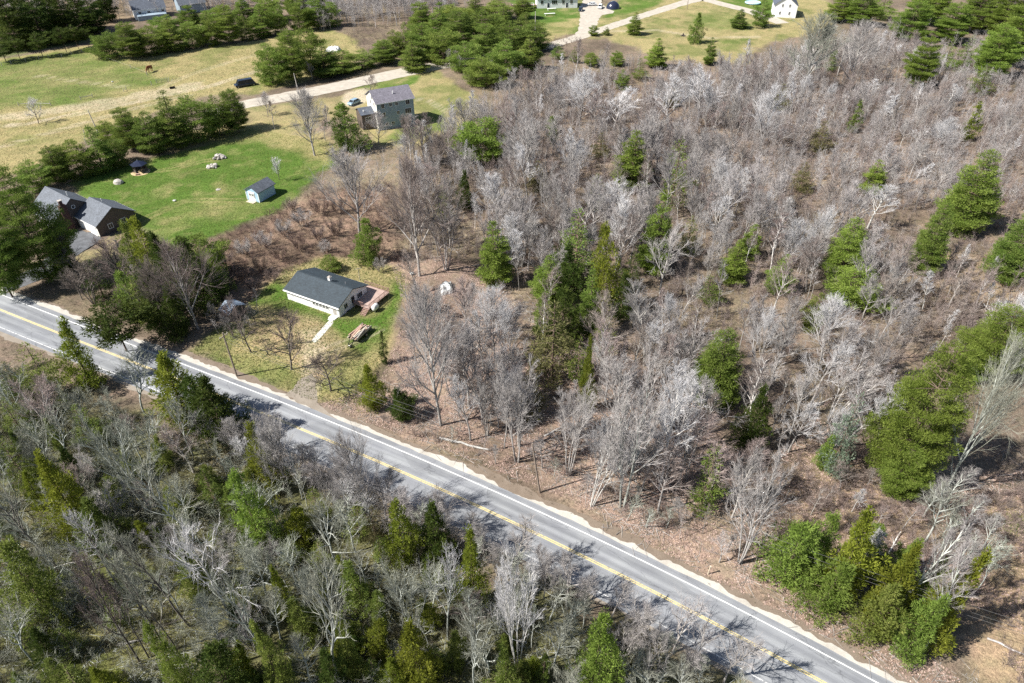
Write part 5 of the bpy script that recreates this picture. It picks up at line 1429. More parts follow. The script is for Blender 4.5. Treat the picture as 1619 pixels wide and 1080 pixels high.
E(945,1098,972,84,'cedar','leaf_bright',"vivid yellow-green cedar standing alone at the bottom below the road","the vivid lone cedar")
E(860,1090,1030,26,'slim','leaf_dark',"slim little spruce left of the vivid lone cedar","the slim little spruce")
E(170,990,930,40,'hemlock','leaf_moss',"sparse mossy young hemlock in the glade","the sparse young hemlock")
E(475,1010,950,56,'cedar','leaf_moss',"shaggy mossy cedar behind the silvery forked tree","the shaggy mossy cedar")
E(590,860,800,44,'hemlock','leaf_dull',"dull brownish hemlock left of the cedar pair","the dull hemlock by the pair")
E(500,830,770,52,'hemlock','leaf_moss',"loose mossy hemlock below the middle of the road","the loose mossy hemlock")
E(130,700,640,56,'hemlock','leaf_moss',"loose olive hemlock below the farthest roadside cedar","the loose olive hemlock")
E(255,740,690,40,'cedar','leaf_moss',"small green cedar below the broad roadside cedar","the small green cedar")
E(330,800,740,44,'hemlock','leaf_moss',"wispy moss-green hemlock left of the bright yellow-green cedar","the wispy hemlock")
E(720,1060,1000,46,'cedar','leaf_moss',"small shaggy cedar right of the wide bottom cedar","the small shaggy cedar")
# cedar group by the road at the lower right
E(1258,918,826,96,'cedar','leaf_pine',"leftmost broad cedar of the dense roadside cedar group","the leftmost group cedar")
E(1350,940,806,90,'cedar','leaf_cedar',"tallest cedar of the dense roadside cedar group","the tallest group cedar")
E(1420,985,864,74,'cedar','leaf_cedar',"yellowish peaked cedar in the middle of the roadside cedar group","the peaked yellowish cedar")
E(1512,1015,872,72,'cedar','leaf_cedar',"rightmost peaked cedar of the roadside cedar group","the rightmost group cedar")
E(1318,962,890,84,'cedar','leaf_pine',"low cedar at the road edge in front of the tallest group cedar","the low roadside group cedar")
E(1395,1005,925,84,'cedar','leaf_moss',"low mossy cedar at the road edge of the cedar group","the low mossy group cedar")
E(1462,1035,945,80,'cedar','leaf_pine',"lowest cedar of the group, nearest the bottom frame edge","the lowest group cedar")
E(1300,900,815,60,'cedar','leaf_pine',"cedar at the back of the roadside group, left of its tallest","the back group cedar")
# woods on the right
E(1466,758,540,124,'bigpine','leaf_bright',"largest white pine, full bright green crown in the bog-edge woods","the largest white pine", which=0)
E(1428,782,705,70,'pine','leaf_bright',"low spreading pine boughs at the foot of the largest white pine","the low spreading pine")
E(1585,590,486,104,'bigpine','leaf_bright',"round-topped bright pine at the frame edge beyond the largest pine","the round-topped edge pine")
E(1545,600,552,44,'spire','leaf_bright',"bright pine tucked behind the largest white pine","the tucked-in bright pine")
E(1543,362,230,104,'cone','leaf_pine',"large conical pine with layered boughs at the open brushy clearing","the large conical pine")
E(1478,430,316,66,'cone','leaf_hedge',"dark green pine left of and below the large conical pine","the dark green clearing pine")
E(1342,432,340,80,'cone','leaf_bright',"bright ragged pine in the middle of the right-hand woods","the bright ragged pine")
E(1343,482,434,70,'bush','leaf_bright',"low flat-topped bright pine in front of the ragged pine","the low flat-topped pine")
E(1238,458,408,40,'spire','leaf_pine',"small pine left of the low flat-topped pine","the small woodland pine")
E(1140,632,516,100,'cone','leaf_pine',"isolated full pine in the pale leaf-littered woods","the isolated full pine", which=1)
E(1196,706,610,60,'cedar','leaf_dark',"dark green cedar just below the isolated full pine","the dark litter-woods cedar")
E(1618,438,330,84,'cone','leaf_hedge',"bluish green pine cut by the frame edge","the bluish edge pine")
E(1382,306,260,36,'spire','leaf_bright',"small bright pine among pale twigs above the ragged pine","the small bright upper pine")
E(1165,442,388,44,'spire','leaf_bright',"thin-crowned small pine left of the small woodland pine","the thin-crowned pine")
E(1003,295,218,58,'spire','leaf_bright',"bright yellowish pine behind the tangled upper woods","the bright upper-woods pine")
E(1069,330,232,52,'hemlock','leaf_pine',"olive pine right of the bright upper-woods pine","the olive upper-woods pine")
E(1042,432,325,50,'spire','leaf_bright',"bright narrow pine in the centre of the woods","the bright narrow centre pine")
E(955,490,374,42,'cedar','leaf_cedar',"narrow olive-yellow cedar in the dark woodland core","the narrow olive-yellow cedar")
E(912,440,345,66,'hemlock','leaf_pine',"shaggy dark olive hemlock in the dark woodland core","the shaggy core hemlock")
E(868,474,412,48,'spire','leaf_bright',"bright small pine at the left of the woodland core","the bright core-edge pine")
E(780,448,362,50,'spire','leaf_bright',"bright young pine beside the white tarpaulin heap","the bright young pine")
E(767,252,192,68,'bush','leaf_bright',"rounded bright pine at the wood edge below the tall house","the rounded wood-edge pine")
E(873,228,183,22,'slim','leaf_hedge',"slim green spruce right of the rounded wood-edge pine","the slim wood-edge spruce")
E(942,335,274,26,'slim','leaf_pine',"slim olive spruce left of the bright upper-woods pine","the slim olive spruce")
E(930,650,534,32,'cedar','leaf_cedar',"narrow upright cedar among pale trunks above the roadside","the narrow upright cedar")
E(875,600,476,86,'hemlock','leaf_dull',"dull brown-green hemlock in the middle of the roadside woods","the dull brown-green hemlock")
E(842,660,575,60,'hemlock','leaf_dull',"thin brownish hemlock nearest the roadside pole","the thin brownish hemlock")
E(958,560,500,50,'hemlock','leaf_moss',"olive hemlock right of the dull brown-green hemlock","the olive roadside-woods hemlock")
E(1340,745,620,64,'hemlock','leaf_lichen',"ghostly grey-green lichen-hung spruce left of the largest pine","the ghostly lichen-hung spruce", name='spruce_tree')
E(1310,740,690,40,'cedar','leaf_bright',"small bright cedar at the foot of the lichen-hung spruce","the small bright bog cedar")
E(1122,810,702,66,'hemlock','leaf_pine',"loose dark pine near the roadside birches","the loose dark roadside pine", name='pine_tree')
E(1355,208,155,20,'slim','leaf_hedge',"tiny dark spruce spire in the upper grey woods","the tiny dark spire")
E(1318,112,78,20,'slim','leaf_pine',"thin olive spruce in the grey woods below the far gable house","the thin olive spruce")
E(1540,222,158,26,'slim','leaf_cedar',"thin yellow-olive spruce above the large conical pine","the thin yellow-olive spruce")
E(1270,300,262,36,'hemlock','leaf_dull',"brownish scrubby hemlock in the fallen-birch tangle","the scrubby tangle hemlock")
E(1000,455,405,36,'hemlock','leaf_dark',"dark small hemlock between the centre pine and the narrow cedar","the dark small core hemlock")
E(1120,480,440,36,'hemlock','leaf_moss',"thin mossy hemlock below the thin-crowned pine","the thin mossy woods hemlock")
E(1065,170,130,30,'hemlock','leaf_dull',"dull thin hemlock in the upper grey woods","the dull upper hemlock")
E(850,300,260,30,'hemlock','leaf_dull',"faded hemlock among pink-grey saplings","the faded hemlock")
E(950,250,215,28,'hemlock','leaf_dull',"tan feathery hemlock in the upper woods","the tan feathery hemlock")
# round the houses
E(30,440,256,100,'bigpine','leaf_pine',"huge dark pine in front of the grey-roofed house by the road","the huge dark pine", which=2)
E(-20,470,330,70,'pine','leaf_pine',"pine half out of frame beside the huge dark pine","the half-hidden edge pine")
E(232,452,345,64,'cedar','leaf_cedar',"brownish olive cedar in front of the garage gable","the brownish olive cedar")
E(316,446,372,86,'bush','leaf_pine',"dark spreading cedar at the lower corner of the green lawn","the dark lawn-corner cedar", name='cedar_tree')
E(220,516,440,60,'hemlock','leaf_moss',"ragged mossy hemlock under the brownish olive cedar","the ragged mossy hemlock")
E(579,414,348,56,'cedar','leaf_pine',"dark green cedar between the spreading maple and the ranch house","the cedar behind the ranch")
E(523,427,402,44,'bush','leaf_pine',"low juniper bush just behind the ranch house roof","the low juniper", name='juniper_bush')
E(585,648,576,52,'cedar','leaf_cedar',"olive cedar by the ranch driveway mouth","the olive cedar by the driveway")
E(632,662,612,54,'cedar','leaf_dark',"dark low cedar beside the big fan-shaped tree","the dark low cedar")
E(605,574,520,16,'slim','leaf_dark',"lone little dark spruce on the ranch lawn","the lone lawn spruce")
E(546,236,163,60,'cedar','leaf_pine',"dark pine at the front corner of the tall blue-grey house","the dark pine at the tall house", name='pine_tree')
# far field trees
E(1005,55,19,30,'spire','leaf_pine',"small pine in the dry field beside the far lane","the small field pine")
E(1102,68,20,30,'cedar','leaf_hedge',"dense rounded field pine with a black shadow","the dense field pine", name='pine_tree')
E(1124,100,56,24,'spire','leaf_pine',"young pine below the dense rounded field pine","the young field pine")
E(1171,45,14,34,'spire','leaf_hedge',"open-branched young pine by the far lane bend","the open-branched lane pine")
E(1206,42,-4,40,'bush','leaf_pine',"round pine in front of the far white gable","the round far-gable pine", name='pine_tree')
E(940,56,40,16,'bush','leaf_pine',"little round pine at the near end of the far drive","the little drive-end pine")
E(960,56,42,14,'bush','leaf_hedge',"tiny pine next to the little drive-end pine","the tiny drive-end pine")
E(1040,106,60,42,'spire','leaf_bright',"bright pine at the lower edge of the dry field","the bright field-edge pine")
E(1012,125,90,30,'hemlock','leaf_pine',"thin pine left of the bright field-edge pine","the thin field-edge pine", name='pine_tree')
E(985,142,110,30,'bush','leaf_hedge',"dark bushy pine left of the thin field-edge pine","the dark field-edge pine")
E(936,104,82,26,'bush','leaf_pine',"low olive pine in the saplings under the far drive","the low olive sapling pine")
E(975,104,80,24,'bush','leaf_pine',"low round pine right of the low olive sapling pine","the low round sapling pine")
E(882,92,68,26,'hemlock','leaf_pine',"loose pine at the right end of the big pine grove","the grove-end pine", name='pine_tree')
E(908,98,74,22,'hemlock','leaf_moss',"mossy loose pine just right of the grove-end pine","the mossy grove-end pine", name='pine_tree')
E(900,478,398,46,'cedar','leaf_dark',"dark cedar in the upper part of the woodland core","the upper core cedar")
E(934,530,440,44,'spire','leaf_pine',"green pine below the narrow olive-yellow cedar","the core pine below the cedar")
E(892,548,468,50,'cedar','leaf_dark',"dark cedar in the middle of the woodland core","the middle core cedar")
E(915,612,530,44,'hemlock','leaf_pine',"green hemlock left of the narrow upright cedar","the green core hemlock")
E(985,500,440,40,'cedar','leaf_dark',"small dark cedar right of the woodland core","the small dark core cedar")
E(860,530,470,40,'spire','leaf_moss',"mossy pine at the left of the woodland core","the mossy core pine")
E(735,330,270,34,'cedar','leaf_dark',"dark narrow cedar among grey trunks behind the rosy maples","the dark narrow cedar")
E(700,350,290,30,'hemlock','leaf_moss',"thin green hemlock behind the rosy maples","the thin green hemlock")
E(1190,405,360,34,'spire','leaf_bright',"little bright pine above the small woodland pine","the little bright pine")
E(1290,520,470,40,'bush','leaf_moss',"low mossy pine below the bright ragged pine","the low mossy pine")
E(1090,400,350,34,'hemlock','leaf_moss',"olive hemlock right of the bright narrow centre pine","the olive hemlock right of centre")
E(1235,175,130,34,'hemlock','leaf_dull',"brownish hemlock under the big hazy grey tree","the brownish upper hemlock")
E(1300,235,195,36,'hemlock','leaf_dull',"dull hemlock left of the tiny dark spire","the dull hemlock by the spire")
E(1430,930,850,60,'cedar','leaf_pine',"cedar hidden behind the peaked yellowish cedar","the hidden group cedar")
E(1380,900,830,60,'cedar','leaf_pine',"cedar right behind the tallest group cedar","the second back group cedar")
E(1470,975,885,64,'cedar','leaf_moss',"mossy cedar between the two peaked group cedars","the mossy in-between cedar")
E(60,630,540,70,'hemlock','leaf_moss',"loose mossy hemlock below the road at the frame edge","the loose frame-edge hemlock")
E(150,860,790,70,'cedar','leaf_moss',"rounded mossy cedar right of the big olive cedar","the rounded mossy cedar")
E(300,940,870,60,'cedar','leaf_moss',"mossy cedar behind the white twisted tree","the mossy twisted-tree cedar")
E(470,860,800,56,'cedar','leaf_cedar',"olive cedar right of the bright yellow-green cedar","the second olive cedar")
E(560,960,890,56,'cedar','leaf_moss',"dark mossy cedar left of the small mossy cedar","the dark mossy cedar")
E(520,1100,1030,60,'cedar','leaf_dark',"dark cedar at the bottom under the silvery forked tree","the dark bottom cedar")
E(800,1100,1020,56,'cedar','leaf_moss',"mossy cedar at the bottom left of the slim little spruce","the mossy bottom-edge cedar")
E(206,438,350,44,'cedar','leaf_moss',"mossy cedar between the garage gable and the olive cedar","the mossy cedar by the garage")
E(258,476,368,72,'cedar','leaf_dark',"dark cedar left of the lawn-corner cedar","the left lawn-corner cedar")
E(300,482,378,76,'cedar','leaf_dark',"dark cedar in front of the lawn-corner cedar","the front lawn-corner cedar")
E(338,462,396,44,'cedar','leaf_pine',"green cedar right of the lawn-corner cedar","the right lawn-corner cedar")
E(238,516,425,60,'cedar','leaf_dark',"dark cedar behind the wide grey roadside tree","the dark roadside cedar")
E(96,425,360,34,'spire','leaf_pine',"ragged pine between the huge dark pine and the driveway","the ragged driveway pine")
E(150,470,410,50,'hemlock','leaf_dark',"low dark hemlock in the shade beside the asphalt driveway","the low shaded hemlock")
E(272,532,452,60,'cedar','leaf_dark',"dark cedar under the wide grey roadside tree","the dark under-tree cedar")
E(203,500,428,50,'cedar','leaf_pine',"green cedar left of the dark roadside cedars","the green roadside cedar")
# rows and groves: told apart by their place in the row
def row(items, kind, mat, what, group, mark_every=3, markname=None, name=None, grow=1.0):
    for i, it in enumerate(sorted(items)):
        x, by, ty, w = it
        kind_i = kind if kind != 'bush' or i % 5 not in (1, 3) else ('pine', 'spire')[(i % 5) // 2]
        up = 0 if kind_i == kind else (by - ty) * .22
        E(x, by, ty - up + (by - ty) * RQ.uniform(-.22, .10), w * (grow if kind_i == kind else min(grow, 1.05)) * RQ.uniform(.85, 1.1), kind_i, mat, what.format(ORD[i] if i < 20 else f"{ORD[i-20]} after the twentieth"), (markname.format(ORD[i]) if markname and i % mark_every == 0 and i < 20 else None), name=name, group=group)
row([(168,92,52,42),(200,92,40,44),(236,86,38,46),(268,80,32,46),(300,74,28,46),(330,72,26,44),(358,68,22,44),(386,62,20,42),(412,57,16,42),(440,52,12,40),(470,49,8,40),(500,45,4,38),(524,42,8,30)],
    'bush', 'leaf_hedge', "{} bushy pine from the left in the hedge behind the horse pasture", "pine hedge behind the pasture", 3, "the {} pasture-hedge pine", grow=1.08)
row([(262,56,22,40),(300,50,12,40),(340,44,8,40),(382,38,0,40),(420,32,-6,40),(462,28,-12,40),(500,22,-16,36)],
    'bush', 'leaf_pine', "{} pine from the left in the back row of the pasture hedge", "back row of the pasture hedge", grow=1.08)
row([(168,232,196,44),(198,238,184,48),(232,240,172,56),(268,232,163,58),(304,222,154,56),(340,214,148,56),(368,208,158,44)],
    'bush', 'leaf_hedge', "{} bushy pine from the left in the hedge above the green lawn", "pine hedge above the green lawn", 3, "the {} lawn-hedge pine", grow=1.08)
row([(52,300,252,52),(84,290,236,54),(116,280,226,56),(150,272,216,52),(182,262,222,40)],
    'bush', 'leaf_hedge', "{} bushy pine from the left in the hedge behind the grey-roofed house", "pine hedge behind the grey-roofed house", 3, "the {} house-hedge pine", grow=1.08)
row([(425,134,76,54),(460,129,66,54),(488,112,52,52),(510,120,78,50),(543,113,80,48),(575,106,76,46),(606,100,70,44),(622,88,48,44),(652,112,72,56)],
    'bush', 'leaf_hedge', "{} pine from the left in the row along the gravel lane", "pines along the gravel lane", 3, "the {} lane-row pine", grow=1.08)
row([(640,84,40,44),(668,92,46,46),(664,60,18,46),(700,100,52,52),(696,70,22,48),(735,112,66,54),(728,78,34,50),(716,46,6,48),(762,134,86,50),(770,100,54,54),(762,66,24,54),(752,38,0,48),(800,118,70,50),(806,84,40,54),(796,54,14,52),(788,30,-6,46),(838,110,62,50),(845,78,34,46),(832,50,16,46),(826,30,4,40)],
    'bush', 'leaf_hedge', "{} pine, counted left to right, in the big grove behind the tall house", "big pine grove behind the tall house", 4, "the {} grove pine", grow=1.2)
row([(3,98,66,34),(24,94,60,30),(60,90,52,30),(97,83,40,30),(117,78,44,26),(134,74,48,20)],
    'lollipop', 'leaf_dark', "{} small dark tree from the left in the row along the pasture fence", "small trees along the pasture fence", 2, "the {} fence-row tree", name='pine_tree')
row([(10,78,-10,60),(32,62,-30,60),(52,72,-30,66),(74,56,-40,56),(96,64,-26,56),(118,48,-40,50),(140,52,-20,44),(162,34,-30,40),(-10,60,-40,60)],
    'spire', 'leaf_dark', "{} tall dark pine from the left in the corner woods", "tall pines of the corner woods", 2, "the {} corner pine")
row([(1330,34,-10,40),(1362,40,-16,48),(1445,64,-6,52),(1462,140,60,46),(1510,66,10,56),(1550,50,-10,54),(1578,126,44,60),(1610,100,10,60),(1596,60,-20,56),(1480,36,-30,50)],
    'pine', 'leaf_bright', "{} olive pine from the left on the far wooded slope", "olive pines on the far wooded slope", 2, "the {} slope pine", name='pine_tree', grow=1.2)
row([(1400,30,-20,44),(1530,116,64,36),(1556,150,100,44),(1500,110,70,34)],
    'hemlock', 'leaf_pine', "{} thin dark pine from the left between the slope pines", "thin pines on the far slope", name='pine_tree')

# ------------------------------------------------------------------ bare trees that can be told apart
BARE = []
ADJ = {'leaf_moss': "mossy green", 'leaf_dark': "dark green", 'leaf_cedar': "yellow-green", 'twig_grey': "grey", 'twig_pink': "rosy-twigged", 'twig_pale': "silvery", 'twig_lichen': "lichen-grey", 'twig_dark': "dark-stemmed"}
NAMES = {'hemlock': 'hemlock_tree', 'cedar': 'cedar_tree', 'tall': 'bare_tree', 'maple': 'bare_maple', 'clump': 'bare_tree_clump', 'birch': 'birch_tree', 'gnarl': 'bare_oak', 'apple': 'apple_tree', 'pole': 'young_bare_tree', 'shrub': 'bare_shrub'}
CATS = {'hemlock': 'hemlock', 'cedar': 'cedar', 'tall': 'bare tree', 'maple': 'maple', 'clump': 'tree clump', 'birch': 'birch', 'gnarl': 'oak', 'apple': 'apple tree', 'pole': 'young tree', 'shrub': 'shrub'}
def bare_at(x, by, ty, wpx, kind, label, mark=None, twig=None, bk=None, lean=(0, 0), which=None):
    P, H, R = sight(x, by, ty, wpx)
    r = put(kind, P[0], P[1], H, R, label, NAMES[kind], CATS[kind], leaf_mat=twig, bark_mat=bk, lean=lean, which=which)
    OCC.append((P[0], P[1], max(.8, R * .35)))
    if mark: LANDMARKS.append((mark, P[0], P[1]))
    return r
B = bare_at
B(558,368,243,135,'maple',"grey spreading maple between green lawn and ranch house","the spreading grey maple", 'twig_grey')
B(655,436,268,130,'maple',"tall rosy maple at the wood edge behind the ranch deck","the tall rosy maple", 'twig_pink')
B(700,425,285,90,'clump',"rosy many-stemmed maple right of the tall rosy maple","the many-stemmed rosy maple", 'twig_pink')
B(688,672,468,150,'maple',"big fan-shaped bare tree by the ranch lawn","the big fan-shaped tree", 'twig_grey', which=2)
B(735,535,440,70,'tall',"slender forked tree in the litter right of the tarpaulin heap","the slender forked tree", 'twig_pink')
B(818,730,545,110,'clump',"pale tree clump at the roadside left of the utility pole","the pale roadside clump", 'twig_grey')
B(905,750,600,96,'clump',"dense bare clump just right of the utility pole","the dense roadside clump", 'twig_grey')
B(1000,800,590,130,'clump',"big whitish clump of trunks near the road, right of the pole","the big whitish clump", 'twig_grey', 'bark_lichen')
B(945,800,640,90,'clump',"white-barked leaning clump left of the big whitish clump","the white-barked leaning clump", 'twig_grey', 'bark_birch', lean=(.18, .05))
B(1060,770,600,90,'tall',"tall pale tree right of the big whitish clump",None,'twig_pale','bark_birch')
B(1200,890,715,110,'clump',"whitish many-stemmed tree left of the cedar group","the whitish tree by the cedars", 'twig_grey', 'bark_birch')
B(1130,800,690,70,'birch',"pale birch over the loose dark roadside pine","the pale roadside birch")
B(384,557,470,66,'apple',"straight little bare tree at the road side of the ranch yard","the straight little yard tree")
B(448,585,498,84,'apple',"wide twin-stemmed apple tree on the front lawn","the twin-stemmed apple tree")
B(515,618,555,90,'apple',"bent old apple tree by the driveway mouth","the bent old apple tree")
B(437,284,246,26,'apple',"small silvery tree on the lawn above the blue shed","the small silvery lawn tree",'twig_pale')
B(52,196,156,36,'apple',"small lone tree on the pasture track","the lone pasture tree",'twig_pale')
B(290,520,398,130,'maple',"wide grey roadside tree above the umbrella-shaped pine","the wide grey roadside tree",'twig_dark','bark_grey')
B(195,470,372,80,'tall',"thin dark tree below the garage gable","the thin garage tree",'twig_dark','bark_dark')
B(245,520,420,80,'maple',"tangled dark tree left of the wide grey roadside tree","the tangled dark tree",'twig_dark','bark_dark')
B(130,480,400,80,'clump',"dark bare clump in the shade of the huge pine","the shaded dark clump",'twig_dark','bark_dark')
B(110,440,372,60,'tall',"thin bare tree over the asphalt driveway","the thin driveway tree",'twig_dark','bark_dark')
B(488,246,148,92,'maple',"grey tree with fine twigs left of the tall blue-grey house","the grey tree by the tall house",'twig_grey')
B(430,205,160,30,'pole',"thin sapling pair by the gravel lane bend",None,'twig_dark')
B(585,150,118,30,'apple',"small pinkish bush-like tree between lane and tall house",None,'twig_pink')
B(595,228,180,50,'maple',"pale twiggy tree at the lower wall of the tall house","the twiggy tree by the tall house",'twig_grey')
B(1560,782,560,118,'maple',"big grey spreading tree right of the largest white pine","the big grey bog-edge tree",'twig_lichen','bark_lichen', lean=(-.04, 0))
B(1450,990,815,80,'birch',"pale leaning birch rising out of the cedar group","the white leaning cedar-group birch",'twig_grey','bark_lichen',(.16, .1))
B(1515,1035,880,70,'birch',"pale birch standing at the end of the cedar group","the end-of-group birch",'twig_grey','bark_lichen',(.0, .1))
B(1370,910,825,60,'birch',"pale forked birch between cedar peaks","the forked group birch",'twig_pale')
B(1490,860,770,90,'gnarl',"loose lichen-grey bare tree behind the cedar group","the loose grey tree behind the cedars")
B(918,198,118,84,'maple',"large silvery-crowned tree in the upper woods","the large silvery-crowned tree",'twig_pale')
B(975,215,140,70,'tall',"silvery tree right of the large silvery-crowned tree","the second silvery tree",'twig_pale')
B(1060,220,115,64,'tall',"silver-white upright tree in the upper woods","the silver-white upright tree",'twig_pale')
B(1110,200,100,60,'tall',"silver-white tree beside the silver-white upright tree",None,'twig_pale')
B(1212,238,140,84,'maple',"broad silver-crowned tree below the far gable house","the broad silver-crowned tree",'twig_pale')
B(1285,150,30,130,'maple',"big hazy grey tree in front of the far gable house","the big hazy grey tree",'twig_lichen')
B(1360,140,40,90,'maple',"hazy grey tree right of the big hazy grey tree",None,'twig_grey')
B(1255,425,350,70,'maple',"small bluish-white bare tree left of the bright ragged pine","the bluish-white bare tree",'twig_pale')
B(1315,570,480,110,'maple',"wide bluish-white bare tree below the low flat-topped pine","the wide bluish-white tree",'twig_pale')
B(1385,360,290,70,'tall',"white-twigged tree right of the bright ragged pine","the white-twigged tree",'twig_pale','bark_birch')
B(1490,250,190,60,'maple',"silvery tree above the large conical pine","the silvery tree above the clearing",'twig_pale')
B(1140,330,255,70,'maple',"silver-grey crown right of the olive upper-woods pine","the silver-grey crown",'twig_pale')
B(960,360,300,70,'maple',"silver crown in front of the slim olive spruce","the silver crown in the core",'twig_pale')
B(875,400,320,60,'tall',"rosy silver tree left of the shaggy core hemlock",None,'twig_pink')
B(1590,560,470,70,'maple',"pale tree in front of the round-topped edge pine",None,'twig_pale')
# leaning white birches in the tangle
for x, by, ty, w, ln, lab, mk in ((1215,350,305,60,(1.15,.25),"white birch leaning far over to the right in the fallen tangle","the far-leaning birch"), (1235,360,318,50,(.9,.5),"second white leaning birch beside the far-leaning birch",None),
        (1380,165,120,40,(.7,.5),"white leaning birch below the hazy grey trees","the hazy-tree birch"), (1425,205,150,50,(-.25,.1),"upright white birch pair in the upper tangle","the upper-tangle birch"), (1450,240,190,50,(.8,.4),"white birch leaning right in the upper tangle",None),
        (1440,300,250,40,(.6,.3),"thin white birch leaning above the white-twigged tree",None), (1390,470,400,40,(.5,.2),"thin leaning birch by the dark green clearing pine",None), (1500,170,130,40,(.6,.3),"short white leaning birch under the slope pines",None)):
    B(x,by,ty,w,'birch',lab,mk,'twig_pale',None,ln)
# near woods
B(505,1080,875,120,'gnarl',"silvery forked tree with wide arms in the near woods","the silvery forked tree",'twig_lichen',None,(0,0),0)
B(330,985,815,110,'gnarl',"white lichened twisted tree right of the mossy glade","the white twisted tree",'twig_pale','bark_birch')
B(390,1060,900,90,'gnarl',"lichened tree right of the white twisted tree","the lichened bottom tree",'twig_lichen')
B(820,1060,850,100,'clump',"white many-stemmed tree below the road bend","the white near-roadside clump",'twig_pale','bark_birch')
B(205,660,555,86,'gnarl',"grey lichened tree at the near road edge, right of the farthest cedar","the grey near-roadside tree")
B(195,800,645,120,'clump',"wide forked grey tree in the middle of the near woods","the wide forked near tree",'twig_lichen','bark_lichen')
B(285,720,628,66,'gnarl',"pale lichened tree under the broad olive roadside cedar","the pale tree under the cedar")
B(270,860,720,96,'gnarl',"pale twisted tree left of the bright yellow-green cedar","the pale twisted tree")
B(520,905,785,90,'gnarl',"bluish-grey spreading tree below the middle of the road","the bluish spreading near tree",'twig_lichen')
B(645,1000,880,90,'clump',"upright grey candelabra tree below the cedar pair","the candelabra tree",'twig_lichen','bark_lichen')
B(700,1010,875,80,'gnarl',"round-crowned grey tree right of the candelabra tree","the round-crowned near tree",'twig_pale')
B(745,1090,950,80,'gnarl',"thin pale tree at the bottom, right of the wide cedar",None,'twig_lichen')
B(1035,1085,985,70,'apple',"small bare tree at the verge right of the vivid cedar","the small verge tree",'twig_grey')
B(440,780,660,100,'maple',"fine-twigged tree overhanging the road beside the yellowish cedar","the road-overhanging tree",'twig_grey')
B(560,830,690,110,'maple',"fine-twigged tree spreading over the near lane","the lane-spreading tree",'twig_grey')
B(165,1050,880,60,'tall',"dark straight trunk at the left of the mossy glade","the dark glade trunk",'twig_dark','bark_dark')
B(185,1040,890,50,'pole',"second dark trunk of the glade",None,'twig_dark','bark_dark')
B(215,1030,870,60,'tall',"dark trunk with pale twigs at the right of the glade",None,'twig_lichen','bark_dark')
B(235,1050,860,60,'pole',"thin dark trunk next to the narrow glade cedar",None,'twig_lichen','bark_dark')
B(255,990,830,70,'tall',"leaning dark tree behind the narrow glade cedar",None,'twig_lichen','bark_dark',(-.12,0))
B(35,900,740,100,'gnarl',"crooked dark tree above the brown clearing",None,'twig_lichen','bark_dark')
B(60,690,585,90,'clump',"twiggy purple-grey clump below the road at the frame edge","the twiggy purple clump",'twig_pink')
B(150,930,810,80,'gnarl',"pale-twigged tree above the mossy glade",None,'twig_pale','bark_dark')
# shrubs on the brown slope between lawn and ranch house
for i, (x, by, ty, w) in enumerate(sorted([(355,420,395,34),(385,405,378,36),(415,392,366,38),(445,372,345,40),(475,356,328,40),(505,340,312,40),(380,448,420,34),(410,430,402,36),(440,412,386,36),(470,396,370,38),(500,380,354,36),(530,372,345,34),(345,452,425,30),(400,462,440,30),(430,446,424,30),(515,400,380,30),(535,338,312,34),(460,335,312,32),(600,430,408,24),(330,440,410,30)])):
    B(x, by, ty, w, 'shrub', f"{ORD[i]} bare shrub from the left on the russet slope behind the ranch house", None, ('brush_red', 'twig_grey', 'brush_grey')[i % 3])
# fallen and dead trunks in the woods
def log_at(px, py, L, ang, label, mat='bark_birch', r=.14):
    p = gp(px, py); z = float(height(p[0], p[1])[0])
    o = thing("fallen_tree", label, "log", (p[0], p[1], z), ang)
    m = MB(); q = np.random.RandomState(int(px)); a = (0, 0, r * .8)
    for i in range(5):
        b = (L * (i + 1) / 5, q.uniform(-.15, .15), r * .8 + q.uniform(0, .2) + .1 * i); m.bar(a, b, r * (1 - .13 * i), r * (.87 - .13 * i), 6); a = b
    m.build("stem", M[mat], o)
    for k in range(4): x = L * q.uniform(.35, .95); MB().bar((x, 0, r), (x + q.uniform(.4, 1.2), q.uniform(-1, 1), r + q.uniform(.2, .9)), .05, .015, 5).build("branch_stub", M[mat], o)
for i, (x, y, L, a) in enumerate(sorted([(60,905,6,.3),(210,1000,7,.25),(185,1020,6,.2),(1000,700,6,.4),(1050,745,7,.45),(860,690,5,.5),(760,520,6,.15),(1290,640,5,.4),(1150,780,6,.5),(1350,560,6,1.0),(1400,880,5,.8),(690,960,5,.3),(1560,1010,6,-.6),(620,860,5,.8)])):
    log_at(x, y, L, a, f"{ORD[i]} fallen trunk on the woodland floor, counted from the left", ('bark_birch', 'bark_grey', 'bark_dark')[i % 3])

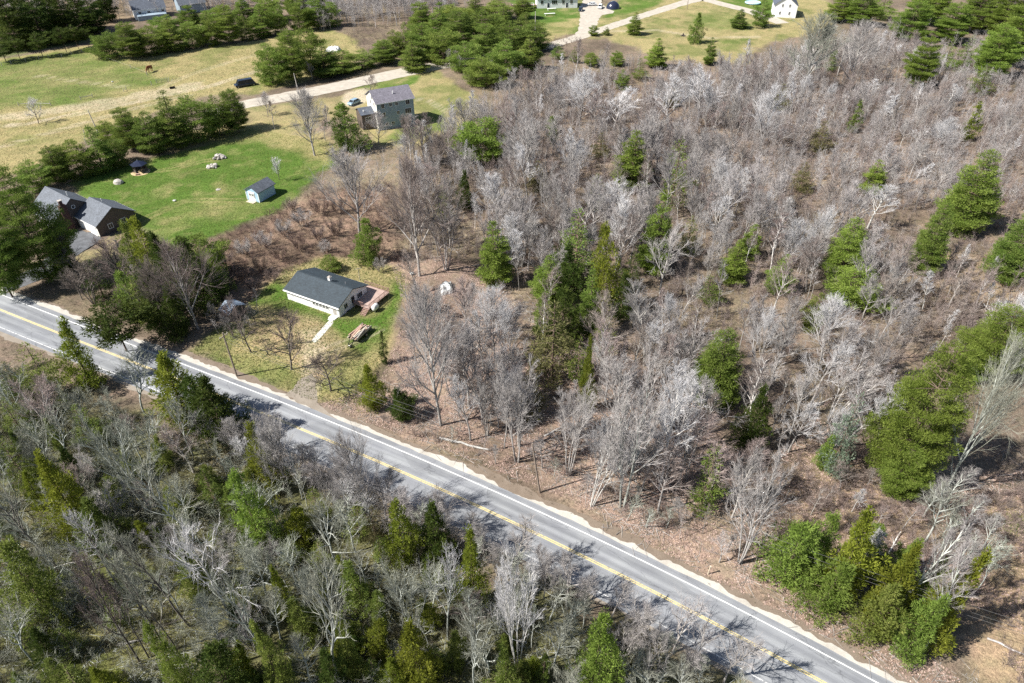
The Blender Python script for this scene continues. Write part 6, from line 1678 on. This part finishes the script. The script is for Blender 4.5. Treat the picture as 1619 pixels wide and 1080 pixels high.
# ------------------------------------------------------------------ the rest of the woods
RF = np.random.RandomState(2024)
def scatter(poly, n, rmin, hr, kinds, avoid=2.0, road=7.5):
    """random feet inside an outline, apart from each other and from what already stands"""
    P = gps(poly); lo, hi = P.min(0), P.max(0); out = []; tries = 0
    while len(out) < n and tries < n * 90:
        tries += 1
        c = RF.uniform(lo, hi)
        if not inside(np.array([c[0]]), np.array([c[1]]), P)[0]: continue
        if any((c[0] - o[0]) ** 2 + (c[1] - o[1]) ** 2 < max(rmin, o[2]) ** 2 for o in OCC): continue
        if road_dist(c[0], c[1])[0] < road: continue
        if VIEW and RF.rand() < .93:
            hz, rz_ = 12 * hr[1], 2.7 * hr[1]
            xc = proj_x(c[0], c[1], hz * .7); wp = rz_ * FPX / depth_at(c[0], c[1], hz * .7)
            yt = 540 - FPX * (c[1] * SA + (hz - CAM_H) * CA) / depth_at(c[0], c[1], hz); yb = 540 - FPX * (c[1] * SA + (hz * .35 - CAM_H) * CA) / depth_at(c[0], c[1], hz * .35)
            if any(c[1] < v[4] and min(v[1], xc + wp) - max(v[0], xc - wp) > .3 * (v[1] - v[0]) and min(v[3], yb) - max(v[2], yt) > .25 * (v[3] - v[2]) for v in VIEW): continue
        OCC.append((c[0], c[1], rmin)); out.append(c)
    res = []
    for c in out:
        u = RF.uniform(); acc = 0
        for kd, tw, bk, pr, Hm, Rm in kinds:
            acc += pr
            if u <= acc: break
        s = RF.uniform(*hr)
        g = put(kd, c[0], c[1], Hm * s, Rm * s * RF.uniform(.85, 1.2), "", 'rosy_bare_tree' if (kd, tw) == ('tall', 'twig_pink') else NAMES[kd], CATS[kd], leaf_mat=tw, bark_mat=bk, lean=(RF.normal(0, .05), RF.normal(0, .05)))  # rosy-twigged tall bare trees named apart, not a known species
        BARE.append((g, c[0], c[1], kd, tw or {'tall': 'twig_grey', 'clump': 'twig_grey', 'birch': 'twig_pink', 'gnarl': 'twig_lichen', 'pole': 'twig_grey'}.get(kd)))
        res.append(c)
    return res
MIXR = [('tall', 'twig_grey', None, .30, 12.5, 3.0), ('tall', 'twig_pale', None, .12, 12, 2.9), ('maple', 'twig_pale', None, .05, 10.5, 3.4), ('clump', 'twig_grey', None, .14, 11.5, 3.3), ('tall', 'twig_pink', None, .16, 11.5, 2.8), ('birch', 'twig_pink', None, .10, 12, 2.2), ('pole', 'twig_grey', None, .16, 11, 1.6)]
MIXU = [('tall', 'twig_pink', None, .30, 11, 2.8), ('tall', 'twig_grey', None, .20, 11, 3.0), ('maple', 'twig_pale', None, .04, 10, 3.6), ('pole', 'twig_pink', None, .14, 10, 1.6), ('birch', 'twig_pale', None, .14, 11, 2.0), ('clump', 'twig_grey', None, .18, 10, 3.2)]
MIXF = [('gnarl', 'twig_lichen', None, .34, 10.5, 3.2), ('tall', 'twig_lichen', 'bark_lichen', .22, 12, 2.8), ('clump', 'twig_grey', None, .14, 10, 3.0), ('tall', 'twig_pink', None, .12, 10, 2.6), ('pole', 'twig_lichen', 'bark_lichen', .18, 11, 1.6)]
MIXE = [('hemlock', 'leaf_moss', None, .35, 7, 2.3), ('cedar', 'leaf_moss', None, .25, 6.5, 1.9), ('cedar', 'leaf_dark', None, .22, 7, 2.0), ('cedar', 'leaf_cedar', None, .18, 7, 1.9)]
MIXB = [('tall', 'twig_pink', None, .4, 8.5, 2.4), ('pole', 'twig_pink', None, .3, 8, 1.5), ('birch', 'twig_pale', None, .3, 9, 1.8)]
scatter([(740,300),(850,250),(1020,270),(1100,430),(1060,590),(900,620),(800,560),(770,470),(800,430),(720,400)], 95, 2.2, (.75, 1.45), MIXR)
scatter([(720,690),(700,620),(760,560),(900,600),(1060,560),(1130,700),(1180,830),(1130,870),(980,790),(840,735)], 54, 2.2, (.75, 1.4), MIXR)
scatter([(1060,300),(1280,330),(1420,470),(1400,640),(1300,760),(1180,780),(1080,560)], 105, 2.1, (.65, 1.3), MIXR)
scatter([(640,250),(760,220),(900,240),(1000,300),(760,420),(640,400)], 56, 2.2, (.75, 1.35), MIXU)
scatter([(690,215),(900,115),(1050,130),(1200,130),(1300,240),(1100,300),(860,260),(760,240)], 110, 2.7, (.7, 1.35), MIXU)
scatter([(1180,120),(1300,70),(1500,110),(1480,330),(1330,330)], 84, 2.8, (.6, 1.2), MIXU)
scatter([(1200,400),(1420,400),(1619,470),(1460,560),(1400,650),(1240,600)], 44, 2.0, (.6, 1.1), MIXB)
scatter([(1390,850),(1440,800),(1540,780),(1560,860),(1545,960),(1500,900),(1430,880)], 12, 1.8, (.5, .9), [('gnarl', 'twig_lichen', None, .5, 9, 3.0), ('tall', 'twig_grey', 'bark_lichen', .5, 9, 2.6)])
scatter([(1280,820),(1260,700),(1420,800),(1540,800),(1540,860),(1420,850),(1330,800)], 8, 3.0, (.45, .75), MIXB)
scatter([(1480,440),(1619,420),(1660,560),(1520,620),(1440,560)], 30, 2.2, (.5, .8), MIXB)
scatter([(480,60),(720,30),(720,-25),(480,-25)], 40, 3.5, (.9, 1.2), MIXU)
scatter([(-10,580),(90,620),(240,700),(380,760),(380,900),(240,860),(-10,840)], 32, 2.2, (.7, 1.0), MIXF)
scatter([(380,760),(600,830),(800,930),(900,1000),(860,1090),(560,1090),(420,960)], 30, 2.2, (.7, 1.0), MIXF)
scatter([(-10,860),(120,880),(100,1100),(-40,1100)], 12, 2.2, (.7, .95), MIXF)
scatter([(280,860),(420,900),(560,1100),(280,1100)], 16, 2.2, (.7, .95), MIXF)
scatter([(860,960),(1000,1030),(1180,1120),(880,1120)], 14, 2.2, (.5, .8), MIXF, road=6.2)
for reg in ([(-10,600),(120,660),(330,760),(400,960),(240,880),(-10,860)], [(330,760),(600,850),(760,960),(760,1100),(380,1100),(300,1000)], [(780,960),(900,1010),(1000,1120),(700,1120)], [(0,1000),(240,1050),(240,1130),(-20,1130)]):
    scatter(reg, 30 if reg[0][0] < 700 and reg[0][1] < 900 else 7, 1.8, (.55, 1.1), MIXE, road=8)
scatter([(1400,180),(1560,160),(1619,240),(1700,360),(1460,330)], 26, 3.0, (.6, .95), MIXU)
scatter([(330,715),(480,775),(700,870),(900,965),(1180,1105),(1180,1060),(900,920),(700,830),(480,740),(340,690)], 30, 2.0, (.6, .95), [('tall', 'twig_grey', None, .6, 11, 3.0), ('gnarl', 'twig_grey', 'bark_grey', .4, 10, 3.2)], road=5.8)
scatter([(400,735),(520,785),(700,865),(860,945),(860,985),(700,905),(500,820),(400,775)], 16, 1.8, (.65, .95), [('maple', 'twig_grey', None, .5, 9.5, 3.4), ('tall', 'twig_pale', 'bark_lichen', .5, 11, 2.8)], road=5.8)
scatter([(345,700),(480,752),(640,815),(820,905),(1000,995),(1180,1092),(1180,1125),(980,1035),(800,945),(620,855),(460,790),(340,735)], 30, 1.5, (.6, .95), [('tall', 'twig_grey', None, .5, 11, 3.0), ('maple', 'twig_grey', None, .5, 9, 3.2)], road=5.6)
scatter([(640,450),(700,480),(780,470),(800,560),(760,640),(700,640),(640,600),(655,520)], 16, 1.8, (.6, 1.0), [('tall', 'twig_pink', None, .5, 10, 2.8), ('maple', 'twig_grey', None, .3, 9, 3.4), ('pole', 'twig_grey', None, .2, 9, 1.5)])
scatter([(160,225),(260,225),(385,205),(385,218),(270,242),(140,275),(60,300),(60,285)], 9, 3, (.5, .8), [('tall', 'twig_dark', 'bark_dark', .5, 9, 2.6), ('maple', 'twig_grey', None, .5, 8, 3.0)])
scatter([(410,140),(560,120),(640,110),(740,130),(840,110),(850,90),(650,110),(500,118)], 9, 3, (.6, .9), [('tall', 'twig_grey', None, 1, 9, 2.6)])
scatter([(400,180),(470,215),(520,250),(560,240),(590,230),(500,175)], 9, 2.4, (.5, .9), [('tall', 'twig_dark', 'bark_grey', .6, 9, 2.6), ('maple', 'twig_grey', None, .4, 8, 3.0)])
scatter([(560,665),(640,690),(860,760),(1000,830),(1180,915),(1200,880),(1000,780),(860,720),(700,660)], 18, 2.0, (.35, .75), [('tall', 'twig_grey', None, .4, 9, 2.6), ('pole', 'twig_pink', None, .3, 9, 1.4), ('gnarl', 'twig_lichen', None, .3, 8, 2.8)], road=7.2)
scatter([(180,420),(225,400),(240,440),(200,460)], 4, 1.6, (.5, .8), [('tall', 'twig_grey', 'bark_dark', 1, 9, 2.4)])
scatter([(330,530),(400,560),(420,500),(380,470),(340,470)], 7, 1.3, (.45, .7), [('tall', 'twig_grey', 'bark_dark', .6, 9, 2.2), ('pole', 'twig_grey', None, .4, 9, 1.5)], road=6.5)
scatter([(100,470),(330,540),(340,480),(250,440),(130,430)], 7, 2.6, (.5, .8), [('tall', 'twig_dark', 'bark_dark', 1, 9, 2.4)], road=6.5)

# ------------------------------------------------------------------ uncountable undergrowth, each one object
def sprig(seed, h, nst, spread, r, fork, sub=2):
    """one little bush or sapling mesh: forked stems with side twigs"""
    q = np.random.RandomState(seed); S = []
    for k in range(nst):
        a = q.uniform(0, 6.283); o = q.uniform(0, .12 if nst > 1 else 0)
        p = np.array([math.cos(a) * o, math.sin(a) * o, -.1]); d = np.array([math.cos(a) * q.uniform(.05, spread), math.sin(a) * q.uniform(.05, spread), 1.0])
        L = h * q.uniform(.6, 1.0); n = 4
        for i in range(n):
            d = unit(d + q.normal(0, .1, 3)); e = p + d * L / n
            S.append((*p, *e, r * (1 - .2 * i), r * (.8 - .2 * i)))
            if i >= 1:
                for f in range(fork):
                    w = p + (e - p) * q.rand(); g = unit(d + q.normal(0, .6, 3) + UP * .2); l = h * q.uniform(.10, .24)
                    S.append((*w, *(w + g * l), r * .5, r * .25))
                    for u in range(sub):
                        v = w + g * l * q.uniform(.3, .95); c = unit(g + q.normal(0, .6, 3)); S.append((*v, *(v + c * l * q.uniform(.4, .8)), r * .32, r * .18))
            p = e
    return prisms(S, 3)
def scatter_stuff(name, pts, protos, mat, label, smin=.7, smax=1.3, seed=0):
    """uncountable growth: many small plants standing on the ground as one object"""
    q = np.random.RandomState(seed); n = len(pts)
    z = height(pts[:, 0], pts[:, 1])
    me = bpy.data.meshes.new(name); me.vertices.add(n)
    me.vertices.foreach_set("co", np.stack([pts[:, 0], pts[:, 1], z], 1).astype(np.float32).ravel())
    for an, tp, val in (("scl", 'FLOAT', q.uniform(smin, smax, n)), ("rot", 'FLOAT', q.uniform(0, 6.283, n)), ("idx", 'INT', q.randint(0, len(protos), n))):
        at_ = me.attributes.new(an, tp, 'POINT'); at_.data.foreach_set("value", val.astype(np.float32 if tp == 'FLOAT' else np.int32))
    me.materials.append(M[mat])
    o = link(name, me); o["kind"] = "stuff"; o["label"] = label
    ng = bpy.data.node_groups.new(name, 'GeometryNodeTree')
    ng.interface.new_socket("Geometry", in_out='INPUT', socket_type='NodeSocketGeometry'); ng.interface.new_socket("Geometry", in_out='OUTPUT', socket_type='NodeSocketGeometry')
    N_ = ng.nodes; gi = N_.new("NodeGroupInput"); go = N_.new("NodeGroupOutput"); iop = N_.new("GeometryNodeInstanceOnPoints"); jn = N_.new("GeometryNodeJoinGeometry")
    for k, (V, F) in enumerate(protos):
        src = bpy.data.objects.new(name + "_plant", mkmesh(name + "_plant", V, F, M[mat]))
        oi = N_.new("GeometryNodeObjectInfo"); oi.inputs["Object"].default_value = src; oi.inputs["As Instance"].default_value = True
        ng.links.new(oi.outputs["Geometry"], jn.inputs[0])
    def attr(nm, tp):
        a_ = N_.new("GeometryNodeInputNamedAttribute"); a_.data_type = tp; a_.inputs["Name"].default_value = nm; return a_.outputs[0]
    cx = N_.new("ShaderNodeCombineXYZ"); ng.links.new(attr("rot", 'FLOAT'), cx.inputs[2])
    ng.links.new(gi.outputs[0], iop.inputs["Points"]); ng.links.new(jn.outputs[0], iop.inputs["Instance"])
    iop.inputs["Pick Instance"].default_value = True
    ng.links.new(attr("idx", 'INT'), iop.inputs["Instance Index"]); ng.links.new(cx.outputs[0], iop.inputs["Rotation"]); ng.links.new(attr("scl", 'FLOAT'), iop.inputs["Scale"])
    ng.links.new(iop.outputs[0], go.inputs[0])
    md = o.modifiers.new("growth", 'NODES'); md.node_group = ng
    return o
def field(poly, n, seed, road=6.5, need=None, clear=False):
    P = gps(poly); lo, hi = P.min(0), P.max(0); q = np.random.RandomState(seed)
    c = q.uniform(lo, hi, (n * 3, 2)); c = c[inside(c[:, 0], c[:, 1], P)]
    c = c[road_dist(c[:, 0], c[:, 1]) > road]
    if need is not None: c = c[woods_amt(c[:, 0], c[:, 1]) > need]
    k = fbm(c[:, 0], c[:, 1], 7, 2, 3); c = c[k + q.uniform(-.12, .12, len(c)) > .40]
    if clear:
        dp = depth_at(c[:, 0], c[:, 1], 2.5); px = 809.5 + FPX * c[:, 0] / dp; py = 540 - FPX * (c[:, 1] * SA + (2.5 - CAM_H) * CA) / dp
        bad = np.zeros(len(c), bool)
        for v in VIEW: bad |= (px > v[0] - 3) & (px < v[1] + 3) & (py > v[2]) & (py < v[3] + 22) & (c[:, 1] < v[4])
        c = c[~bad]
    return c[:n]
BUSH = [sprig(s_, 1.8, 7, .6, .020, 2, 2) for s_ in range(5)]
LOW = [sprig(20 + s_, .9, 8, .9, .014, 2, 1) for s_ in range(4)]
SAP = [sprig(40 + s_, 6.0, 2, .14, .034, 5, 3) for s_ in range(5)]
RW = [(640,250),(760,210),(900,115),(1060,130),(1200,110),(1420,60),(1700,140),(1760,520),(1700,800),(1400,900),(1150,880),(900,760),(740,690),(720,560),(800,470),(730,400),(640,420)]
RWD = [(640,250),(760,210),(900,115),(1060,130),(1200,110),(1420,60),(1700,140),(1760,520),(1480,560),(1400,640),(1280,640),(1180,520),(1080,560),(900,560),(800,500),(760,420),(640,420)]
UW = [(690,215),(900,100),(1060,120),(1200,100),(1420,50),(1700,100),(1720,340),(1300,330),(1000,290),(760,240)]
FW = [(-160,560),(60,600),(330,700),(600,810),(900,960),(1150,1090),(1150,1190),(-200,1190)]
SL = [(280,400),(360,368),(450,325),(520,290),(620,290),(650,420),(560,408),(500,405),(430,450),(400,478),(340,480)]
BG = [(1180,760),(1320,690),(1480,800),(1560,780),(1760,740),(1800,1120),(1600,1120),(1540,900),(1400,880),(1200,840)]
TW = [(-400,60),(0,60),(150,30),(560,30),(720,20),(900,-30),(1300,-30),(1700,40),(1900,-60),(-500,-60)]
scatter_stuff("undergrowth", field(RW, 9500, 1, need=.2), BUSH, 'brush_grey', "grey-brown undergrowth through the right-hand woods", .5, 1.5, 1)
scatter_stuff("sapling_thicket", field(RWD, 2600, 2, 9, .3, True), SAP, 'twig_pink', "thicket of thin rosy-grey saplings through the right-hand woods", .55, 1.3, 2)
scatter_stuff("sapling_thicket", field(UW, 3000, 3, 9, .3, True), SAP, 'twig_grey', "dense grey thicket of the upper woods", .7, 1.6, 3)
scatter_stuff("undergrowth", field(FW, 3600, 4, 5.8, .2), BUSH, 'brush_olive', "olive-brown undergrowth of the near woods", .5, 1.4, 4)
scatter_stuff("sapling_thicket", field(FW, 700, 5, 6.2, .2), SAP, 'twig_lichen', "thicket of lichen-grey saplings in the near woods", .5, 1.0, 5)
scatter_stuff("undergrowth", field(SL, 1500, 6), LOW[:2] + BUSH[:3], 'brush_red', "russet brush on the slope behind the ranch house", .5, 1.2, 6)
scatter_stuff("undergrowth", np.concatenate([field(BG, 2600, 7), field([(540,45),(640,38),(670,70),(610,98),(565,85)], 260, 41), field([(855,62),(910,58),(930,80),(880,100)], 120, 42), field([(560,660),(860,755),(1180,905),(1200,870),(860,715),(600,640)], 500, 43, 7)]), LOW + BUSH[:2], 'brush_grey', "low tan brush of the boggy margin", .5, 1.4, 7)
def debris(seed):
    q = np.random.RandomState(seed); S = []
    for k in range(9):
        a = q.uniform(0, 6.283); p = np.array([*q.normal(0, .7, 2), q.uniform(.01, .06)]); l = q.uniform(.4, 1.9)
        S.append((*p, *(p + np.array([math.cos(a) * l, math.sin(a) * l, q.uniform(-.01, .16)])), q.uniform(.012, .04), .008))
    return prisms(S, 4)
DEB = [debris(s_) for s_ in range(6)]
scatter_stuff("deadfall", np.concatenate([field(RW, 2600, 21), field([(500,640),(640,600),(760,440),(900,520),(1180,730),(1560,1080),(1400,1100),(900,790)], 900, 22)]), DEB, 'bark_grey', "fallen sticks and twigs over the leaf litter of the right-hand woods", .6, 1.6, 21)
scatter_stuff("deadfall", field(FW, 1200, 23, 5.8), DEB, 'bark_lichen', "fallen sticks on the floor of the near woods", .6, 1.5, 23)
RD = np.concatenate([ROAD[i] + RN[i] * s_ * RF.uniform(6.0, 9.5, (8, 1)) + RF.uniform(-1, 1, (8, 2)) for i in range(40, len(ROAD) - 10) for s_ in (1, -1)])
scatter_stuff("roadside_weeds", RD, LOW, 'brush_olive', "dry weeds along both road verges", .25, .6, 8)
scatter_stuff("far_woods", np.concatenate([field([(480,48),(560,52),(620,40),(720,20),(800,-25),(470,-25)], 700, 31), field([(-60,55),(60,40),(200,20),(215,-25),(-80,-30)], 500, 32), field([(330,20),(480,0),(480,-30),(330,-25)], 250, 33)]), SAP, 'twig_grey', "grey bare woods behind the pasture and its hedge", 1.1, 2.1, 31)
scatter_stuff("far_woods", field(TW, 2200, 9, 9), SAP, 'twig_grey', "grey bare woods behind the farthest houses", 1.0, 1.9, 9)
# loose leaves on the litter along the far road bank
def leaves(poly, n, seed, label):
    P = gps(poly); lo, hi = P.min(0), P.max(0); q = np.random.RandomState(seed)
    c = q.uniform(lo, hi, (n * 4, 2)); c = c[inside(c[:, 0], c[:, 1], P)]; c = c[road_dist(c[:, 0], c[:, 1]) > 5.7]
    c = c[fbm(c[:, 0], c[:, 1], 3.0, 3, 3) + q.uniform(-.1, .1, len(c)) > .46][:n]; k = len(c)
    z = height(c[:, 0], c[:, 1]) + q.uniform(.01, .07, k); a = q.uniform(0, 6.283, k); l = q.uniform(.06, .15, k)
    e = np.stack([np.cos(a) * l, np.sin(a) * l, q.normal(0, .3, k) * l], 1); f = np.stack([-np.sin(a) * l * .7, np.cos(a) * l * .7, q.normal(0, .35, k) * l], 1)
    b_ = np.stack([c[:, 0], c[:, 1], z], 1)
    V = np.stack([b_ - e, b_ + f, b_ + e, b_ - f], 1).reshape(-1, 3)
    o = link("leaf_litter", mkmesh("leaf_litter", V, np.arange(k * 4).reshape(-1, 4), M['dead_leaf'])); o["kind"] = "stuff"; o["label"] = label
m_, nt, b = newmat("dead_leaves"); tc = nt.nodes.new("ShaderNodeTexCoord").outputs["Object"]; n1 = noise(nt, 3.5, 2, .8, tc)
r_ = ramp(nt, [(.3, (.11, .075, .06)), (.45, (.26, .18, .15)), (.58, (.40, .29, .245)), (.72, (.50, .42, .34))]); nt.links.new(n1.outputs[0], r_.inputs[0]); nt.links.new(r_.outputs[0], b.inputs["Base Color"]); b.inputs["Roughness"].default_value = .8
M['dead_leaf'] = m_
leaves([(500,640),(640,600),(760,560),(900,540),(1080,620),(1180,740),(1240,900),(1600,1120),(1400,1120),(1150,930),(900,790),(700,710)], 42000, 1, "rosy brown leaf litter on the far bank of the road")
leaves([(620,420),(700,400),(790,440),(820,520),(760,600),(640,640),(600,600),(640,500)], 14000, 2, "rosy leaf litter round the white tarpaulin heap")
leaves([(1180,760),(1300,640),(1420,760),(1619,740),(1619,1080),(1540,960),(1400,880),(1200,830)], 16000, 3, "brown leaf litter of the boggy margin")
# grass blades on the lawns nearest the camera
def blades(poly, n, seed, h, mat, name, label):
    P = gps(poly); lo, hi = P.min(0), P.max(0); q = np.random.RandomState(seed)
    c = q.uniform(lo, hi, (n * 2, 2)); c = c[inside(c[:, 0], c[:, 1], P)][:n]; c = c[road_dist(c[:, 0], c[:, 1]) > 5.6]
    k = len(c); a = q.uniform(0, 6.283, k); w = q.uniform(.05, .14, k); t = q.normal(0, .08, (k, 2)); hh = q.uniform(*h, k)
    V = np.stack([np.stack([c[:, 0] - np.cos(a) * w, c[:, 1] - np.sin(a) * w, np.full(k, -.01)], 1), np.stack([c[:, 0] + np.cos(a) * w, c[:, 1] + np.sin(a) * w, np.full(k, -.01)], 1), np.stack([c[:, 0] + t[:, 0], c[:, 1] + t[:, 1], hh], 1)], 1).reshape(-1, 3)
    o = link(name, mkmesh(name, V, np.arange(k * 3).reshape(-1, 3), M[mat])); o["kind"] = "stuff"; o["label"] = label
M['straw_blade'] = leaf("straw_blades", (.26, .23, .12), (.40, .36, .20), .1, .01, .35)
blades([(0,100),(140,78),(420,66),(500,45),(560,70),(480,128),(400,150),(330,150),(160,205),(60,262),(-60,300)], 45000, 5, (.06, .28), 'straw_blade', "grass", "dry tufted grass of the horse pasture")
M['blade'] = leaf("grass_blades", (.12, .18, .04), (.34, .30, .13), .1, .01, .35)
blades([(395,480),(450,425),(505,408),(600,412),(640,432),(640,470),(622,500),(610,560),(590,600),(550,640),(490,632),(400,592),(300,556),(340,520)], 26000, 1, (.05, .2), 'blade', "grass", "rough spring grass round the white ranch house")
blades([(110,290),(165,268),(240,252),(330,228),(410,205),(520,225),(545,258),(440,335),(345,372),(270,395),(215,350)], 26000, 2, (.05, .16), 'leaf_moss', "grass", "green lawn grass behind the garage house")

# ------------------------------------------------------------------ labels of the woods' bare trees: by the nearest thing one can find
KW = {'maple': "spreading tree", 'hemlock': "young hemlock", 'cedar': "small cedar", 'tall': "bare tree", 'clump': "bare tree clump", 'birch': "birch", 'gnarl': "gnarled tree", 'pole': "young bare tree"}
by = {}
for g, x, y, kd, tw in BARE: by.setdefault((kd, tw), []).append((g, x, y))
NTH = ["nearest", "second nearest", "third nearest", "fourth nearest", "fifth nearest"]
used = set()
for (kd, tw), L in by.items():
    pos = np.array([(x, y) for _, x, y in L]); best = {}
    for ph, lx, ly in LANDMARKS:
        d = pos - (lx, ly); dist = np.hypot(d[:, 0], d[:, 1])
        side = np.where(np.abs(d[:, 0]) > np.abs(d[:, 1]), np.where(d[:, 0] > 0, 0, 1), np.where(d[:, 1] > 0, 2, 3))
        for s, word in enumerate(("to the right of", "to the left of", "beyond", "in front of")):
            k = np.nonzero(side == s)[0]; k = k[np.argsort(dist[k])][:5]
            for rank, i in enumerate(k):
                if dist[i] > 60: continue
                sc = dist[i] * (1 + .6 * rank)
                if i not in best or sc < best[i][0]: best[i] = (sc, f"{ADJ[tw]} {KW[kd]}, {NTH[rank]} {word} {ph}")
    for i, (g, x, y) in enumerate(L):
        if i in best:
            g["label"] = best[i][1]
        else:
            where = "near" if y < 75 or (y < 110 and x < -20) else ("far" if y > 230 else "right-hand")
            g["label"] = f"{ADJ[tw]} {KW[kd]} deep in the {where} woods away from any landmark"
            g["group"] = f"stand of {ADJ[tw]} {KW[kd]} growth deep in the {where} woods"
